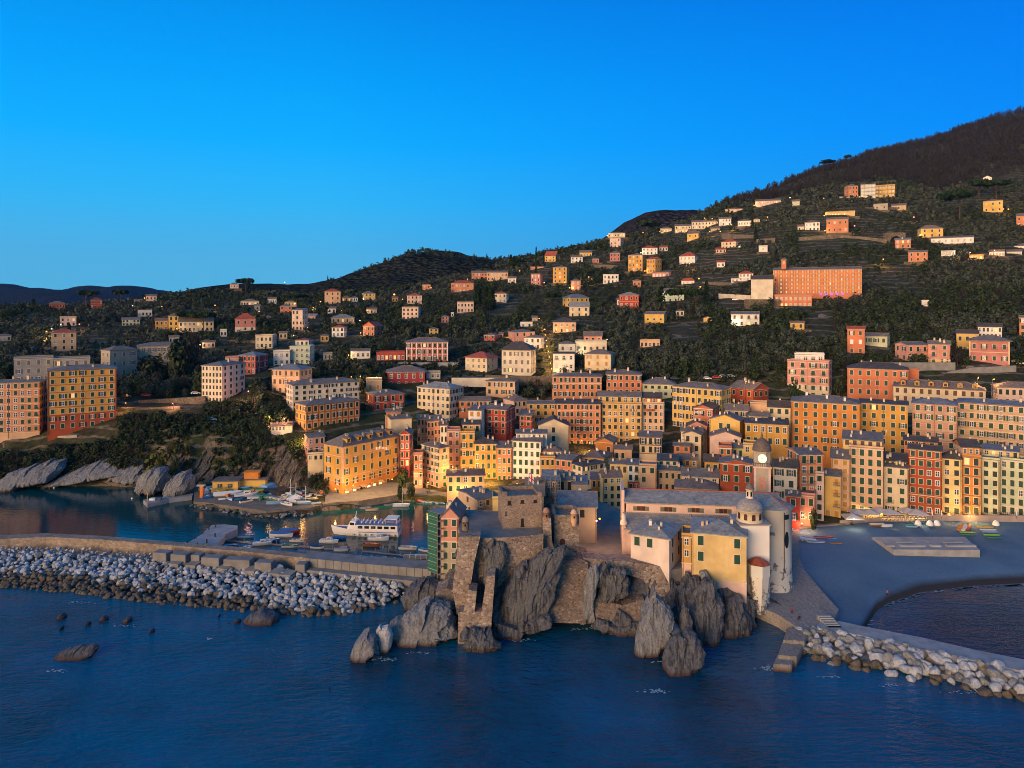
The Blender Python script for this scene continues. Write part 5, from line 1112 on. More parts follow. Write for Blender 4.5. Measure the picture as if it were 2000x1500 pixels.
m = MB(); rp = [P(1101+i*5.9, 1066+i*4.2, 171.5-.25*i) for i in range(6)]
for p in rp: m.bar(p, p+Vector((0,0,1)), .06)
m.bar(rp[0]+Vector((0,0,1)), rp[-1]+Vector((0,0,1)), .06); m.build('handrail', IRON, cas)
rw = polyslab('retaining_wall', [(1138,1090),(1225,1097),(1306,1108),(1310,1164),(1285,1168),(1255,1132),(1200,1114),(1146,1112)], 168.4, 4.5, MASON, None, .03, 1110); tag(rw, 'rubble stone retaining wall holding up the little plaza before the pink house', 'retaining wall')
rw = polyslab('retaining_wall', [(1158,1168),(1215,1182),(1258,1170),(1262,1222),(1165,1214)], 160.8, 4, MASON3, None, .06, 1215); tag(rw, 'brown stone wall patch filling the rock below the folded ribs', 'retaining wall')
# ---- ground on the rock
flatpoly('plaza', [(1138,176),(1150,172.5),(1310,168.8),(1332,170),(1345,188),(1225,215),(1180,226),(1060,226),(1062,186),(1130,182)], 10.9, 2, PAVE)
flatpoly('quay', [(1330,166),(1450,171),(1560,196),(1560,236),(1345,236),(1340,180)], 3.9, -3, PAVE)
flatpoly('quay', [(1000,236),(1062,198),(1350,198),(1350,236),(1000,246)], 3.8, -3, PAVE)
flatpoly('quay', [(898,200),(1062,186),(1065,230),(1000,246),(935,262),(900,240)], 3.0, -3, PAVE)
flatpoly('quay', [(836,193),(862,176),(900,170),(905,205),(880,215)], 3.2, -3, CONC)
flatpoly('rock_platform', [(1450,173),(1475,168.5),(1520,163),(1552,157.5),(1580,154.6),(1606,155),(1628,160),(1638,166),(1622,171),(1596,180),(1572,190),(1560,200),(1450,200)], 2.9, -3, rockm('worn_platform', (.26,.25,.25), (.33,.32,.31), (.22,.19,.16)))

m = MB(); EB = rockm('mole_head_stone', (.20,.19,.18), (.30,.28,.26), (.36,.30,.23), tide=True)
for pts, z in (([(1538,1224),(1580,1232),(1572,1253),(1529,1250)], 2.85), ([(1528,1252),(1571,1255),(1556,1283),(1519,1280)], 2.2), ([(1518,1278),(1555,1281),(1546,1300),(1510,1297)], 1.5)):
    q = [P(x, y, Yat(y, z)) for x, y in pts]; m.prism([(p.x, p.y, -2) for p in q[::-1]], [tuple(p) for p in q[::-1]])
eb = m.build('stone_block', EB); tag(eb, 'stepped block of rough concrete heading the east mole', 'stone block')
bv = eb.modifiers.new('b', 'BEVEL'); bv.width = .2; bv.segments = 1
# ------------------------------------------------------------------ church
def worn(name, col, under):
    m, nt, b, o = new_mat(name); p = pos(nt, (1, 1, .8))
    n = noi(nt, p, .55, 6, .72)
    sx = nd(nt, 'ShaderNodeSeparateXYZ'); nt.links.new(nd(nt, 'ShaderNodeNewGeometry').outputs['Position'], sx.inputs[0])
    zf = nd(nt, 'ShaderNodeMapRange'); nt.links.new(sx.outputs[2], zf.inputs[0]); zf.inputs[1].default_value = 4; zf.inputs[2].default_value = 16; zf.inputs[3].default_value = .10; zf.inputs[4].default_value = -.12
    ad = nd(nt, 'ShaderNodeMath', operation='ADD'); nt.links.new(n, ad.inputs[0]); nt.links.new(zf.outputs[0], ad.inputs[1])
    f = nd(nt, 'ShaderNodeMapRange'); nt.links.new(ad.outputs[0], f.inputs[0]); f.inputs[1].default_value = .585; f.inputs[2].default_value = .605
    c = ramp(nt, noi(nt, p, .3, 4), [(.3, tuple(x*.88 for x in col)), (.7, col)])
    c = mixc(nt, c, under, f.outputs[0]); nt.links.new(c, b.inputs['Base Color']); b.inputs['Roughness'].default_value = .9
    return m
WORN = worn('peeling_plaster', (.62,.60,.545), (.16,.155,.15))
ch = empty('church', (0, 0, 0), 'long church with slate roofs, domed chapel, round apse and clock tower above the beach', 'church')
A = P(1223, 979, 186); Bp = P(1492, 987, 182); t = Vector((Bp.x-A.x, Bp.y-A.y)); Lc = t.length; rz = math.atan2(t.y, t.x); o0 = (A.x, A.y, 0)
EZ, RZ = 22.2, 24.1; PKW = wallm('palepink')
m = MB(); m.box(0, Lc+6, 0, 12, 9, EZ-.05, 0); m.box(-.05, Lc+2, -.12, 0, EZ-.45, EZ-.2, 1); m.build('nave_wall', [PKW, TRIM['pink']], ch, o0, rz)
m = MB()
for pts in ([(-.6,-.6,EZ),(Lc+5,-.6,EZ),(Lc+5,6,RZ),(-.6,6,RZ)], [(Lc+5,12.6,EZ),(-.6,12.6,EZ),(-.6,6,RZ),(Lc+5,6,RZ)]): m.prism([Vector(p)-Vector((0,0,.25)) for p in pts], pts, 0)
m.bar((-.6,6,RZ+.05), (Lc+5,6,RZ+.05), .4, .2, 1); m.build('nave_roof', [roofm('grey'), TRIM['red']], ch, o0, rz)
for i in range(5):
    x = Lc*(.075+.2*i)+1.2
    m = MB(); m.box(-1.0, 1.0, -.06, .02, -.55, .55, 0); m.box(-.06, .06, -.09, -.06, -.55, .55, 1); m.box(-1.05, 1.05, -.1, .02, .55, .65, 1)
    wq = m.build('window', [plain('church_window', (.06,.025,.02), .5, .2), TRIM['brown']], ch, (o0[0]+(t.x*x)/Lc, o0[1]+t.y*x/Lc, 20.55), rz)
    for s in (-1, 1):
        m = MB(); m.box(s*1.06 if s > 0 else -2.0, 2.0 if s > 0 else -1.06, -.1, -.04, -.55, .55); m.build('shutter', plain('shutter_sage', (.12,.14,.10), .7, .2), wq)
m = MB(); pts = [(-.9,-7.2,17.3),(Lc+1,-7.2,17.3),(Lc+1,-.05,19.5),(-.9,-.05,19.5)]; m.prism([Vector(p)-Vector((0,0,.25)) for p in pts], pts, 0)
for i in range(64): x = Lc*i/64; m.box(x, x+.28, -.35, -.06, 19.35, 19.62, 1)
m.bar((Lc*.47,-7.1,17.42), (Lc*.47,-.2,19.6), .3, .15, 1); m.build('aisle_roof', [roofm('grey'), TRIM['grey']], ch, o0, rz)
m = MB(); m.box(-.4, Lc, -6.6, -.01, 3, 17.1, 0); m.build('aisle_wall', wallm('palepink'), ch, o0, rz)
m = MB(); m.prism([(-1.2,-6.8,9),(-.4,-6.8,9),(-.4,12.2,9),(-1.2,12.2,9)], [(-1.2,-6.8,17.9),(-.4,-6.8,17.9),(-.4,12.2,17.9),(-1.2,12.2,17.9)], 0)
for a in ((0, 5.9, 17.9, 25.3), ): m.box(-1.15, -.42, 1, 11, 17.9, 24.9, 0)
m.lathe(-.8, -5.2, [(.9,17.9),(.95,18.6),(.5,19.2),(.6,20),(.2,20.6),(0,20.7)], 10, 1); m.build('facade', [wallm('palepink'), TRIM['pale']], ch, o0, rz)
# apse
ac = P(1509, 900, 180); r = 4.5
m = MB(); m.lathe(ac.x, ac.y, [(r*1.12, 1.5), (r*1.10, 3.4), (r*1.04, 4.6), (r, 8), (r, 22.6), (r*1.05, 22.65), (r*1.05, 22.95)], 40, 0, True); aps = m.build('apse', WORN, ch)
m = MB(); m.lathe(ac.x, ac.y, [(r*1.13, 22.9), (r*1.13, 23.05), (r*.6, 24.0), (0, 25.2)], 40, 0, False); m.bar((ac.x,ac.y,25.25), (ac.x+2.6,ac.y-4.1,23.1), .25, .15, 1); m.build('apse_roof', [roofm('grey'), TRIM['red']], ch)
def on_apse(name, ang, z, pts, mat, dep=.08):
    m = MB(); m.prism([(x, .25, zz) for x, zz in pts], [(x, -dep, zz) for x, zz in pts], 0)
    a = math.radians(ang); m.build(name, mat, aps, (ac.x+r*math.sin(a), ac.y-r*math.cos(a), z), a)
ell = [(.62*math.cos(a), 2.05*math.sin(a)) for a in [2*PI*i/16 for i in range(16)]]
on_apse('window', 26, 15.6, ell, PANED); on_apse('window', 26, 21.2, [(-.65,-.6),(.65,-.6),(.65,.6),(-.65,.6)], PANED)
on_apse('drainpipe', 16, 13, [(-.06,-5),(.06,-5),(.06,9.4),(-.06,9.4)], IRON, .12)
# domed chapel
dc = P(1464, 900, 172.5); r = 2.95
m = MB(); m.box(dc.x-3.2, dc.x+3.6, dc.y-3.3, dc.y+5, 2, 21.2, 0); m.box(dc.x-3.5, dc.x+3.9, dc.y-3.6, dc.y+5.2, 21.2, 21.55, 1); chp = m.build('chapel', [worn('peeling_white', (.76,.74,.71), (.27,.245,.23)), TRIM['grey']], ch)
m = MB(); m.lathe(dc.x, dc.y, [(r*1.04,21.5),(r*1.04,21.8),(r,21.85),(r,24.0),(r*1.05,24.05),(r*1.05,24.3)], 32, 0, True); dr = m.build('drum', wallm('cream'), chp)
for ang in (-72, -36, 0, 36, 72):
    a = math.radians(ang); m = MB(); pts = [(-.4,-.75),(.4,-.75),(.4,.35)]+[(.4*math.cos(q_), .35+.4*math.sin(q_)) for q_ in [PI*i/6 for i in range(1, 6)]]+[(-.4,.35)]
    m.prism([(x, .25, z) for x, z in pts], [(x, -.06, z) for x, z in pts], 0); m.build('window', plain('church_window', (.06,.025,.02)), dr, (dc.x+r*math.sin(a), dc.y-r*math.cos(a), 22.95), a)
m = MB(); m.lathe(dc.x, dc.y, [(r*1.08*math.cos(a), 24.3+2.75*math.sin(a)) for a in [PI/2*i/10 for i in range(10)]]+[(.6, 27.0)], 32, 0, True); m.build('dome', slate('dome_grey', (.27,.26,.26), .15), chp)
m = MB(); m.lathe(dc.x, dc.y, [(1.0,26.6),(1.0,26.9),(.85,27.0),(.85,28.9),(1.05,28.95),(1.05,29.1)], 16, 0, True); ln = m.build('lantern', wallm('pale'), chp)
for ang in (-50, 8, 60):
    a = math.radians(ang); m = MB(); m.box(-.2, .2, -.05, .2, -.6, .5); m.build('window', PANED, ln, (dc.x+.85*math.sin(a), dc.y-.85*math.cos(a), 28), a)
m = MB(); m.lathe(dc.x, dc.y, [(1.1,29.1),(1.0,29.5),(.7,30.0),(.25,30.35),(.12,30.5),(.12,30.9),(0,31)], 16, 0, True); m.box(dc.x-.05, dc.x+.05, dc.y-.05, dc.y+.05, 30.9, 32.1); m.box(dc.x-.35, dc.x+.35, dc.y-.04, dc.y+.04, 31.5, 31.6); m.build('lantern_cap', slate('cap_brown', (.14,.11,.095), .15), chp)
# hexagonal bay with a red roof
bc = P(1482, 1100, 166.5); hexp = lambda rr, z: [(bc.x+rr*math.cos(PI/6+PI/3*i), bc.y+rr*math.sin(PI/6+PI/3*i), z) for i in range(6)]
m = MB(); m.prism(hexp(2.5, 10.6), hexp(2.5, 13.4), 0); m.prism(hexp(1.6, 2), hexp(2.3, 10.6), 1); by = m.build('bay', [wallm('greywhite'), WORN], ch)
m = MB(); m.prism(hexp(2.75, 13.4), [(bc.x+.9*math.cos(PI/6+PI/3*i), bc.y+.9*math.sin(PI/6+PI/3*i)+.8, 14.3) for i in range(6)], 0); m.build('bay_roof', roofm('red'), by)
# bell tower
C, t2, wt_, rz2 = frame(1473, 1505, 205, 3); m = MB(); tw = wallm('peach')
m.box(0, wt_, 0, wt_, 8, 26.6, 0)
for x in (-.06, wt_-.55): m.box(x, x+.61, -.06, .6, 10, 26.6, 1)
m.box(-.3, wt_+.3, -.3, wt_+.3, 26.6, 27.1, 1); bt = m.build('bell_tower', [wallm('stone'), wallm('palepink')], ch, (C.x, C.y, 0), rz2)
m = MB(); pts = [(-.95,0),(.95,0),(.95,3)]+[(.95*math.cos(a), 3+.95*math.sin(a)) for a in [PI*i/8 for i in range(1, 8)]]+[(-.95,3)]
m.prism([(x, .05, z) for x, z in pts][::-1], [(x, -.05, z) for x, z in pts][::-1], 0); m.build('niche', plain('niche_pink', (.50,.26,.19), .9, .25), bt, (wt_/2, 0, 20.3))
h = wt_/2; oct_ = lambda rr, z: [(h+rr*math.cos(PI/8+PI/4*i), h+rr*math.sin(PI/8+PI/4*i), z) for i in range(8)]
m = MB(); m.prism(oct_(2.45, 27.1), oct_(2.45, 31.0), 0); m.prism(oct_(2.7, 31.0), oct_(2.7, 31.3), 1); m.build('clock_stage', [wallm('stone'), wallm('stone')], bt)
m = MB(); m.tube([(h, h-2.26, 29.4), (h, h-2.46, 29.4)], 1.2, 28, 0, False); cf = m.build('clock_face', glow('lit_clock', (1.0,.90,.60), .62), bt)
m = MB(); m.bar((h,h-2.48,29.4), (h+.2,h-2.48,30.2), .09); m.bar((h,h-2.48,29.4), (h-.5,h-2.48,29.6), .11)
for i in range(12): a = PI/6*i; m.box(h+1.0*math.sin(a)-.05, h+1.0*math.sin(a)+.05, h-2.475, h-2.455, 29.4+1.0*math.cos(a)-.05, 29.4+1.0*math.cos(a)+.05)
m.build('clock_hands', IRON, cf)
m = MB()
for s in range(4):
    for i in range(9):
        q_ = -.25+(wt_+.5)*i/8; x, y = [(q_, -.25), (wt_+.25, q_), (q_, wt_+.25), (-.25, q_)][s]; m.box(x-.04, x+.04, y-.04, y+.04, 27.1, 28.0)
for a, b_ in (((-.25,-.25),(wt_+.25,-.25)), ((wt_+.25,-.25),(wt_+.25,wt_+.25)), ((wt_+.25,wt_+.25),(-.25,wt_+.25)), ((-.25,wt_+.25),(-.25,-.25))): m.bar((*a, 28.02), (*b_, 28.02), .1)
m.build('railing', IRON, bt)
m = MB(); m.lathe(h, h, [(2.65,31.3),(2.6,32.0),(2.35,33.0),(1.8,33.9),(1.0,34.5),(.4,34.9),(.3,35.6),(.12,36.3),(.06,38.2),(0,38.3)], 20, 0, True); m.build('tower_dome', slate('tower_cap', (.13,.10,.085), .2), bt)
# houses joined to the church
B('h','pale pink church house with two green shutters and a four sided slate roof',1232,1307,1046,1103,'ivory',2,3,Y=167.5,R_=1331,rh=28,rc='grey',sh='g',op=0,skip=((0,0),(0,1),(0,2),(1,2)),ns=2,D=11,oh=.55)
B('h','yellow church house with four green shutters above a bare pinkish base',1351,1458,1043,1166,'butter',4,3,Y=165.5,roof='hip',rh=30,rc='grey',sh='g',op=0,skip=((0,0),(0,1),(0,2),(1,0),(1,1),(1,2),(2,1),(3,1)),base=('palepink',.26),D=12,oh=.4)
B('h','narrow yellow link with glazed doors between pink and yellow church houses',1332,1350,1047,1135,'ochre',4,1,Y=170,roof='flat',sh='g',op=.5,skip=((0,0),(1,0)),base=('palepink',.4))
# ------------------------------------------------------------------ beach, promenade, mole
def beach():
    keys = [1540,1640,1680,1690,1700,1712,1740,1800,1900,2000,2500]; wl = [1262,1258,1246,1230,1212,1193,1176,1156,1144,1139,1130]
    pxs = np.arange(1535, 2500, 5.0); nv = 60; v = []
    for px in pxs:
        yw = Yat(np.interp(px, keys, wl), 0)
        for j in range(nv):
            s = j/(nv-1)*1.08-.08; Y = yw+(239-yw)*s; x = (px-1000)*Y/F; d = Y-yw
            z = -1.6*min(1, -d/6) if d < 0 else 1.3*(1-math.exp(-d/5))+2.3*min(1, d/60)**1.3
            z += .12*fbm((x*.08, Y*.08, 2), 3)*min(1, max(0, d)/6)+.05*fbm((x*.5, Y*.5, 4), 2)
            v.append((x, Y, z))
    m, nt, b, o = new_mat('pebble_beach'); p = pos(nt)
    c = ramp(nt, noi(nt, p, .05, 4), [(.3, (.085,.15,.225)), (.7, (.125,.21,.30))])
    c = mixc(nt, c, ramp(nt, noi(nt, p, 3.0, 4, .8), [(.3, (.7,.7,.7)), (.7, (1.25,1.25,1.25))]), 1.0, 'MULTIPLY')
    sx = nd(nt, 'ShaderNodeSeparateXYZ'); nt.links.new(p, sx.inputs[0]); f = nd(nt, 'ShaderNodeMapRange'); nt.links.new(sx.outputs[2], f.inputs[0])
    f.inputs[1].default_value = .5; f.inputs[2].default_value = 1.0; f.inputs[3].default_value = 1; f.inputs[4].default_value = 0
    c = mixc(nt, c, (.045,.042,.042), f.outputs[0]); nt.links.new(c, b.inputs['Base Color']); b.inputs['Roughness'].default_value = .95; b.inputs['Specular IOR Level'].default_value = .08
    bump(nt, b, noi(nt, p, 2.5, 3, .7), .5, .15)
    tag(ob('beach', np_mesh('beach', np.array(v), grid_faces(len(pxs), nv)[:, ::-1], m, True)), kind='structure')
beach()
flatpoly('promenade', [(1545,222),(1640,226),(1720,231),(1820,233),(2080,232),(2500,232),(2500,242),(1540,242)], 4.06, 1.0, plain('promenade_paving', (.26,.21,.19), .95, .2, .6, .05))
pw = flatpoly('beach_platform', [(1704,214.5),(1746,203.5),(1914,203.2),(1884,214.5)], 3.75, 1.5, CONC, kind=None); tag(pw, 'low concrete bathing platform lying bare on the pebble beach', 'platform')
m = MB()
for a, b_, zz in ((1722,1740,0),(1752,1800,0),(1812,1830,0),(1842,1898,0)):
    p0, p1 = P(a, 1060, 207.5), P(b_, 1060, 207.5); m.box(p0.x, p1.x, 205.4, 206.6, 3.76, 4.25)
    m.box(p0.x+1, p1.x-1.5, 209, 209.8, 3.76, 4.1)
m.build('kerb', CONC, pw)
sw = flatpoly('sea_wall', [(1640,226.6),(1720,230.6),(1820,232.6),(2080,231.6),(2080,232.2),(1820,233.2),(1720,231.2),(1640,227.2)], 4.9, 2, plain('wall_plaster', (.36,.29,.26), .9, .2, .5), kind=None); tag(sw, 'low pale parapet between promenade and pebble beach', 'sea wall')
# east mole
em = flatpoly('mole', [(1590,156),(1606,160),(1640,159.5),(1700,156.3),(1800,151.8),(1900,146.6),(2000,142.4),(2060,140.5),(2060,135.8),(1995,138),(1900,142.2),(1800,146.6),(1700,151.8),(1640,154.8)], 3.0, -3, CONC, kind=None); tag(em, 'concrete mole path curving out to sea on the eastern side of the bay', 'mole')
m = MB()
for i in range(7):
    p = P(1612+i*4.2, 1208+i*4.5, 160.5-i*.75); m.box(p.x-1.8, p.x+1.2, p.y-.35, p.y+.35, -1, 3.9-i*.18)
sp_ = m.build('stairs', CONC); tag(sp_, 'short flight of pale concrete steps from the platform to the east mole', 'steps')
# west mole
WM = [(-260,214),(-120,212),(0,209),(90,211),(200,208.5),(350,203),(480,198.5),(600,193.5)]
wm_ = flatpoly('mole', WM+[(x, y+3.4) for x, y in WM[::-1]], 4.9, -2, masonry('mole_stone', [(.30,.255,.21), (.22,.19,.16), (.38,.33,.28), (.26,.22,.19)], 1.2), kind=None); tag(wm_, 'long stone faced mole wall sheltering the harbour', 'mole')
wq = flatpoly('quay', [(-260,220),(0,212.3),(90,214.3),(350,206.3),(600,196.8),(842,190),(842,198),(600,205),(480,210),(350,214),(90,220),(-260,226)], 2.0, -3, CONC)
th_ = flatpoly('parapet', [(598,191.5),(720,187),(842,183.4),(842,189.8),(720,193),(598,197.5)], 5.6, -2, CONCD, kind=None); tag(th_, 'thick dark concrete parapet at the root of the harbour mole', 'parapet')
m = MB()
for i in range(15):
    px = 604+i*15.8; y = np.interp(px, (598, 720, 842), (191.5, 187, 183.4)); x = (px-1000)*y/F; m.box(x-.07, x+.07, y-.05, y+.1, 2.6, 5.6)
m.build('joint', plain('joint_dark', (.10,.09,.085)), th_)
low = flatpoly('footing', [(602,188.8),(720,184.2),(846,180.2),(846,183.3),(720,186.9),(602,191.4)], 3.4, -2, CONCD, kind=None); tag(low, 'lower concrete footing in front of the thick parapet', 'footing')
for i, (px, Y, sx_, lb) in enumerate([(318,198.6,4.3,'weathered concrete cube first in the row on the mole'),(354,197.2,4.6,'broad concrete cube second in the row on the mole'),(387,196.8,2.6,'small dark concrete cube wedged between two broad ones'),(416,194.8,5.2,'largest concrete cube midway along the mole'),(467,193.2,7.4,'longest concrete block with a flat top on the mole'),(518,191.2,4.6,'last free concrete cube before the thick parapet'),(590,189.8,2.6,'upright concrete cube at the corner of the parapet')]):
    m = MB(); m.box(-sx_/2, sx_/2, -1.5, 1.5, -1.5, 2.1); o = m.build('concrete_block', CONCD, None, ((px-1000)*Y/F, Y, 2.9), -.2+.02*i)
    bv = o.modifiers.new('b', 'BEVEL'); bv.width = .12; bv.segments = 1; tag(o, lb, 'concrete block', 'concrete blocks on the mole')
for i, (px, Y) in enumerate([(345,195.5),(378,194.5),(440,192),(492,190.4),(540,188.6),(562,187.6)]):
    m = MB(); m.prism([(-1.6,-1.4,-1),(1.6,-1.4,-1),(1.9,1.4,-1),(-1.3,1.4,-1)], [(-1.6,-1.4,.5),(1.6,-1.4,.5),(1.9,1.4,.9),(-1.3,1.4,.9)]); o = m.build('concrete_slab', CONCD, None, ((px-1000)*Y/F, Y, 2.6), -.25)
    tag(o, 'tilted concrete slab lying between cubes and white boulders', 'concrete slab', 'slabs below the concrete cubes')
pier = flatpoly('pier', [(352,209.5),(396,222),(404,226.5),(414,230.5),(438,231.3),(464,230),(463,226.5),(440,221.5),(418,207.5)], 2.3, -2, CONC, kind=None); tag(pier, 'concrete spur pier with a rounded head inside the harbour', 'pier')
m = MB()
for x, y in ((366,213),(380,217),(395,221.5),(408,226),(421,228.5),(386,210.5),(404,213.5),(420,219)): p = Vector(((x-1000)*y/F, y, 2.3)); m.bar(p, p+Vector((0,0,1.1)), .3)
m.build('bollard', IRON, pier)
jt = flatpoly('jetty', [(280,263),(288,258),(330,264),(375,268),(378,272),(330,268)], 1.5, -2, CONC, kind=None); tag(jt, 'low narrow jetty with a wooden pole below the pale boulders', 'jetty')
m = MB(); p = P(288, 985, 259.5); m.bar((p.x, p.y, 1), (p.x, p.y, 5.2), .3); m.build('pole', plain('raw_wood', (.36,.24,.13)), jt)
m = MB(); m.box(-2.2, -.2, -.7, .7, 0, 1.7, 0); m.box(.1, 1.9, -.7, .7, 0, 2.0, 1); o = m.build('crates', [WHITE, plain('blue_grey_box', (.06,.09,.15))], jt, P(305, 977, 262.5)-Vector((0,0,.9)))
# ------------------------------------------------------------------ vegetation
def foliage(name, stops, sc=.12):
    m, nt, b, o = new_mat(name); p = pos(nt)
    n1 = noi(nt, p, sc, 2, .5); n2 = noi(nt, p, 1.1, 3, .7)
    c = ramp(nt, n1, stops)
    c = mixc(nt, c, ramp(nt, n2, [(.25, (.22,.26,.28)), (.7, (1.05,1.12,1.10))]), 1.0, 'MULTIPLY')
    nt.links.new(c, b.inputs['Base Color']); b.inputs['Roughness'].default_value = .75; b.inputs['Specular IOR Level'].default_value = .12
    return m
GRN = foliage('evergreen_foliage', [(.3, (.022,.040,.016)), (.45, (.058,.074,.034)), (.58, (.034,.056,.026)), (.75, (.085,.092,.046))])
OLV = foliage('olive_foliage', [(.3, (.044,.058,.038)), (.5, (.092,.104,.076)), (.7, (.056,.072,.042))])
BRN = foliage('bare_twigs', [(.3, (.030,.028,.025)), (.5, (.050,.043,.037)), (.7, (.036,.036,.027))])
PIN = foliage('pine_needles', [(.3, (.014,.034,.010)), (.7, (.032,.055,.016))])
YEL = foliage('yellow_green_foliage', [(.3, (.075,.085,.015)), (.7, (.15,.14,.03))])
BARK = plain('bark', (.085,.055,.038), .95, .3, 3)
def leaf_cloud(n, size, shape, rng, lumps=6, flat=1.0):
    """n quads spread through a lumpy volume; shape 'round','cone','flat','bare'"""
    if shape == 'round':
        c = rng.normal(size=(lumps, 3)); c /= np.linalg.norm(c, axis=1)[:, None]; c *= rng.uniform(.25, .62, (lumps, 1)); c[:, 2] = c[:, 2]*.6+.55; rad = rng.uniform(.3, .52, lumps)
        k = rng.integers(0, lumps, n); d = rng.normal(size=(n, 3)); d /= np.linalg.norm(d, axis=1)[:, None]
        p = c[k]+d*(rad[k]*rng.uniform(.55, 1.05, n))[:, None]; p[:, 2] = np.maximum(p[:, 2], .08); p[:, :2] *= .62
    elif shape == 'cone':
        z = rng.uniform(.04, 1, n)**1.0; r = .13*(1-z)**.6*(.55+.5*rng.uniform(size=n))+.01; a = rng.uniform(0, 2*PI, n); p = np.stack([r*np.cos(a), r*np.sin(a), z], 1)
    elif shape == 'flat':
        c = rng.normal(size=(lumps, 3)); c /= np.linalg.norm(c[:, :2], axis=1)[:, None]; c[:, :2] *= rng.uniform(.1, .62, (lumps, 1)); c[:, 2] = .86-.10*np.linalg.norm(c[:, :2], axis=1); k = rng.integers(0, lumps, n)
        d = rng.normal(size=(n, 3)); d /= np.linalg.norm(d, axis=1)[:, None]; p = c[k]+d*np.array([.36, .36, .11])*rng.uniform(.4, 1, n)[:, None]
        p[:, :2] *= .8
    else:
        z = rng.uniform(.25, 1, n); r = .38*np.sin(PI*np.clip(z*.85, 0, 1))*np.sqrt(rng.uniform(size=n)); a = rng.uniform(0, 2*PI, n); p = np.stack([r*np.cos(a), r*np.sin(a), z], 1)
    nn = rng.normal(size=(n, 3))*.42+(d if shape in ('round', 'flat') else 0); nn /= np.linalg.norm(nn, axis=1)[:, None]
    u = rng.normal(size=(n, 3)); u -= (nn*(u*nn).sum(1)[:, None] if shape in ('round', 'flat') else 0); u /= np.linalg.norm(u, axis=1)[:, None]; w_ = np.cross(nn, u) if shape in ('round', 'flat') else rng.normal(size=(n, 3)); w_ -= u*(u*w_).sum(1)[:, None]; w_ /= np.linalg.norm(w_, axis=1)[:, None]
    s = size*rng.uniform(.6, 1.3, (n, 1))
    if shape == 'bare': u[:, 2] = np.abs(u[:, 2])+.8; u /= np.linalg.norm(u, axis=1)[:, None]; return np.stack([p-u*s*1.6-w_*s*.22, p-u*s*1.6+w_*s*.22, p+u*s*1.6+w_*s*.1, p+u*s*1.6-w_*s*.1], 1)
    return np.stack([p-u*s-w_*s*.7, p+u*s-w_*s*.7, p+u*s*.8+w_*s*.7, p-u*s*.8+w_*s*.7], 1)   # (n,4,3)
class Cloud:
    def __init__(s): s.a = []
    def add(s, q, loc, sx, sz, rot):
        c, n = math.cos(rot), math.sin(rot); x = q[..., 0]*sx; y = q[..., 1]*sx
        s.a.append(np.stack([x*c-y*n+loc[0], x*n+y*c+loc[1], q[..., 2]*sz+loc[2]], -1))
    def build(s, name, mat):
        v = np.concatenate(s.a).reshape(-1, 3); f = np.arange(len(v)).reshape(-1, 4); return ob(name, np_mesh(name, v, f, mat))
rng = np.random.default_rng(3)
LODS = [[leaf_cloud(n, sz, 'round', rng, 7) for _ in range(7)] for n, sz in ((150, .085), (64, .12), (30, .17))]
LODB = [[leaf_cloud(n, sz, 'bare', rng) for _ in range(5)] for n, sz in ((110, .09), (60, .12), (36, .15))]
# --- single trees: one of each kind, copied
PROT = {}
def tree_proto(kind):
    r2 = np.random.default_rng(hash_(kind)); base = kind.rstrip('0123456789'); m = MB(); n, sz, shp, mat = {'evergreen': (420, .062, 'round', GRN), 'olive': (360, .06, 'round', OLV), 'broad': (420, .06, 'round', YEL),
        'cypress': (300, .034, 'cone', PIN), 'pine': (520, .07, 'flat', PIN), 'bare': (240, .07, 'bare', BRN)}[base]
    q = leaf_cloud(n, sz, shp, r2, 9).reshape(-1, 3)
    crown = np_mesh('crown', q, np.arange(len(q)).reshape(-1, 4), mat)
    top = {'pine': .84, 'cypress': .3}.get(base, .6)
    m.tube([(0,0,-.15), (.01,.0,.2), (.015,.01,top)], [.03,.022,.012] if base != 'cypress' else [.015,.012,.006], 6)
    if base != 'cypress':
        for i in range(5):
            a = i*1.3+r2.uniform(0, .6); z = top*(.45+.1*i); m.tube([(0.01,0,z), (.14*math.cos(a), .14*math.sin(a), z+.13), (.27*math.cos(a), .27*math.sin(a), min(.9, z+.24))], [.012,.008,.004], 5)
    return m.mesh('trunk', BARK), crown
TREES = []
def tree(kind, loc, h, wd, label, group=None, rot=0):
    if kind not in PROT: PROT[kind] = tree_proto(kind)
    tr, cr = PROT[kind]; base = kind.rstrip('0123456789')
    nm, cat = {'evergreen': ('evergreen_tree', 'tree'), 'olive': ('olive_tree', 'olive tree'), 'broad': ('broadleaf_tree', 'tree'), 'cypress': ('cypress_tree', 'cypress'), 'pine': ('umbrella_pine', 'pine tree'), 'bare': ('bare_tree', 'tree')}[base]
    e = empty(nm, loc, label, cat, rot, group); e.scale = (wd, wd, h)
    ob('trunk', tr, e); ob('crown', cr, e); TREES.append((loc[0], loc[1], wd*.5))
    return e
def gtree(kind, px, pyb, pyt, wpx, label, group=None, Y=None):
    Y = Y or groundY(px, pyb); p = P(px, pyb, Y); p.z = min(p.z, zg(px, Y)+.3); h = (zat(pyt, Y)-p.z); wd = wpx*Y/F
    return tree(kind, p, h/(1.0 if 'pine' not in kind else .95), wd/(1.05 if 'cypress' not in kind else .26), label, group, R.uniform(0, 6))
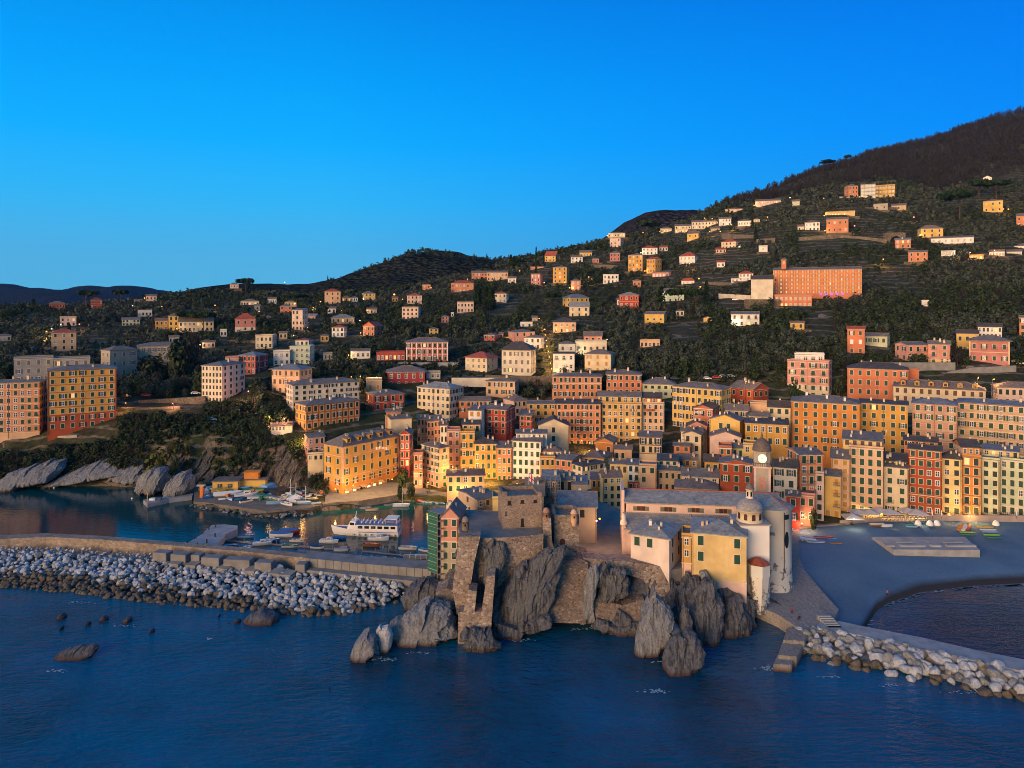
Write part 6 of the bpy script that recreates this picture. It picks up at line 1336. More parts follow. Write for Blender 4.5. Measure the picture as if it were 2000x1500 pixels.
for a in [('pine1',168,606,567,38,'umbrella pine alone beside the dark red ridge villa'),('pine2',236,600,566,26,'ragged tall pine against the far blue mountains'),('pine3',480,563,544,36,'dense pine clump on the skyline by a tiny white house',860),
  ('pine1',362,648,608,46,'flat crowned pine before the western end of the long yellow villa'),('pine2',398,648,610,46,'flat crowned pine before the middle of the long yellow villa'),('pine3',580,602,574,42,'dome shaped pine above the big glowing street lamp'),
  ('pine1',1262,470,431,44,'twin headed pine on the ridge west of the lit row'),('pine2',1325,612,564,40,'umbrella pine hiding the pale green house'),('pine3',1358,610,565,42,'umbrella pine east of the pale green house'),
  ('pine1',1874,436,372,66,'giant umbrella pine with twin trunks beside the yellow villa'),('pine2',1912,392,352,46,'umbrella pine just below the white chalet'),('pine3',1946,392,352,46,'umbrella pine behind the big yellow villa'),
  ('pine2',1076,606,572,34,'bright green pine on the open terraces below the yellow tower'),('pine1',1620,330,313,32,'flat pine standing up from the bare skyline woods',1060),('pine3',1656,322,303,16,'small round pine on the bare skyline',1120),
  ('pine2',1020,520,508,26,'low pine by the garden lamp under the ridge'),('pine3',955,532,520,40,'broad pine crown behind the hillside row')]:
    gtree(*a[:5], a[5], None, a[6] if len(a) > 6 else None)
for a in [(66,606,584,10,'lone dark cypress on the western ridge'),(134,664,630,13,'cypress below the tan red roofed house'),(706,606,574,9,'thin cypress in the middle of the western grove'),(640,549,539,4,'tiny cypress spike on the skyline'),
  (1476,472,444,9,'cypress beside the dry stone terraces'),(1469,446,424,7,'cypress next to the tiny white lit house'),(1291,604,560,20,'broad dark conifer west of the pale green house'),(1380,604,548,15,'dark cypress beside the orange lit lane'),(1388,646,590,12,'cypress on the terraces below the lane'),
  (1047,498,483,6,'spiky cypress on the ridge near the yellow red roofed house'),(1640,560,520,9,'cypress behind the convent roof'),(1068,612,640,9,None)]:
    if a[4]: gtree('cypress1', *a[:4], a[4])
for i, px in enumerate((931,938,945,951,957,963)): gtree('cypress%d' % (1+i % 2), px, 607-i % 2*3, 556+(i*7) % 9, 12, 'tall cypress in the tight stand beside the white tower house', 'cypresses by the white tower house')
for i, px in enumerate((998,1004,1011)): gtree('cypress2', px, 529, 497+i*3, 10, 'dark cypress in the trio near the ridge lamp', 'cypress trio near the ridge lamp')
for a in [('broad1',313,906,874,66,'yellow green bush tree hanging over the pale boulders',283),('evergreen1',300,752,690,70,'dark spreading tree before the cream mansion',388),('evergreen2',345,750,668,60,'tall dark tree east of the cream mansion',385),('bare1',375,735,652,56,'leafless tree among the evergreens by the mansion',395),
  ('evergreen3',398,770,725,50,'round evergreen beside the tall white tower block',352),('evergreen1',520,842,792,52,'big round tree hiding the cliff top lane',312),('evergreen2',556,836,800,40,'dark tree against the pale grey block',309),('broad2',393,956,944,12,'small bright bush beside the orange slide',268),
  ('evergreen3',787,945,915,26,'dark tree in the gap beside the crimson narrow house',277),('evergreen1',782,962,944,15,'clipped round tree on the lit harbour quay',266),('evergreen2',803,962,945,17,'second clipped round tree on the harbour square',266),('bare1',835,962,946,16,'leafless tree on the harbour square',268),
  ('evergreen3',1552,768,745,20,'dark shrub tree at the foot of the pink flats',322),('bare2',1870,706,678,44,'leafless tree before the ornate red villa',346),('evergreen1',1640,768,735,26,'dark tree between pink flats and wide salmon house',335),('evergreen2',1796,712,692,36,'spreading tree in the garden of the rose pink house',346),
  ('evergreen1',1590,1016,990,14,'potted bamboo at the pink pergola house',222.5)]:
    gtree(*a[:5], a[5], None, a[6])
# --- keep-clear test
BK = {}
for f in FOOT:
    for k in range(int(f[0]//20)-2, int(f[1]//20)+3): BK.setdefault(k, []).append(f)
TOWN = ([-500,600,640,700,780,900,1000,1100,1200,1350,1500,1650,1800,2000,2500], [284,284,300,318,352,352,355,352,352,348,346,344,344,346,346])
CLEAR = []   # (px0,px1,py0,py1) open ground: lanes, terraces, rock faces
CLEAR += [(1165,1215,505,520),(1404,1466,575,600),(1370,1432,530,556),(225,395,768,806),(1560,1770,452,474),(330,420,855,930),(470,520,880,940),(540,600,890,960),(905,1080,732,748),(1700,1870,708,735),(1062,1080,640,735),(1560,1640,470,486),(1380,1480,450,468),(1010,1120,535,552)]
def ok(x, Y, z, r, h):
    px = 1000+F*x/Y; rp = r*F/Y; pb = HY+(H-z)*F/Y; pt = HY+(H-z-h)*F/Y
    if Y < np.interp(px, *TOWN): return False
    for c in CLEAR:
        if c[0]-rp*.5 < px < c[1]+rp*.5 and c[2] < (pb+pt)/2 < c[3]+4: return False
    for f in BK.get(int(px//20), ()):
        if f[0]-rp*.8 < px < f[1]+rp*.8:
            if f[4]-1.5-r*.6 < Y < f[5]+1.5: return False
            if f[4]-70 < Y < f[4] and pt < f[3]-.16*(f[3]-f[2])-1 and pb > f[2]: return False
    return True
woods, bare, olive = Cloud(), Cloud(), Cloud(); near = []; nT = 0
bl = ([-100,1000,1380,1420,1500,1640,1760,1830,2000,2100], [-999,-999,380,400,398,362,352,378,335,330])   # photo row above which the woods are leafless
Y = 285.0
while Y < 1480:
    s = 3.9+Y*.0052 if Y > 330 else 4.2
    xw = Y*.78; x = -xw+R.uniform(0, s)
    while x < xw:
        xx, yy = x+R.uniform(-.4, .4)*s, Y+R.uniform(-.4, .4)*s; x += s
        px = 1000+F*xx/yy; z = zg(px, yy); row = HY+(H-z)*F/yy
        if z < 3: continue
        if zg(px, yy+12)-z < -6 : continue
        isb = row < np.interp(px, *bl)
        dn = noise.noise(Vector((xx*.012, yy*.012, 4)))+.35*noise.noise(Vector((xx*.05, yy*.05, 9)))
        cliffy = yy < 330 and px < 660
        if not isb and dn < (-.56 if yy > 330 else -.6): continue
        if yy > 1000 and not isb and R.random() < .2: continue
        h = R.uniform(.65, 1.25)*(5.6 if not isb else 7.5)*(1+max(0, yy-500)*.0004); h *= .5 if cliffy else 1
        if dn < -.15: h *= .6
        r = h*R.uniform(.42, .6)
        if not ok(xx, yy, z, r, h): continue
        nT += 1
        l = 0 if yy < 420 else 1 if yy < 720 else 2
        if yy < 415 and h > 4.2 and -20 < px < 2020: near.append((yy, xx, z, h, r)); continue
        if isb: bare.add(LODB[l][R.randrange(5)], (xx, yy, z-.2), r*2.4, h*1.05, R.uniform(0, 6.3))
        else:
            ol = noise.noise(Vector((xx*.008+7, yy*.008, 2))) > -.05
            if R.random() < .1: bare.add(LODB[l][R.randrange(5)], (xx, yy, z-.2), r*2.1, h, R.uniform(0, 6.3))
            else: (olive if ol and not cliffy else woods).add(LODS[l][R.randrange(7)], (xx, yy, z-.4), r*2.0, h, R.uniform(0, 6.3))
    Y += s*.9
near.sort(); 
zone = lambda x, y: 'above the western cliff' if x < -60 else 'on the slope behind the old town' if x < 40 else 'in the olive grove above the long blocks'
for i, (yy, xx, z, h, r) in enumerate(near):
    if i < 200:
        k = ('olive%d' % (i % 3)) if i % 5 < 2 else ('evergreen%d' % (4+i % 3)) if i % 7 else 'bare3'
        nmk = {'o': 'grey green olive tree', 'e': 'dark round evergreen', 'b': 'leafless brown tree'}[k[0]]
        tree(k, (xx, yy, z-.3), h, r*1.9, nmk+' '+zone(xx, yy), nmk+'s '+zone(xx, yy), R.uniform(0, 6))
    else: olive.add(LODS[0][i % 7], (xx, yy, z-.4), r*2.0, h, R.uniform(0, 6.3))
print('trees', nT, len(near))
# rough ridge line of the far hills
for ridge, Yh in (([(640,550),(680,542),(716,524),(760,508),(800,494),(828,489),(870,494),(915,503),(960,507),(1010,503)], 1650), ([(1190,455),(1225,428),(1262,412),(1300,408),(1345,409),(1400,415)], 1950)):
    for i in range(260 if Yh < 1800 else 0):
        px = R.uniform(ridge[0][0], ridge[-1][0]); py = np.interp(px, [r[0] for r in ridge], [r[1] for r in ridge]); yy = Yh-R.uniform(-10, 120)
        z = zat(py, Yh)-(Yh-yy)*.12; h = R.uniform(5, 13) if Yh < 1800 else R.uniform(3, 8); (woods if Yh < 1800 else bare).add((LODS if Yh < 1800 else LODB)[2][R.randrange(5)], ((px-1000)*yy/F, yy, z-h*.45), h*.9, h, R.uniform(0, 6))
tag(woods.build('woods', GRN), kind='stuff'); tag(olive.build('olive_groves', OLV), kind='stuff'); tag(bare.build('leafless_woods', BRN), kind='stuff')
# undergrowth on cliffs and slopes
ug = Cloud(); bare_ug = Cloud(); tuft = [leaf_cloud(26, .2, 'round', rng, 4) for _ in range(5)]
for i in range(21000):
    px = R.uniform(-60, 2060); y = 282+116*R.random()**1.3 if px < 640 and R.random() < .95 else 330+R.random()**1.6*420; z = zg(px, y)
    if z < 2.5: continue
    row = HY+(H-z)*F/y; x = (px-1000)*y/F
    if noise.noise(Vector((x*.06, y*.06, z*.08))) < (-.3 if y < 320 else -.2): continue
    if y < 320 and 330 < px < 600 and row > 850 and R.random() < .8: continue
    h = R.uniform(.8, 2.2)
    if ok(x, y, z, h*.6, h): ug.add(tuft[i % 5], (x, y-.2, z-.25), h*1.5, h, R.uniform(0, 6))
for i in range(2600):
    px = R.uniform(-60, 655); y = 277+R.random()**1.2*58; z = zg(px, y); x = (px-1000)*y/F; row = HY+(H-z)*F/y
    if z < 3.5 or row > 935: continue
    if (350 < px < 478 and 848 < row < 925 or 520 < px < 625 and 872 < row) and R.random() < .86: continue
    if noise.noise(Vector((x*.05, y*.05, z*.05+5))) < -.32: continue
    h = R.uniform(1.6, 4.2)
    if ok(x, max(y, 286), z, h*.6, h*.7): (ug if i % 3 else bare_ug).add(LODS[0][i % 7] if i % 3 else LODB[0][i % 5], (x, y-.6, z-.6), h*1.25, h, R.uniform(0, 6))
for i in range(520):   # bushes clinging to the cliff over the boat yard
    a = R.random()*7; k = min(int(a), 6); f = a-k; t = R.random(); lp = lambda A, B: [A[q]+(B[q]-A[q])*f for q in range(3)]
    b0, t0 = lp(LCB[k], LCB[k+1]), lp(LCT[k], LCT[k+1]); p = P(b0[0], b0[1], Yat(b0[1], b0[2])).lerp(P(t0[0], t0[1], Yat(t0[1], t0[2])), t)
    if noise.noise(Vector((p.x*.07+3, p.z*.09, 2))) < .0-.25*t+(.22 if p.x*F/p.y+1000 < 460 else 0): continue
    h = R.uniform(1.2, 3.4); (ug if i % 3 else bare_ug).add(LODS[0][i % 7] if i % 3 else LODB[0][i % 5], (p.x, p.y-1.6, p.z-.4), h*1.1, h, R.uniform(0, 6))
tag(bare_ug.build('leafless_brush', BRN), kind='stuff')
tag(ug.build('undergrowth', GRN), kind='stuff')
# ------------------------------------------------------------------ boulders of the two moles
BPALE = rockm('pale_boulder', (.33,.375,.43), (.47,.52,.59), (.54,.53,.52)); BGREY = rockm('grey_boulder', (.18,.20,.215), (.28,.30,.315), (.33,.31,.285)); BDARK = rockm('wet_brown_boulder', (.085,.074,.062), (.15,.13,.105), (.21,.175,.14))
BOULD = {}
def hull_mesh(seed, mat, key):
    if (seed, key) in BOULD: return BOULD[(seed, key)]
    r2 = random.Random(seed); bm = bmesh.new()
    for i in range(22):
        d = Vector((r2.gauss(0,1), r2.gauss(0,1), r2.gauss(0,1))).normalized(); bm.verts.new((d.x*.5*r2.uniform(.85,1.1), d.y*.42*r2.uniform(.85,1.1), d.z*.36*r2.uniform(.85,1.1)))
    g = bmesh.ops.convex_hull(bm, input=bm.verts); bmesh.ops.delete(bm, geom=[v for v in g['geom_interior'] if isinstance(v, bmesh.types.BMVert)], context='VERTS')
    bmesh.ops.bevel(bm, geom=bm.edges[:], offset=.035, segments=1, affect='EDGES', profile=.5)
    me = bpy.data.meshes.new('boulder'); bm.to_mesh(me); bm.free(); me.materials.append(mat); BOULD[(seed, key)] = me; return me
BM_ = {'p': BPALE, 'g': BGREY, 'd': BDARK}
rocks = []
up = ([-120,0,100,340,470,600,760,842], [210.5,207.5,208.5,201,196,189,182.5,179]); lo = ([-120,0,150,300,420,520,600,680,740,800,842], [190,186.3,181.7,176.2,173.2,170.4,168.2,170,174,178.5,178.8])
x = -165.0
while x < -27:
    for j in range(40):
        y = 166+j*1.35+R.uniform(-.45, .45); xx = x+R.uniform(-.6, .6); px = 1000+F*xx/y; a, b = np.interp(px, *up), np.interp(px, *lo)
        if not (b-.6 < y < a+.5) or px > 842: continue
        s = (y-b)/max(2, a-b); z = 2.9*s**.8-.25+R.uniform(-.25, .35); d = R.uniform(1.0, 2.5)*(1.12 if s < .5 else 1)
        if s > .85 and px < 500: d *= .6
        dark = s+R.uniform(-.1, .1) < .27+.10*noise.noise(Vector((xx*.07, 3, y*.1)))-(.14 if px > 520 else 0)+(.1 if px < 250 else 0)
        rocks.append((y-(0 if dark else .5), xx, y, z, d, 'd' if dark else ('g' if R.random() < .22 else 'p'), 'w'))
    x += 1.42
for i in range(6): pass
erocks = []
uy = ([1555,1600,1640,1700,1800,1900,2000,2070], [156,156,155,152,146.8,142.4,138.2,136]); ly = ([1555,1600,1650,1720,1800,1900,2000,2070], [149.5,147.6,145.5,143,139.6,136.4,133,131])
x = 58.0
while x < 103:
    for j in range(19):
        y = 130+j*1.55+R.uniform(-.7, .7); xx = x+R.uniform(-.8, .8); px = 1000+F*xx/y; a, b = np.interp(px, *uy), np.interp(px, *ly)
        if not (b < y < a+.2) or px < 1556: continue
        s = (y-b)/(a-b); z = 2.7*s**.75-.1+R.uniform(-.25, .4); d = R.uniform(1.5, 3.5)
        erocks.append((y, xx, y, z, d, 'd' if s < .2 and R.random() < .8 else R.choice('ppgg'), 'e'))
    x += 1.5
rocks.sort(key=lambda r: r[0]-r[4]*8)
LAB = {('w','p'): ('pale grey boulder heaped on the seaward slope of the harbour mole', 'pale boulders of the harbour mole'), ('w','g'): ('mid grey boulder among the pale ones of the harbour mole', 'grey boulders of the harbour mole'),
  ('w','d'): ('dark brown wet boulder at the waterline of the harbour mole', 'wet boulders of the harbour mole'), ('e','p'): ('pale boulder piled against the east mole', 'pale boulders of the east mole'),
  ('e','g'): ('grey brown boulder piled against the east mole', 'grey boulders of the east mole'), ('e','d'): ('dark wet boulder at the foot of the east mole', 'wet boulders of the east mole')}
heap = {'p': [], 'g': [], 'd': []}
for i, (k, xx, yy, z, d, c, side) in enumerate(erocks+rocks):
    rot = (R.uniform(-.5,.5), R.uniform(-.5,.5), R.uniform(0,6.3)); sc = (d, d*R.uniform(.8,1.15), d*R.uniform(.8,1.2))
    if i < max(225, len(erocks)+40) and i < 240:
        o = ob('boulder', hull_mesh(i % 9, BM_[c], c), None, (xx, yy, z), 0, sc); o.rotation_euler = rot; tag(o, LAB[(side, c)][0], 'boulder', LAB[(side, c)][1])
    else: heap[c].append(((xx, yy, z), rot, sc, i % 9))
vs, fs, mi = [], [], []; n0 = 0
for ci, c in enumerate('pgd'):
    for loc, rot, sc, sd in heap[c]:
        me = hull_mesh(sd, BM_[c], c); M = Matrix.Translation(loc) @ __import__('mathutils').Euler(rot).to_matrix().to_4x4() @ Matrix.Diagonal((*sc, 1))
        for v in me.vertices: vs.append(M @ v.co)
        for f in me.polygons: fs.append([n0+k for k in f.vertices]); mi.append(ci)
        n0 += len(me.vertices)
me = bpy.data.meshes.new('boulders'); me.from_pydata(vs, [], fs); [me.materials.append(m) for m in (BPALE, BGREY, BDARK)]; me.polygons.foreach_set('material_index', mi)
tag(ob('boulder_heap', me), kind='stuff'); print('boulders', len(rocks), len(erocks))
# core under the boulders
co_ = [(p, y) for p, y in zip(*up)]; flatpoly('mole_core', [(p, y-3) for p, y in zip(*up)][:-1]+[(842, 187), (600, 196), (340, 205), (-120, 214)], 1.2, -3, BGREY)
flatpoly('mole_core', [(p, y-1.2) for p, y in zip(*uy)]+[(p, y+2.6) for p, y in zip(*ly)][::-1], .9, -3, BGREY)
# stones round the boat yard
yr = []
for i in range(60):
    px = R.uniform(372, 625); y = np.interp(px, [372,400,520,600,640], [260,256.5,245.5,248.5,253])+R.uniform(-1.2, 1.6); d = R.uniform(.9, 2.1)
    o = ob('boulder', hull_mesh(i % 9, BGREY if i % 3 else BDARK, 'g' if i % 3 else 'd'), None, ((px-1000)*y/F, y, R.uniform(-.1, 1.0)), 0, (d, d, d*.9)); o.rotation_euler = (R.uniform(-.4,.4), R.uniform(-.4,.4), R.uniform(0,6)); yr.append(o)
    tag(o, 'brown grey stone in the rough edge of the boat yard', 'boulder', 'stones edging the boat yard')
    if i > 70: o['label'] = 'brown grey stone in the rough edge of the boat yard'
# ------------------------------------------------------------------ boats
def paint(n, c): return plain('boat_'+n, c, .35, .08, 2, .5)
BC = {'white': (.72,.73,.74), 'blue': (.035,.12,.34), 'navy': (.02,.035,.09), 'red': (.40,.035,.03), 'teal': (.04,.22,.22), 'green': (.03,.16,.08), 'yellow': (.62,.40,.05), 'grey': (.30,.32,.34), 'sky': (.20,.40,.62), 'wood': (.24,.12,.05), 'black': (.02,.022,.028),
      'orange': (.60,.17,.03), 'lime': (.22,.58,.05), 'cream': (.60,.52,.40), 'pink': (.62,.36,.32)}
def boat(label, px, py, lpx, head, hull, deck, kind='open', z=0.0, grp=None, cat='boat', nm='boat', tilt=0):
    Y = Yat(py, z); L = lpx*Y/F/max(.45, abs(math.cos(head))); p = P(px, py, Y); w = L*.34 if kind != 'kayak' else L*.2; hh = min(1.15, L*.15) if kind != 'kayak' else .28
    e = empty(nm, (p.x, p.y, z), label, cat, head, grp)
    if tilt: e.rotation_euler = (tilt, 0, head)
    st = 9; sec = []
    for i in range(st):
        u = i/(st-1); bw = w/2*(min(1, .80+.5*u) if u < .4 else (1-((u-.4)/.6)**2.2)**.8 if u < 1 else 0); bw = max(bw, .02); sh = hh*(1+.35*max(0, u-.35)**1.5); x = L*(u-.5)
        kz = -.25 if z == 0 else 0.0
        sec.append([(x, -bw, sh), (x-(L*.03 if u > .8 else 0), -bw*.86, sh*.45), (x-(L*.07 if u > .8 else 0), -bw*.45, kz), (x-(L*.07 if u > .8 else 0), bw*.45, kz), (x-(L*.03 if u > .8 else 0), bw*.86, sh*.45), (x, bw, sh)])
    m = MB()
    for a, b in zip(sec, sec[1:]):
        for k in range(5): m.face([a[k], a[k+1], b[k+1], b[k]][::-1], 0, True)
    m.face(sec[0], 0)
    m.build('hull', paint(hull, BC[hull]), e)
    m = MB(); ins = .9; zz = hh*.62
    if kind in ('open', 'kayak', 'sail'):
        for a, b in zip(sec, sec[1:]): m.face([(a[0][0], a[0][1]*.84, zz if kind != 'kayak' else a[0][2]-.02), (b[0][0], b[0][1]*.84, zz if kind != 'kayak' else b[0][2]-.02), (b[5][0], b[5][1]*.84, zz if kind != 'kayak' else b[5][2]-.02), (a[5][0], a[5][1]*.84, zz if kind != 'kayak' else a[5][2]-.02)])
        if kind != 'kayak':
            for a, b in zip(sec, sec[1:]):
                for k in (0, 5):
                    m.face([(a[0][0], a[k][1]*.84, zz), (b[0][0], b[k][1]*.84, zz), b[k], a[k]][::(1 if k else -1)])
    else:
        for a, b in zip(sec, sec[1:]): m.face([(a[0][0], a[0][1]*.97, a[0][2]-.04), (b[0][0], b[0][1]*.97, b[0][2]-.04), (b[5][0], b[5][1]*.97, b[5][2]-.04), (a[5][0], a[5][1]*.97, a[5][2]-.04)])
    m.build('deck' if kind not in ('open', 'sail') else 'interior', paint(deck, BC[deck]), e)
    if kind in ('open', 'sail'):
        for u in (.3, .55):
            bw = w*.40; m = MB(); m.box(L*(u-.5)-.12, L*(u-.5)+.12, -bw, bw, hh*.75, hh*.82); m.build('thwart', paint('wood', BC['wood']), e)
    if kind == 'sail':
        m = MB(); m.bar((L*.05,0,hh*.5), (L*.05,0,L*1.15), .12); m.build('mast', WHITE, e)
    if kind == 'cabin':
        m = MB(); m.prism([(-L*.12,-w*.3,hh),(L*.16,-w*.3,hh),(L*.24,0,hh+.05),(L*.16,w*.3,hh),(-L*.12,w*.3,hh)], [(-L*.12,-w*.27,hh+L*.13),(L*.08,-w*.25,hh+L*.13),(L*.12,0,hh+L*.13),(L*.08,w*.25,hh+L*.13),(-L*.12,w*.27,hh+L*.13)], 0)
        cb = m.build('cabin', WHITE, e)
        m = MB(); m.box(-L*.08, L*.07, -w*.31, w*.31, hh+L*.06, hh+L*.10); m.build('windscreen', PANED, cb)
        m = MB(); m.bar((-L*.4,-w*.4,hh+.35), (L*.2,-w*.42,hh+.4), .05); m.bar((-L*.4,w*.4,hh+.35), (L*.2,w*.42,hh+.4), .05); m.build('rail', IRON, e)
    if kind == 'cover':
        m = MB(); zr = hh*1.5
        for a, b in zip(sec, sec[1:]):
            ra = zr if 0 < abs(a[0][1]) > .05 else a[0][2]; rb = zr if abs(b[0][1]) > .05 else b[0][2]
            m.face([(a[0][0], a[0][1]*1.03, a[0][2]+.01), (b[0][0], b[0][1]*1.03, b[0][2]+.01), (b[0][0], 0, rb), (a[0][0], 0, ra)]); m.face([(a[0][0], 0, ra), (b[0][0], 0, rb), (b[5][0], b[5][1]*1.03, b[5][2]+.01), (a[5][0], a[5][1]*1.03, a[5][2]+.01)])
        m.build('cover', paint(deck, BC[deck]), e)
    return e
HB = [('blue and white open boat moored closest to the pier head',480,1050,31,.15,'sky','blue','open'),('dark blue boat tucked in beside the spur pier',452,1068,28,.1,'navy','sky','open'),('white motor cruiser beside the moored blue boats',513,1064,36,.25,'white','white','cabin'),('long blue covered boat behind the white cruiser',551,1048,46,-.1,'white','blue','cover'),
 ('red hulled boat under a blue cover, farthest out in the harbour',567,1041,41,-.12,'red','blue','cover'),('blue cabin boat between the covered boat and the cruiser',532,1057,30,.1,'blue','white','cabin'),('white open rowing boat by the orange reflection',580,1058,28,-.1,'white','grey','open'),('white boat with green interior near the floating rope',566,1069,30,.1,'white','green','open'),
 ('white boat with a navy cover by the mole',620,1071,28,-.15,'white','navy','cover'),('white cabin boat with fenders in front of the ferry bow',643,1060,38,-.1,'white','white','cabin'),('bright blue covered boat in front of the ferry',664,1053,27,-.05,'blue','blue','cover'),('white runabout with a grey deck near the small blue boat',667,1076,28,0,'white','grey','cover'),
 ('small bright blue boat near the mole parapet',674,1071,19,-.2,'sky','blue','open'),('white cruiser with a windscreen alongside the ferry',740,1055,42,-.08,'white','white','cabin'),('dark red wooden boat before the white cruiser',726,1067,34,-.1,'wood','red','open'),('white rowing boat alone near the scaffolded house',797,1073,36,-.1,'white','grey','open'),
 ('blue and white boat half hidden by the green scaffold net',831,1077,26,-.5,'white','blue','open'),('tiny white dinghy by the mole wall',609,1079,13,0,'white','white','open'),
 ('white dinghy first in the row along the parapet',697,1088,17,.1,'white','grey','open'),('white dinghy second in the row along the parapet',719,1090,16,.5,'white','grey','open'),('white dinghy third in the row along the parapet',745,1092,22,.2,'white','sky','open'),('white dinghy fourth in the row along the parapet',764,1094,16,.6,'white','grey','open'),('white dinghy by the wooden stage at the end of the parapet row',786,1096,18,.3,'white','grey','open'),('pale wide boat beside the wooden stage',824,1088,26,-.1,'white','grey','cover'),
 ('teal dinghy below the lit arcade quay',677,989,15,0,'teal','white','open'),('cream rowing boat floating under the quay lights',727,997,25,.1,'cream','wood','open'),('white sailing boat with a tall mast near the quay',784,989,33,.05,'white','white','sail'),('red boat moored at the quay corner',782,976,21,.1,'red','red','cover'),('orange red fishing boat below the lit awning',729,982,20,-.1,'orange','wood','open'),('grey low boat west of the sailing boat',760,987,18,.2,'grey','black','open'),('grey flat pontoon boat beside the cream rowing boat',714,994,22,0,'grey','grey','open')]
for a in HB: boat(a[0], *a[1:5], a[5], a[6], a[7])
for i, (px, c, d) in enumerate([(816,'red','white'),(823,'white','red'),(831,'white','blue'),(839,'white','grey'),(847,'blue','sky'),(855,'white','navy'),(863,'blue','white')]):
    boat(['red dinghy','white dinghy with a red inside','white dinghy with a blue inside','white dinghy with a grey inside','blue dinghy','white dinghy with a navy cover','blue and white dinghy'][i]+' in the row before the harbour square', px, 979+i*.9, 13, -.9+.1*i, c, d, 'cover' if i in (1, 5) else 'open')
YB = [(431,962,27,.3,'yellow','yellow','cover','boat under a bright yellow tarpaulin'),(446,968,42,.35,'white','white','cover','longest white covered boat'),(466,966,24,.3,'white','blue','cover','white hull with a blue cover'),(482,970,33,.45,'white','white','cabin','white motor boat with a cabin'),(500,975,26,.1,'white','grey','cover','white launch with a grey cover'),
 (513,974,28,-.2,'grey','green','cover','boat under a dark green tarpaulin'),(526,969,19,.7,'white','sky','open','slim white dinghy, first of a tilted row'),(534,971,19,.7,'white','grey','open','slim white dinghy, second of a tilted row'),(542,973,19,.7,'white','sky','open','slim white dinghy, third of a tilted row'),(550,975,19,.7,'white','grey','open','slim white dinghy, fourth of a tilted row'),(558,976,19,.7,'white','white','open','slim white dinghy, last of a tilted row'),
 (537,985,26,.1,'sky','grey','cover','pale blue boat at the edge of the stones'),(561,987,21,-.6,'white','white','open','upturned looking white hull at the tip'),(571,983,20,-.8,'grey','white','cover','grey boat tipped on its side'),(490,959,24,.2,'teal','green','cover','teal boat close to the yellow shed'),(505,960,27,0,'yellow','green','cover','yellow hull in the second row'),
 (520,953,30,-.2,'blue','blue','cover','boat under a large blue sheet by the cliff'),(543,963,44,-.1,'black','black','cover','big boat under a black cover'),(566,968,22,-.3,'white','white','cover','white boat right beside the black covered one'),(586,970,17,.1,'red','red','cover','small red boat by the white canopy'),(597,972,16,.8,'white','blue','open','white boat with a blue inside'),(592,985,26,0,'sky','white','cover','light blue boat by the slipway'),
 (612,966,14,.2,'grey','grey','open','small grey boat at the eastern end'),(622,969,14,-.3,'white','grey','open','small white boat at the eastern end'),(630,965,13,.2,'grey','white','open','pale dinghy under the quay wall'),(478,956,20,.3,'navy','sky','cover','navy boat behind the blue cover'),(418,958,15,0,'white','white','cover','small white boat next to the orange slide'),(551,957,19,-.2,'sky','sky','cover','pale blue boat leaning by the cliff'),(575,977,13,.9,'blue','blue','open','short blue dinghy near the masts'),(470,975,22,.3,'blue','navy','open','blue rowing boat in the front row'),(455,958,19,.4,'white','teal','cover','white boat with a teal cover before the shed')]
R9 = random.Random(77); cn = list(BC)
for i in range(34):
    px = R9.uniform(402, 628); py = R9.uniform(953, 981)+max(0, (px-500))*.03; hc, dc_ = R9.choice(['white','white','white','sky','blue','grey','teal']), R9.choice(['white','blue','sky','grey','navy','green','teal','red','yellow'])
    o = boat('x', px, py, R9.uniform(12, 22), R9.uniform(-.9, .9), hc, dc_, R9.choice(['cover', 'cover', 'open']), z=1.72)
    o['label'] = 'small %s dinghy %s laid up among the yard boats' % (hc, 'with a %s cover or inside' % dc_); o['group'] = 'dinghies laid up in the boat yard'
for a in YB: boat(a[7]+' in the boat yard', a[0], a[1], a[2]*1.22, a[3], a[4], a[5], a[6], z=1.7)
# kayaks and boats drawn up on the beach
for i, (px, py, l, hd, h_, d_, lb) in enumerate([(1566,1060,30,-.5,'wood','cream','brown wooden boat drawn up beside the apse'),(1580,1058,26,-.6,'pink','white','pinkish boat second from the apse'),(1597,1062,28,-.1,'white','grey','white boat with a grey deck among the beached ones'),(1609,1054,36,.0,'red','red','long red boat at the back of the beached group'),(1620,1060,18,.1,'blue','blue','small blue boat in the beached group'),(1634,1064,23,.0,'yellow','wood','yellow boat at the end of the beached group'),(1626,1056,20,.1,'white','sky','white dinghy behind the yellow beached boat'),
  (1713,1028,30,.0,'wood','cream','boat under a brown tarpaulin by the promenade steps'),(1733,1029,22,.0,'white','white','white covered boat next to the brown tarpaulin'),(1781,1030,20,-.3,'sky','teal','boat under a turquoise sheet on the upper beach')]):
    boat(lb, px, py, l, hd, h_, d_, 'cover' if i not in (0, 3) else 'open', z=2.9 if py > 1045 else 3.45)
for i, (px, py, c, lb) in enumerate([(1876,1030,'orange','orange kayak propped against the sea wall'),(1884,1031,'white','white kayak propped against the sea wall'),(1892,1030,'red','red kayak propped against the sea wall'),(1891,1041,'lime','lime green kayak on top of the western stack'),(1893,1046,'green','dark green kayak under the lime one in the western stack'),(1925,1031,'yellow','yellow paddle board on the sandy rack'),(1931,1036,'white','white paddle board on the rack below the yellow one'),(1935,1040,'sky','blue kayak in front of the white paddle board'),(1938,1046,'lime','lime green kayak on the eastern stack'),(1943,1052,'green','green kayak lowest on the eastern stack')]):
    boat(lb, px, py, 30, -.1 if i > 2 else .9, c, c, 'kayak', z=3.2, cat='kayak', nm='kayak')
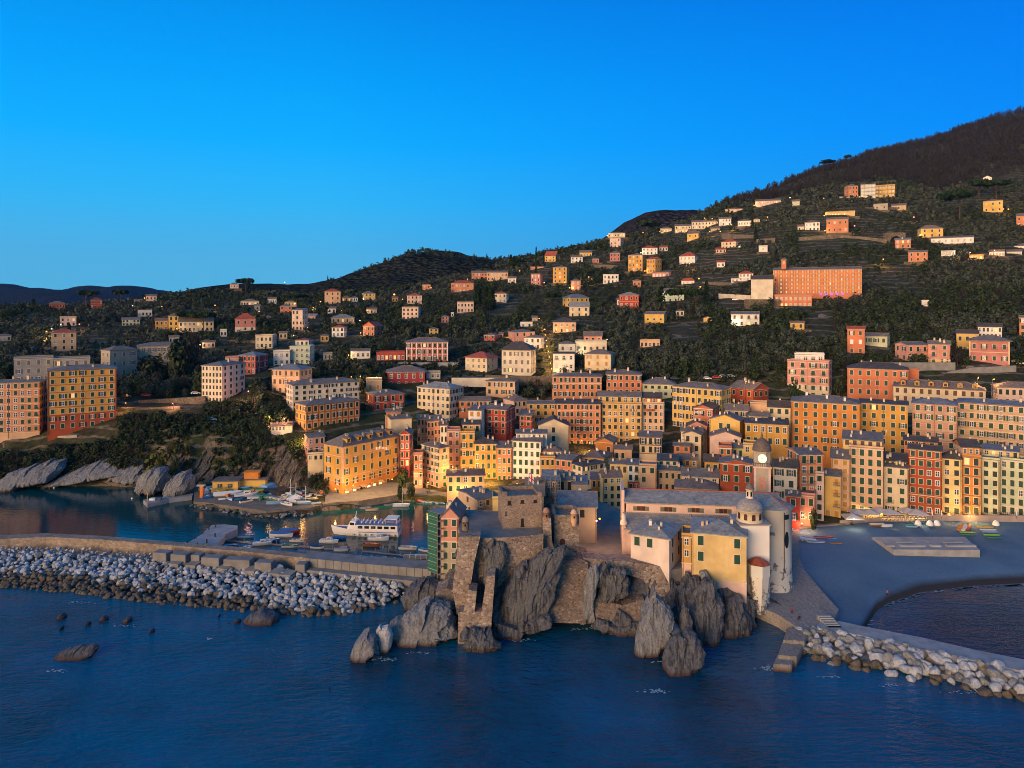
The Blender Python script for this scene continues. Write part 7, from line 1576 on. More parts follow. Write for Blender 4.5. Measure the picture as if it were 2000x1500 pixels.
# the ferry
fe = empty('ferry', P(716, 1044, Yat(1044, 0)), 'white and blue passenger ferry moored in the harbour', 'ferry', PI-.07); L = 21.5; w = 5.0; sec = []
for i in range(13):
    u = i/12; bw = w/2*(1 if u < .55 else max(.02, 1-((u-.55)/.45)**2.0)); sh = 1.9+1.1*max(0, u-.5)**1.4*2.2; x = L*(u-.5)+max(0, u-.8)*4
    sec.append([(x,-bw,sh), (x-u*.5,-bw*.93,.9), (x-u*1.2,-bw*.7,-.4), (x-u*1.2,bw*.7,-.4), (x-u*.5,bw*.93,.9), (x,bw,sh)])
m = MB()
for a, b in zip(sec, sec[1:]):
    for k in range(5): m.face([a[k], a[k+1], b[k+1], b[k]][::-1], 0)
m.face(sec[0], 0); fh_ = m.build('hull', WHITE, fe)
m = MB()
for a, b in zip(sec, sec[1:]): m.face([(a[0][0], a[0][1]*.96, a[0][2]-.35), (b[0][0], b[0][1]*.96, b[0][2]-.35), (b[5][0], b[5][1]*.96, b[5][2]-.35), (a[5][0], a[5][1]*.96, a[5][2]-.35)])
m.build('deck', paint('blue', BC['blue']), fe)
m = MB(); m.box(-10.4, 3.0, -2.15, 2.15, 1.6, 3.9); m.prism([(3.0,-2.1,1.6),(6.2,-1.7,1.6),(6.2,1.7,1.6),(3.0,2.1,1.6)], [(3.0,-2.0,4.6),(4.9,-1.5,4.6),(4.9,1.5,4.6),(3.0,2.0,4.6)]); cb = m.build('cabin', WHITE, fe)
for s in (-1, 1):
    for i in range(6): m = MB(); m.box(-.75, .75, -.03, .03, -.42, .42); m.build('window', PANED, cb, (-9.0+i*2.1, s*2.17, 2.95))
    m = MB(); m.box(-.7, .7, -.03, .03, -.4, .4); m.build('window', PANED, cb, (4.2, s*1.95, 3.9), -s*.14)
m = MB(); m.box(-.04, .04, -1.2, 1.2, -.45, .45); m.build('windscreen', PANED, cb, (5.42, 0, 3.7))
m = MB(); m.box(-10.7, 3.1, -2.45, 2.45, 3.72, 4.15); up_ = m.build('upper_deck', paint('blue', BC['blue']), fe)
for i in range(6): m = MB(); [m.box(-.14, .14, a, b, 0, .4) for a, b in ((-1.6, -.35), (.35, 1.6))]; [m.box(-.14, -.06, a, b, .4, .75) for a, b in ((-1.6, -.35), (.35, 1.6))]; m.build('bench', WHITE, up_, (-5.6+i*1.35, 0, 4.15))
m = MB(); m.box(-10.3, -6.5, -2.2, 2.2, 5.6, 5.7); [m.bar((x, y, 4.15), (x, y, 5.6), .08) for x in (-10.2, -6.6) for y in (-2.1, 2.1)]; m.build('awning', WHITE, up_)
m = MB(); m.bar((3.6,0,4.6), (3.3,0,7.4), .14); m.bar((3.4,-.9,6.3), (3.4,.9,6.3), .08); m.box(3.1, 3.9, -.5, .5, 5.3, 5.5); m.build('mast', WHITE, fe)
m = MB(); m.box(-10.6, 9.5, -2.52, -2.42, 1.45, 1.62); m.box(-10.6, 2, 2.42, 2.52, 1.45, 1.62); m.build('stripe', paint('blue', BC['blue']), fh_)
for i in range(8): m = MB(); m.lathe(0, 0, [(0,-.4),(.22,-.25),(.25,.2),(0,.4)], 8); m.build('fender', WHITE, fe, (-9.5+i*1.9, 2.72, .75))
# ------------------------------------------------------------------ street lamps and other lit lamps
BULB = glow('lamp_glow', (1.0,.40,.07), 1.7); BULBW = glow('lamp_glow_white', (1.0,.80,.52), 1.6); BULBP = glow('lamp_glow_rose', (1.0,.30,.28), 1.9)
mpole = MB(); mpole.tube([(0,0,0), (0,0,4.3), (0,-.25,4.8), (0,-.8,4.95)], [.09,.06,.05,.04], 6); mpole.box(-.16, .16, -1.05, -.7, 4.86, 5.0); MPOLE = mpole.mesh('post', IRON)
mps = MB(); mps.bar((0,0,-3), (0,0,0), .1); MPOLE_S = mps.mesh('post', IRON)
def head_mesh(mt):
    k = 'head'+mt.name
    if k not in WIN:
        m = MB(); m.lathe(0, 0, [(0,-.25),(.2,-.15),(.27,0),(.2,.15),(0,.2)], 10); WIN[k] = m.mesh('lamp_head', mt)
    return WIN[k]
mwall = MB(); mwall.bar((0,0,0), (0,-.6,.15), .06); MWALL = mwall.mesh('bracket', IRON)
LD = {}
def light(par, loc, power, col, rad=.25):
    power *= 3.2
    k = (power, col, rad)
    if k not in LD: l = bpy.data.lights.new('bulb', 'POINT'); l.energy = power; l.color = col; l.shadow_soft_size = rad; LD[k] = l
    ob('bulb', LD[k], par, loc)
def lamp(label, px, py, power=500, kind='o', Y=None, wall=False, grp=None, s=1.0):
    """px,py: where the lit head shows"""
    s *= max(1, (Y or groundY(px, py+16))/320)
    power *= max(1, ((Y or groundY(px, py+16))/300)**1.6)
    mt, col = {'o': (BULB, (1.0,.52,.14)), 'w': (BULBW, (1.0,.78,.5)), 'r': (BULBP, (1.0,.42,.25))}[kind]
    if Y is None: Y = groundY(px, py+5.0*F/450*.9)
    p = P(px, py, Y); zg_ = zg(px, Y)
    if wall:
        e = empty('wall_lamp', p, label, 'lamp', 0, grp); ob('bracket', MWALL, e, (0, .6, -.15)); ob('lamp_head', head_mesh(mt), e); light(e, (0, -.35, -.25), power, col)
    else:
        h = min(9, max(3.2, p.z-zg_)); e = empty('street_lamp', (p.x, p.y+.87, p.z-4.75*h/5), label, 'street lamp', 0, grp); e.scale = (1, 1, h/5)
        ob('post', MPOLE, e); hd = ob('lamp_head', head_mesh(mt), e, (0, -.87, 4.75), 0, (s, s, s*5/h)); light(e, (0, -1.25, 4.6), power, col)
    return e
for a in [('rose street lamp shining on the white tower block',485,764,2200,'r',329,1.1),('big orange street lamp glowing by the red house',576,593,2200,'o',None,1.6),('orange lamp above the pink tower house',612,601,900,'o',None,1),('orange lamp in the trees left of the orange villa',626,589,900,'o',None,1.2),('large orange lamp in the dark grove below the blue hill',770,575,2600,'o',None,1.8),
 ('orange lamp at the corner of the little salmon house',842,562,900,'o',None,1),('yellow lamp in the garden west of the grey pavilion',506,608,700,'o',None,.9),('lamp on the skyline house row',556,551,400,'o',None,.8),
 ('white lamp in the west grove by the pink stepped house',119,633,500,'w',None,.9),('orange lamp beside the pink stepped house',155,633,800,'o',None,1),('white lamp above the tan red roofed house',101,642,500,'w',None,.9),('orange lamp at the tan house garden',91,647,700,'o',None,.9),('faint orange lamp below the tan house lamp',91,662,500,'o',None,.7),('small white lamp on the ridge before the far mountains',259,597,400,'w',None,.8),('orange lamp on the western ridge road',316,599,700,'o',None,.9),('pink white lamp east along the ridge road',420,596,500,'o',None,.9),
 ('rose lamp by the orange block cliff lane',556,817,900,'r',306,1.1),('orange lamp under the trees near the cliff lane',526,814,500,'o',308,.7),('small yellow lamp in the dark garden over the cliff',482,807,400,'o',318,.7),('rose lamp on the lane by the veranda pavilion',524,833,500,'r',304,.8),
 ('rose lamp on the parapet road',337,788,700,'r',326,.8),('orange lamp on the parapet road by the bus shelter',246,787,500,'o',327,.7),
 ('orange lamp at the top of the stair lane',1064,643,700,'o',None,.9),('orange lamp second on the stair lane',1065,654,700,'o',None,.9),('orange lamp third on the stair lane',1067,665,700,'o',None,.9),('orange lamp fourth on the stair lane',1068,676,700,'o',None,.9),('orange lamp fifth on the stair lane',1071,686,700,'o',None,.9),('orange lamp sixth on the stair lane',1073,697,700,'o',None,.9),('orange lamp seventh on the stair lane',1075,709,700,'o',None,.9),('orange lamp at the bottom of the stair lane',1077,720,700,'o',None,.9),
 ('orange lamp at the foot of the four storey yellow house',1103,551,1500,'o',None,1.2),('orange lamp beside a glowing bush on the slope',1150,541,1200,'o',None,1),('yellow lamp on the garden terrace under the pink row',1053,622,600,'o',None,.9),('garden lamp by the cypress trio',1015,529,600,'o',None,1),('small lamp in front of the hillside row',913,545,400,'o',None,.7),
 ('orange lamp on the lane east of the small red roofed house',1365,544,2200,'o',None,1.4),('second orange lamp down the lane by the red roofed house',1368,560,1800,'o',None,1.3),('lamp on the terrace of the white villa with a turret',1347,515,700,'o',None,.8),
 ('lamp under the twin pine on the ridge',1256,454,800,'o',None,.9),('lamp above the lit terraced row',1376,426,900,'o',None,.9),('second lamp above the lit terraced row',1391,427,900,'o',None,.9),('lamp under the terraced row in the bushes',1386,452,1000,'o',None,1),('bright lamp in the bushes below the terraced row',1407,452,1200,'o',None,1.1),('lamp at the end terrace wall of the lit row',1429,439,900,'o',None,.9),('lamp over the lane behind the upper white house',1499,424,900,'o',None,1),
 ('white lamp on the top lane near the woods',1543,386,900,'w',None,1),('lamp next to the white top lane lamp',1609,387,600,'o',None,.8),('rose lamp beside the orange gabled house',1669,441,900,'r',None,1.1),('tall rose lamp over the viaduct road',1785,424,900,'r',None,1.1),('orange lamp in the grove east of the convent',1725,506,600,'o',None,.9),('lamp at the big yellow villa terrace',1960,408,700,'o',None,.9),('rose lamp on the greenhouse lane',1895,493,700,'r',None,.9),('lamp furthest along the greenhouse lane',1942,489,500,'r',None,.8),('white lamp by the pavilion roof',1864,492,500,'w',None,.8),
 ('orange lamp in the garden above the mauve pink house',1911,738,700,'o',302,.8),('second orange lamp above the mauve pink house',1941,741,700,'o',302,.8),('lamp on the road behind the long pale grey block',704,735,500,'o',352,.7),('lamp second along the road behind the pale grey block',686,736,500,'o',352,.7),('white lamp last along the road behind the pale grey block',735,737,500,'w',352,.7),
 ('orange lamp on a roof terrace by the brick red gable',1457,745,900,'o',318,.9)]:
    lamp(a[0], a[1], a[2], a[3], a[4], a[5], False, None, a[6])
for a in [('wall lamp lighting the arcade corner of the yellow harbour block',655,955,1300,'o',259,),('wall lamp over the awning of the yellow harbour block',690,948,1900,'o',262),('wall lamp at the middle of the yellow arcade',733,945,1200,'o',266),('wall lamp at the eastern end of the yellow arcade',766,936,1900,'o',269),('lamp on the pink foot of the orange corner house',836,942,1600,'o',268),
 ('lamp in the alley behind the orange corner house',809,884,900,'o',283),('strong lamp in the slot between corner house and terraced houses',884,912,1900,'o',276),('wall lamp above the ochre house shop',955,925,2600,'o',276),('wall lamp at the foot of the tall white house',1010,945,1500,'o',273),('lamp on the peach harbour house front',903,957,1100,'o',261),
 ('lamp at the lane foot of the orange block',591,856,1800,'o',294),('rose twin lamp on the castle square',1165,1017,350,'r',180),('orange lamp behind the castle square',1171,1013,300,'o',183),('red glowing lamp of the beach corner restaurant',1566,1022,420,'r',220),('orange lamp inside the beach corner restaurant',1574,1010,350,'o',221),
 ('orange wall lamp over the café parasols, western one',1704,996,1500,'o',234),('orange wall lamp over the café parasols, eastern one',1718,996,1500,'o',234),('white lamp between the promenade parasols',1668,1014,150,'w',222),('white lamp under the eastern parasols',1793,1005,150,'w',229),('yellow lit doorway lamp of the pale yellow house',1853,1003,800,'o',233),('yellow shop lamp under the narrow orange house',1895,1003,900,'o',232.5),('lamp of the terrace restaurant under the pink tan block',1151,880,1600,'o',308),('wall lamp on the dark courtyard side',1136,860,300,'o',312)]:
    lamp(a[0], a[1], a[2], a[3], a[4], a[5], True)
# warm shop openings along the quay and promenade
SHOP = glow('lit_shop', (1.0,.56,.14), 2.6)
def opening(par, d, x, w, h, z0=0.0, mt=None, nm='shop_door', y=-.06):
    m = MB(); m.box(-w/2, w/2, -.05, .05, 0, h, 0); m.box(-w/2-.12, -w/2, -.1, .05, 0, h+.12, 1); m.box(w/2, w/2+.12, -.1, .05, 0, h+.12, 1); m.box(-w/2, w/2, -.1, .05, h, h+.12, 1)
    m.build(nm, [mt or SHOP, TRIM['brown']], par, (x, y, z0))
for x, mt in ((2.0, SHOP), (5.6, None), (9.0, PANED), (12.6, None), (15.4, None), (18.6, SHOP)): opening(yb_['e'], yb_, x, 1.5, 2.4, .1, mt or glow('lit_arcade', (1.0,.68,.3), 2.0))
def awning(par, x, z, w, mt, dep=1.7):
    m = MB(); m.prism([(-w/2,0,-.06),(w/2,0,-.06),(w/2,-dep,-.66),(-w/2,-dep,-.66)], [(-w/2,0,0),(w/2,0,0),(w/2,-dep,-.6),(-w/2,-dep,-.6)]); m.build('awning', mt, par, (x, -.05, z))
AWN = plain('awning_cloth', (.60,.44,.24), .9, .1); AWNW = plain('awning_pale', (.62,.58,.54), .9, .08); AWNG = plain('awning_green', (.02,.12,.08), .8, .15); AWND = plain('awning_dark', (.06,.05,.05), .8, .15)
for x, w in ((2.2, 3.0), (5.8, 3.0), (9.6, 2.8), (18.4, 2.6)): awning(yb_['e'], x, 3.4, w, AWN)
q = flatpoly('quay_edge', [(632,254.5),(668,257.3),(700,258.2),(780,266.8),(782,268.6),(700,260),(668,259),(630,256.5)], 2.35, -2, masonry('quay_stone', [(.30,.25,.19), (.22,.18,.14), (.36,.30,.23)], 1.3), kind=None); tag(q, 'stone quay edge below the yellow harbour block', 'quay wall')
# ------------------------------------------------------------------ promenade furniture
MPAR = plain('parasol_cloth', (.50,.46,.46), .9, .08)
def parasol(label, px, py, wpx, Y, grp=None):
    p = P(px, py, Y); p.z = 4.06; w = wpx*.86*Y/F; e = empty('parasol', p, label, 'parasol', R.uniform(-.2, .2), grp); h = w/2
    m = MB(); m.prism([(-h,-h,2.3),(h,-h,2.3),(h,h,2.3),(-h,h,2.3)], [(-.08,-.08,3.3),(.08,-.08,3.3),(.08,.08,3.3),(-.08,.08,3.3)])
    m.prism([(-h,-h,2.1),(h,-h,2.1),(h,h,2.1),(-h,h,2.1)], [(-h,-h,2.3),(h,-h,2.3),(h,h,2.3),(-h,h,2.3)], 0, False, False); m.build('canopy', MPAR, e)
    m = MB(); m.tube([(0,0,0), (0,0,3.3)], .06, 6); m.box(-.4, .4, -.4, .4, 0, .12); m.build('pole', IRON, e)
for a in [('big lilac parasol nearest the beach corner',1664,1018,40,226),('lilac parasol behind the beach corner one',1676,1008,36,231),('lilac parasol under the orange wall lamps',1697,1009,38,231),('lilac parasol before the lower cream house',1737,1011,40,231),('lilac parasol third from the beach corner',1718,1007,34,232.5),('lilac parasol before the tall brick red house',1789,1012,42,231),('lilac parasol behind the brick house parasol',1772,1007,34,232.5)]: parasol(*a)
for px, lb in ((1821,'furled white parasol before the red house door'),(1839,'furled cream parasol by the yellow shop'),(1986,'furled white parasol at the pale green house'),(1895,'furled white parasol before the orange house shop')):
    p = P(px, 1012, 231.5); e = empty('furled_parasol', (p.x, p.y, 4.06), lb, 'parasol'); m = MB(); m.tube([(0,0,0), (0,0,2.9)], .05, 6); m.build('pole', IRON, e); m = MB(); m.tube([(0,0,.9), (0,0,1.2), (0,0,2.4), (0,0,2.9)], [.12,.24,.16,.03], 8); m.build('canopy', AWNW, e)
mch = MB(); mch.box(-.2, .2, -.2, .2, .42, .46); mch.box(-.2, .2, .17, .21, .46, .85)
for a, b in ((-.17,-.17),(.17,-.17),(-.17,.17),(.17,.17)): mch.box(a-.02, a+.02, b-.02, b+.02, 0, .42)
CHAIR = mch.mesh('cafe_chair', plain('chair_wood', (.42,.30,.17), .6, .15)); mtb = MB(); mtb.lathe(0, 0, [(0,.72),(.38,.72),(.38,.75),(0,.75)], 12); mtb.bar((0,0,0), (0,0,.72), .06); mtb.box(-.2, .2, -.2, .2, 0, .04); TABLE = mtb.mesh('cafe_table', WHITE)
for px in list(range(1655, 1700, 9))+list(range(1725, 1810, 8)):
    for rw_ in range(2):
        p = P(px+rw_*4, 1015, 229.2+rw_*2.2); tag(ob('cafe_table', TABLE, None, (p.x, p.y, 4.06)), 'small white table under the promenade parasols', 'table', 'café tables on the promenade')
        for s in (-1, 1): tag(ob('cafe_chair', CHAIR, None, (p.x+s*.6, p.y, 4.06), -s*PI/2), 'wooden chair at a promenade café table', 'chair', 'café chairs on the promenade')
for b, x, w, z, mt in ((None, 0, 0, 0, None),): pass
for i, (px, lb) in enumerate(((1793,'white wrapped bundle on the upper beach'),(1816,'larger white wrapped bundle by the sea wall'),(1830,'white wrapped bundle next to the kayaks'),(1945,'pale sheeted bundle behind the eastern kayak stack'))):
    p = P(px, 1030, 226.5); m = MB(); m.lathe(0, 0, [(1.0,0),(1.05,.5),(.8,1.1),(.35,1.5),(0,1.6)], 9, 0, True); tag(m.build('wrapped_bundle', WHITE, None, (p.x, p.y, 3.5)), lb, 'bundle')
# railing along the promenade east end
m = MB()
for i in range(60): p = P(1816+i*4, 1015, 232.4); m.bar((p.x, p.y, 4.9), (p.x, p.y, 5.9), .06)
a, b = P(1816, 1015, 232.4), P(2052, 1015, 232.4); m.bar((a.x, a.y, 5.9), (b.x, b.y, 5.9), .07); m.bar((a.x, a.y, 5.4), (b.x, b.y, 5.4), .04); tag(m.build('railing', IRON), 'thin iron railing along the eastern promenade', 'railing')
def sheet(label, pts, z0, z1, mat, nm='tarpaulin'):
    m = MB(); q = [P(x, y, Yat(y, z0)) for x, y in pts]; c = sum(q, Vector())/len(q)
    m.prism([(p.x, p.y, z0) for p in q], [(c.x+(p.x-c.x)*.75, c.y+(p.y-c.y)*.75, z1) for p in q]); o = m.build(nm, mat); tag(o, label, nm)
# ------------------------------------------------------------------ boat yard
flatpoly('quay', [(634,256.5),(668,259),(702,260),(780,268.4),(880,268),(905,266.5),(905,292),(640,292)], 2.28, -1, PAVE)
flatpoly('yard_ground', [(378,259.5),(402,258.5),(520,247.8),(600,251),(638,256.5),(640,289),(380,289)], 1.78, -1, plain('yard_gravel', (.17,.15,.125), .95, .3, .5))
ys = empty('shed', P(415, 953, 274), 'long yellow boat yard shed with a flat grey roof and an orange attic', 'shed', .05); ys.location.z = 2.0
m = MB(); m.box(0, 9.5, 0, 7, -1, 3.3); m.box(9.5, 19, 3, 8, -1, 3.0); m.build('wall', wallm('yellow'), ys)
m = MB(); m.box(-.4, 9.9, -.5, 7.4, 3.3, 3.55); m.box(9.9, 19.4, 2.6, 8.4, 3.0, 3.25); m.build('roof', roofm('slate'), ys)
m = MB(); m.box(10.6, 16, 4, 8.2, 3.25, 5.6); m.box(10.3, 16.3, 3.7, 8.5, 5.6, 5.8); m.build('attic', wallm('orange'), ys)
for x in (2.8, 6.6): m = MB(); m.box(-.9, .9, -.06, .02, -.7, .7, 0); m.box(-.05, .05, -.09, -.06, -.7, .7, 1); m.box(-.9, .9, -.09, -.06, -.03, .03, 1); m.build('window', [PANE, WHITE], ys, (x, -.0, 1.7))
p = P(394, 965, 265); e = empty('crane_post', (p.x, p.y, 1.6), 'orange steel post with a grey cap at the yard jetty', 'crane post'); m = MB(); m.box(-.55, .55, -.5, .5, 0, 4.4); m.build('post', paint('orange', BC['orange']), e); m = MB(); m.box(-1.6, 1.2, -.7, .7, 4.4, 5.0); m.build('cap', TRIM['grey'], e)
for px, py, lb in ((567,970,'bare mast standing among the yard boats'),(578,978,'bare mast near the white canopy'),(597,985,'bare mast by the yard slipway')):
    p = P(px, py, Yat(py, 1.7)); m = MB(); m.bar((0,0,0), (0,0,6.5), .12); m.bar((0,0,2), (0,0,2.1), .5); tag(m.build('mast', WHITE, None, p), lb, 'mast')
p = P(577, 968, 256); e = empty('canopy', (p.x, p.y, 1.7), 'white pyramid canopy on four legs in the boat yard', 'canopy'); m = MB(); m.prism([(-2,-2,2.4),(2,-2,2.4),(2,2,2.4),(-2,2,2.4)], [(-.1,-.1,3.7),(.1,-.1,3.7),(.1,.1,3.7),(-.1,.1,3.7)]); m.build('cover', WHITE, e)
for x in (-1.9, 1.9):
    for y in (-1.9, 1.9): m = MB(); m.bar((x,y,0), (x,y,2.4), .08); m.build('leg', IRON, e)
for c, pts, h, lb in (('yellow', [(419,962),(440,955),(447,962),(428,970)], 3.2, 'bright yellow tarpaulin tent in the boat yard'), ('sky', [(505,954),(530,947),(543,952),(520,960)], 3.4, 'large sky blue tarpaulin under the cliff'), ('black', [(522,966),(556,956),(570,964),(540,974)], 3.8, 'large black tarpaulin mound in the yard middle'), ('green', [(498,972),(512,965),(522,971),(508,979)], 3.0, 'dark green tarpaulin in the yard front row'), ('navy', [(560,962),(574,957),(582,963),(568,969)], 3.0, 'navy tarpaulin next to the white canopy'), ('white', [(392,961),(404,957),(410,962),(398,967)], 2.8, 'white sheet by the orange post')): sheet(lb, pts, 1.78, h, paint(c, BC[c]))
for i in range(26):
    px, py = R.uniform(396, 632), R.uniform(950, 976); p = P(px, py, Yat(py, 1.78)); a = R.uniform(.5, 1.1); m = MB(); m.box(-a, a, -.5, .5, 0, R.uniform(.5, 1.2)); c = R.choice(['white', 'sky', 'grey', 'wood', 'orange', 'blue', 'cream']); tag(m.build('crate', paint(c, BC[c]), None, (p.x, p.y, 1.78), R.uniform(0, 3)), '%s crate among the boats of the yard' % {'sky': 'pale blue', 'wood': 'brown'}.get(c, c), 'crate', 'crates among the yard boats')
# floating ropes with posts in the harbour
for (x0, y0), (x1, y1), lb in (((412,1053),(650,1072),'floating boom across the moored boats'),((708,1076),(802,1086),'second floating boom near the parapet')):
    a, b = P(x0, y0, Yat(y0, .3)), P(x1, y1, Yat(y1, .3)); m = MB(); m.bar(a, b, .22); [m.bar(a.lerp(b, t)-Vector((0,0,.8)), a.lerp(b, t)+Vector((0,0,1.2)), .16) for t in (0, .28, .55, .8, 1)]; tag(m.build('boom', plain('raw_wood', (.36,.24,.13))), lb, 'boom')
for px, py, c, lb in ((258,974,'white','small white buoy before the yard jetty'),(83,1045,'orange','orange buoy off the mole'),(97,1048,'white','white buoy off the mole'),(104,1047,'red','red buoy off the mole'),(106,953,'white','tiny white buoy in the western cove')):
    p = P(px, py, Yat(py, .1)); m = MB(); m.lathe(0, 0, [(0,-.3),(.35,-.15),(.42,.15),(.2,.45),(0,.5)], 10); tag(m.build('buoy', paint(c, BC[c]), None, p), lb, 'buoy')
# wooden stage
p = P(790, 1088, Yat(1088, 1.2)); e = empty('stage', (p.x, p.y, 0), 'white railed landing stage by the parapet', 'landing stage'); m = MB(); m.box(0, 6.5, -1, 1, 1.0, 1.2); m.build('deck', plain('raw_wood', (.36,.24,.13)), e); m = MB(); m.bar((0,-1,2.2), (6.5,-1,2.2), .12); [m.bar((x,-1,-.8), (x,-1,2.2), .14) for x in (0, 1.6, 3.2, 4.8, 6.5)]; m.build('rail', WHITE, e)
# ------------------------------------------------------------------ green netted scaffold on the pink castle house
NET = plain('green_net', (.02,.12,.085), .8, .35, 2.5); PALE_T = plain('net_tape', (.42,.50,.36), .8, .1)
A_, B_ = P(836, 1000, 180.2), P(861, 1000, 177.2); z0, z1 = 6.5, 21.6; e = empty('scaffold', (A_.x, A_.y, z0), 'tall scaffold wrapped in green netting beside the pink castle house', 'scaffold')
dv = Vector((B_.x-A_.x, B_.y-A_.y, 0)); Ls = dv.length; e.rotation_euler = (0, 0, math.atan2(dv.y, dv.x)); hs = z1-z0; m = MB()
for i in range(5):
    for y in (0, 4.5): m.bar((Ls*i/4, y, -6), (Ls*i/4, y, hs), .09)
for k in range(9):
    z = hs*k/8
    for y in (-.06, 4.5): m.bar((0, y, z), (Ls, y, z), .09)
    m.box(0, Ls, .1, 4.4, z-.05, z)
    for x in (0, Ls): m.bar((x, 0, z), (x, 4.5, z), .08)
m.build('frame', plain('scaffold_steel', (.24,.22,.20), .5, .1), e)
for k in range(8): m = MB(); m.box(.0, Ls*.74, -.13, -.10, hs*k/8+.12, hs*(k+1)/8-.12, 0); m.box(.0, Ls*.74, -.15, -.135, hs*k/8+.78, hs*k/8+.86, 1); m.box(-.13, -.1, .2, 4.3, hs*k/8+.12, hs*(k+1)/8-.12, 0); m.build('net_panel', [NET, PALE_T], e)
def scaffold(label, d, x0, x1, h, n, lv):
    e = tag(ob('scaffold', None, None, d['e'].location, d['rz']), label, 'scaffold'); m = MB()
    for i in range(n+1):
        x = x0+(x1-x0)*i/n
        for y in (-.5, -1.7): m.bar((x, y, -1), (x, y, h), .14)
    for k in range(1, lv+1):
        z = h*k/lv-.3; m.box(x0, x1, -1.7, -.5, z-.06, z); m.bar((x0, -1.7, z+1), (x1, -1.7, z+1), .1)
    m.build('frame', plain('scaffold_steel', (.24,.22,.20), .5, .1), e)
scaffold('pole scaffold in front of the house with a blue roof cover', scafh, -.5, scafh['w']+.5, scafh['h']+1, 4, 4); scaffold('bare scaffold on the tan building below the woods', sc2, -1, sc2['w']+1, sc2['h']+4, 5, 4); scaffold('scaffold round the sheeted grey building', shb, 0, shb['w'], shb['h']+1, 4, 4)
# flag behind the keep
p = P(1033, 968, 203); e = empty('flagpole', (p.x, p.y, p.z), 'white flag with a red cross on a pole behind the keep', 'flag'); m = MB(); m.bar((0,0,0), (0,0,6.5), .1); m.build('pole', WHITE, e)
m = MB(); N = 8
for i in range(N): m.face([(.05+.16*i, .1*math.sin(i*1.1), 6.3-.12*i), (.05+.16*(i+1), .1*math.sin((i+1)*1.1), 6.3-.12*(i+1)), (.05+.16*(i+1), .1*math.sin((i+1)*1.1), 4.2-.12*(i+1)), (.05+.16*i, .1*math.sin(i*1.1), 4.2-.12*i)], 1 if i in (3, 4) else 0)
for i in range(N): m.face([(.05+.16*i, .1*math.sin(i*1.1)-.02, 5.4-.12*i), (.05+.16*(i+1), .1*math.sin((i+1)*1.1)-.02, 5.4-.12*(i+1)), (.05+.16*(i+1), .1*math.sin((i+1)*1.1)-.02, 5.05-.12*(i+1)), (.05+.16*i, .1*math.sin(i*1.1)-.02, 5.05-.12*i)], 1)
m.build('cloth', [WHITE, plain('flag_red', (.5,.03,.04))], e)
# ------------------------------------------------------------------ cars on the upper roads
def car(label, px, py, Y, col, rz=0):
    p = P(px, py, Y); p.z = max(p.z-.0, zg(px, Y)+.1); c = ray2(px).normalized(); e = empty('parked_car', p, label, 'car', math.atan2(-c.x, c.y)+rz)
    m = MB(); prof = [(-2.1,.3),(2.1,.3),(2.15,.7),(1.2,.92),(.55,1.42),(-1.2,1.45),(-1.9,.95),(-2.15,.85)]
    m.prism([(x,-.82,z) for x, z in prof][::-1], [(x,.82,z) for x, z in prof][::-1]); m.build('body', paint(col, BC[col]), e)
    m = MB()
    for s in (-1, 1): m.prism([(x, s*.83, z) for x, z in ((-1.55,.95),(1.0,.95),(.5,1.34),(-1.1,1.36))], [(x, s*.835, z) for x, z in ((-1.55,.95),(1.0,.95),(.5,1.34),(-1.1,1.36))])
    m.build('window', PANED, e)
    for x in (-1.3, 1.3):
        for s in (-1, 1): m = MB(); m.tube([(x, s*.86, .33), (x, s*.66, .33)], .33, 12, 0, False); m.build('wheel', plain('tyre', (.015,.015,.015)), e)
for a in [('white car by the wall under the bushes',1381,741,350,'white'),('red car parked between white ones above the golden block',1400,741,350.5,'red'),('white car second above the golden block',1413,741,351,'white'),('silver grey car last in the row above the golden block',1427,740,351,'grey'),('dark car on the ramp behind the red gable',1318,741,351,'black'),
 ('dark blue car parked by the ornate red villa wall',1897,720,343,'navy'),('white car at the ornate villa road bend',1996,712,348,'white'),('blue car at the eastern road end',1986,708,349,'blue'),
 ('white car on the parapet road by the tower block',382,770,345,'white'),('red car braking on the parapet road',285,774,344,'red'),('dark red car on the parapet road further west',246,776,344,'wood'),('pale car by the blue boats on the cliff edge lane',413,828,312,'sky'),('white car under the pink tower house',568,648,560,'white'),('white car beside the pink plain block',597,650,558,'white'),('white van like car below the stone convent ramp',1436,587,492,'white')]: car(*a)
# ------------------------------------------------------------------ walls of the terraces and lanes
TW = masonry('terrace_stone', [(.17,.14,.11), (.25,.21,.165), (.13,.11,.09), (.30,.25,.20)], 1.2, (.10,.085,.07)); CW = wallm('stone'); GW = plain('grey_render', (.24,.235,.23), .9, .25, .4)
def wall(label, pts, hpx, mat, cat='retaining wall', Y=None):
    q = [(px, groundY(px, py) if Y is None else Y, py) for px, py in pts]; m = MB(); c = None
    for (a, ya, pa), (b, yb2, pb) in zip(q, q[1:]):
        n = max(1, int(abs(b-a)/6))
        for i in range(n):
            t0, t1 = i/n, (i+1)/n; v = []
            for t in (t0, t1):
                Yt = ya+(yb2-ya)*t; v.append(P(a+(b-a)*t, pa+(pb-pa)*t, Yt))
            hh = hpx*(ya+yb2)/2/F; m.prism([v[0]-Vector((0,0,2)), v[1]-Vector((0,0,2)), v[1]+Vector((0,1.2,-2)), v[0]+Vector((0,1.2,-2))], [v[0]+Vector((0,0,hh)), v[1]+Vector((0,0,hh)), v[1]+Vector((0,1.2,hh)), v[0]+Vector((0,1.2,hh))])
    o = m.build('retaining_wall', mat); tag(o, label, cat)
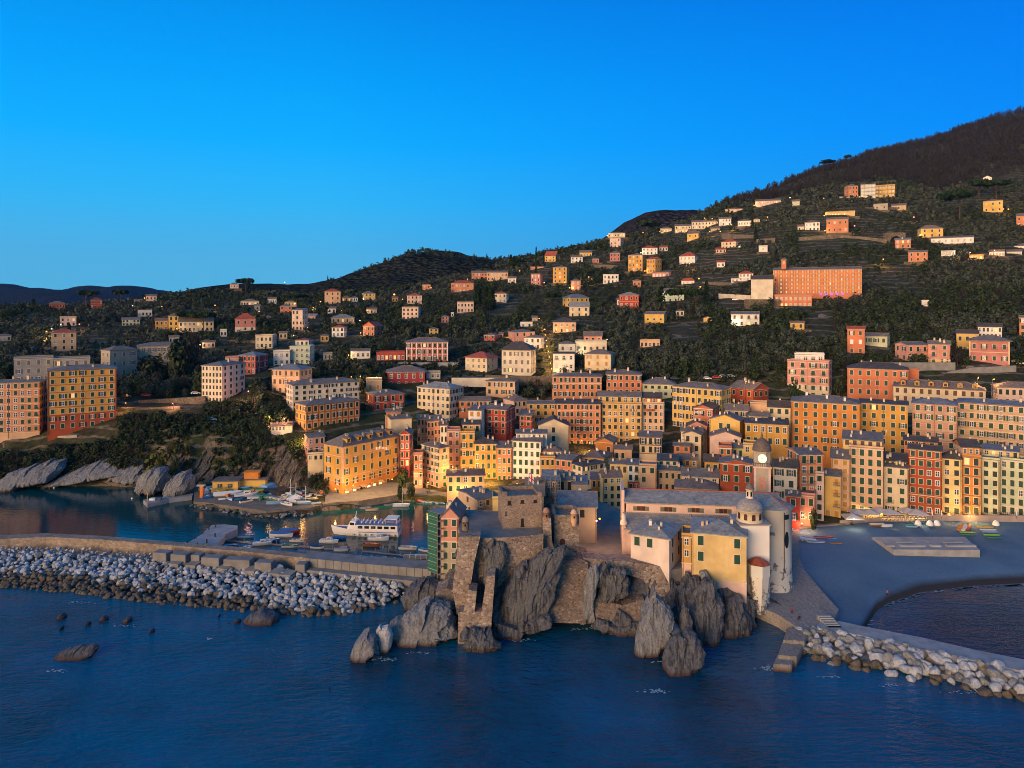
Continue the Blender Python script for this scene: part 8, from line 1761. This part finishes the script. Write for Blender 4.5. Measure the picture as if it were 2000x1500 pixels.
for a in [('cream garden wall with garage doors under the cream villas',[(882,748),(975,748)],10,wallm('pale'),358),('brown stone wall carrying the cream villa garden',[(948,742),(1080,744)],9,TW,366),('curved stone wall below the orange cream villa',[(494,772),(510,768),(558,784)],9,TW,None),
 ('long stone retaining wall leading to the viaduct arch',[(1560,470),(1640,465),(1732,474)],7,TW,None),('cream plastered ramp wall beside the convent chapel',[(1404,584),(1466,588)],11,wallm('pale'),None),('dry stone wall above the convent lane',[(1372,555),(1430,557)],5,TW,None),
 ('stone terrace below the building with sheeting',[(1640,388),(1690,390)],4,CW,None),('dry stone terrace second under the scaffolded buildings',[(1600,402),(1700,404)],3,TW,None),('dry stone terrace third under the scaffolded buildings',[(1690,409),(1770,410)],5,TW,None),('rough terrace wall above the arcaded row',[(1590,411),(1612,412)],4,TW,None),
 ('stone terraces by the small crimson house',[(1150,522),(1206,524)],6,TW,None),('low stone wall under the orange block',[(1215,531),(1262,533)],3,TW,None),('broad terrace wall next to the cream red roofed house',[(1410,466),(1476,468)],9,TW,None),('second broad terrace wall by the cypress',[(1478,476),(1514,474)],9,TW,None),
 ('grey road wall under the pink gabled house',[(1738,722),(1866,722)],14,GW,342),('pale road parapet by the ornate villa',[(1850,731),(1900,722),(1985,718)],4,GW,340),('lit parapet of the cliff road',[(228,800),(300,799),(352,796)],3,TW,327),('pale stone wall above the cliff road',[(270,788),(400,780)],6,TW,338),
 ('garden wall below the scarlet villa',[(1196,606),(1250,607)],3,TW,None),('long grey terrace wall in the western grove',[(236,653),(326,655)],3,TW,None),('stone wall before the brownish red roofed house',[(440,668),(500,669)],4,TW,None),('grey garden wall below the mansion',[(205,742),(262,745)],3,TW,None),('broken white wall on the cliff under the big orange block',[(105,860),(150,858)],8,CW,None),
 ('concrete slab terrace carrying the red hotel',[(724,712),(895,712)],4,CONC,402),('terrace wall at the flats with the wide balcony',[(1096,732),(1180,735)],5,TW,None),('mossy wall below the white two part house',[(1425,640),(1490,641)],3,TW,None),('convent terrace wall with olive garden',[(1455,604),(1560,606)],5,TW,None),('terrace wall in the grove above the pale green house',[(1680,636),(1790,636)],3,TW,None)]:
    wall(a[0], a[1], a[2], a[3], 'retaining wall', a[4])
# viaduct arch
Yv = 655; e = empty('viaduct', P(1748, 484, Yv), 'stone road viaduct with a single dark arch on the upper slope', 'viaduct'); m = MB(); W2, Ht = 8.5, 15; r_ = 5.5
pts = [(r_*math.cos(a), 5+r_*math.sin(a)) for a in [PI*i/12 for i in range(13)]]
m.box(-W2, -r_, -2, 4, -6, Ht-2); m.box(r_, W2, -2, 4, -6, Ht-2)
for (x0, z0_), (x1, z1_) in zip(pts, pts[1:]): m.prism([(x1,-2,z1_),(x0,-2,z0_),(x0,4,z0_),(x1,4,z1_)], [(x1,-2,Ht-2),(x0,-2,Ht-2),(x0,4,Ht-2),(x1,4,Ht-2)])
m.box(-W2, W2, -2.2, 4.2, Ht-2, Ht-1.2); m.build('arch', TW, e); m = MB(); m.box(-r_, r_, 1.0, 1.3, -6, 10.6); m.build('painted_shade_back', plain('dark_opening', (.02,.016,.015)), e)  # near-black panel paints in the shade under the arch
# bell turret of the convent
p = P(1531, 526, 512); m = MB(); m.box(-1.6, 1.6, -1.6, 1.6, 0, 6.8, 0); m.box(-.7, .7, -1.66, -1.6, 3.6, 5.8, 2); m.box(-2, 2, -2, 2, 6.8, 7.2, 1); m.prism([(-2,-2,7.2),(2,-2,7.2),(2,2,7.2),(-2,2,7.2)], [(-.1,-.1,8.2),(.1,-.1,8.2),(.1,.1,8.2),(-.1,.1,8.2)], 1)
m.build('bell_turret', [wallm('coral'), roofm('warm'), PANED], conv['e'], conv['e'].matrix_basis.inverted() @ p, 0)
for i in range(5): m = MB(); m.box(-.8, .8, -.1, .1, 0, .35); m.build('blue_lamp', glow('blue_strip', (.08,.04,1.0), 5), conv['e'], (conv['w']*(.55+.06*i), -.3, -.3))
# ------------------------------------------------------------------ laundry
for i, (px, py, Y, n, cols, lb) in enumerate([(745,873,267.2,7,('white','pink'),'pale laundry on a line across the yellow harbour block'),(1364,803,295.2,6,('white','white'),'white sheets hanging under the coral gable'),(1580,832,267.4,5,('white','grey'),'white laundry line on the long orange block'),(1655,838,267.4,9,('wood','red'),'dark red cloths hanging on the long orange block'),(1745,839,268,9,('white','sky'),'striped laundry on the mustard yellow block'),(1325,785,305.2,6,('white','pink'),'laundry under a window of the golden yellow block'),(1268,799,317,8,('red','wood'),'dark red cloth drying on the rose tan block'),(1238,799,317,5,('wood','white'),'dark cloths drying on the ochre block')]):
    p = P(px, py, Y); m = MB(); k = {}; mats = [paint(c, BC[c]) for c in cols]; W3 = n*.62
    m.bar((-W3/2,0,0), (W3/2,0,-.05), .03, None, 0)
    for j in range(n): x = -W3/2+.62*j; hh = R.uniform(.6, 1.25); m.prism([(x+.05,-.03,-hh),(x+.5,.02,-hh),(x+.5,.05,-hh),(x+.05,0,-hh)], [(x+.05,0,0),(x+.5,0,0),(x+.5,.03,0),(x+.05,.03,0)], j % 2)
    tag(m.build('laundry', mats, None, p), lb, 'laundry')
# ------------------------------------------------------------------ people
def person(label, loc, top, legs, pose='stand', rz=0, skin=(.45,.27,.19)):
    e = empty('person', loc, label, 'person', rz); J = {}
    if pose == 'stand':
        v = [(0,0,.95),(0,0,1.2),(0,.0,1.42),(0,0,1.52),(0,-.01,1.63),(0,0,1.74), (.1,0,.88),(.11,-.02,.5),(.12,0,.08),(.12,-.14,.03), (-.1,0,.88),(-.11,.04,.5),(-.13,.08,.08),(-.13,-.06,.03), (.2,0,1.4),(.27,.02,1.12),(.25,-.1,.88),(.25,-.13,.8), (-.2,0,1.4),(-.27,.02,1.12),(-.25,-.1,.88),(-.25,-.13,.8)]
    else:
        v = [(0,0,.18),(0,.08,.42),(0,.1,.64),(0,.08,.74),(0,.05,.85),(0,.04,.95), (.1,-.05,.16),(.14,-.38,.36),(.14,-.62,.06),(.14,-.76,.03), (-.1,-.05,.16),(-.14,-.40,.34),(-.14,-.66,.06),(-.14,-.80,.03), (.2,.1,.62),(.26,.0,.38),(.2,-.22,.34),(.2,-.3,.34), (-.2,.1,.62),(-.26,.0,.38),(-.2,-.22,.34),(-.2,-.3,.34)]
    E = [(0,1),(1,2),(2,3),(3,4),(4,5),(0,6),(6,7),(7,8),(8,9),(0,10),(10,11),(11,12),(12,13),(2,14),(14,15),(15,16),(16,17),(2,18),(18,19),(19,20),(20,21)]
    rad = [.15,.16,.15,.055,.10,.085,.1,.07,.05,.04,.1,.07,.05,.04,.07,.05,.035,.03,.07,.05,.035,.03]
    me = bpy.data.meshes.new('body'); me.from_pydata(v, E, []); o = ob('body', me, e); sk = o.modifiers.new('s', 'SKIN'); o.modifiers.new('u', 'SUBSURF').levels = 1; o.modifiers['u'].render_levels = 1
    for i, r in enumerate(rad): me.skin_vertices[0].data[i].radius = (r, r*.8 if i in (0, 1, 2) else r)
    me.skin_vertices[0].data[0].use_root = True
    m, nt, b, _ = new_mat('clothed_figure'); sx = nd(nt, 'ShaderNodeSeparateXYZ'); nt.links.new(nd(nt, 'ShaderNodeTexCoord').outputs['Object'], sx.inputs[0]); hz = 1.0 if pose == 'stand' else 1.0
    c = ramp(nt, sx.outputs[2], [(0, legs), (.5, legs), (.501, legs), (1, legs)]); mr = nd(nt, 'ShaderNodeMath', operation='GREATER_THAN'); nt.links.new(sx.outputs[2], mr.inputs[0]); mr.inputs[1].default_value = .92 if pose == 'stand' else .2
    mh = nd(nt, 'ShaderNodeMath', operation='GREATER_THAN'); nt.links.new(sx.outputs[2], mh.inputs[0]); mh.inputs[1].default_value = 1.5 if pose == 'stand' else .73
    c = mixc(nt, mixc(nt, legs, top, mr.outputs[0]), skin, mh.outputs[0]); nt.links.new(c, b.inputs['Base Color']); b.inputs['Roughness'].default_value = .85; me.materials.append(m)
    hz = 1.66 if pose == 'stand' else .88; m = MB(); m.lathe(0, .02 if pose == 'stand' else .06, [(.112,-.02),(.12,.05),(.09,.11),(0,.135)], 10, 0, True); m.build('hair', plain('dark_hair', (.02,.015,.012)), e, (0, 0, hz))
person('person in an orange jacket walking on the pebble beach', P(1733, 1165, Yat(1165, .9)), (.55,.13,.04), (.02,.02,.03), 'stand', .6)
person('person in a dark red top standing on the rock platform', P(1547, 1199, Yat(1199, 2.9)), (.22,.03,.04), (.02,.02,.025), 'stand', -.3)
person('person in black sitting on the edge of the rock platform', P(1561, 1209, Yat(1209, 2.9)), (.015,.015,.02), (.02,.02,.025), 'sit', -.8)

# ------------------------------------------------------------------ foam on the water
fm = MB()
def foam(px, py, wpx, hpx, n, s=.5):
    for i in range(n):
        x, y = px+R.gauss(0, wpx*.4), py+R.gauss(0, hpx*.4); p = P(x, y, Yat(y, .06)); a = R.uniform(0, 3); k = s*R.uniform(.25, 1)
        k *= .55; fm.face([(p.x+k*math.cos(a+t)*R.uniform(.5, 1.3)*1.6, p.y+k*math.sin(a+t)*R.uniform(.5, 1.3), .06+.004*(i % 7)) for t in (0, 1.1, 2.1, 3.2, 4.2, 5.3)])
for a in [(1285,1350,34,9,40),(1500,1305,26,9,44),(752,1288,34,8,40),(940,1258,50,9,36),(1010,1250,60,7,26),(1150,1228,60,5,34),(1215,1240,40,5,20),(408,1247,8,3,14),(110,1310,40,6,22),(240,1222,60,8,20),(150,1176,60,5,20),(1290,1292,30,5,14),(1620,1322,40,5,22),(1740,1338,60,5,24),(1880,1352,60,5,20),(700,1292,20,4,14),(820,1275,50,4,18)]: foam(a[0], a[1], a[2]*.8, a[3]*.6, a[4], .38)
kx = [1690,1700,1712,1740,1800,1900,2000]; ky = [1230,1212,1193,1176,1156,1144,1139]
for i in range(420):
    px = R.uniform(1692, 2010); py = np.interp(px, kx, ky)+2.5+R.uniform(-1, 2.0)
    if noise.noise(Vector((px*.03, 2, 1))) < -.05: continue
    p = P(px, py, Yat(py, .05)); k = R.uniform(.15, .45); fm.face([(p.x-k*2, p.y-k*.5, .07), (p.x+k*2, p.y-k*.4, .07), (p.x+k*1.6, p.y+k*.5, .07), (p.x-k*1.5, p.y+k*.4, .07)])
tag(fm.build('foam', plain('sea_foam', (.34,.42,.48), .9, .2)), kind='stuff')

# ------------------------------------------------------------------ added glows: made-up lamps at corners of hillside houses picked at random
nl = 0
for o in [o for o in COLL.objects if o.get('category') in ('house', 'villa', 'apartment block') and o.type == 'EMPTY' and o.location.y > 400]:
    if R.random() < .42 and nl < 60:
        nl += 1; wl = o.children[0].bound_box; wd = max(c[0] for c in wl); k = R.choice((BULB, BULB, BULBW)); sc = o.location.y/330
        p = o.matrix_basis @ Vector((R.choice((-1.2, wd+1.2)), -1.0, 2.4)); e = empty('added_glow_lamp', p, 'lamp glowing at the corner of the '+' '.join(o['label'].split()[:9]), 'lamp')
        ob('lamp_head', head_mesh(k), e, (0,0,0), 0, (sc, sc, sc)); ob('post', MPOLE_S, e); light(e, (0, -.8, .2), 260, (1.0,.56,.18) if k is BULB else (1.0,.78,.5))
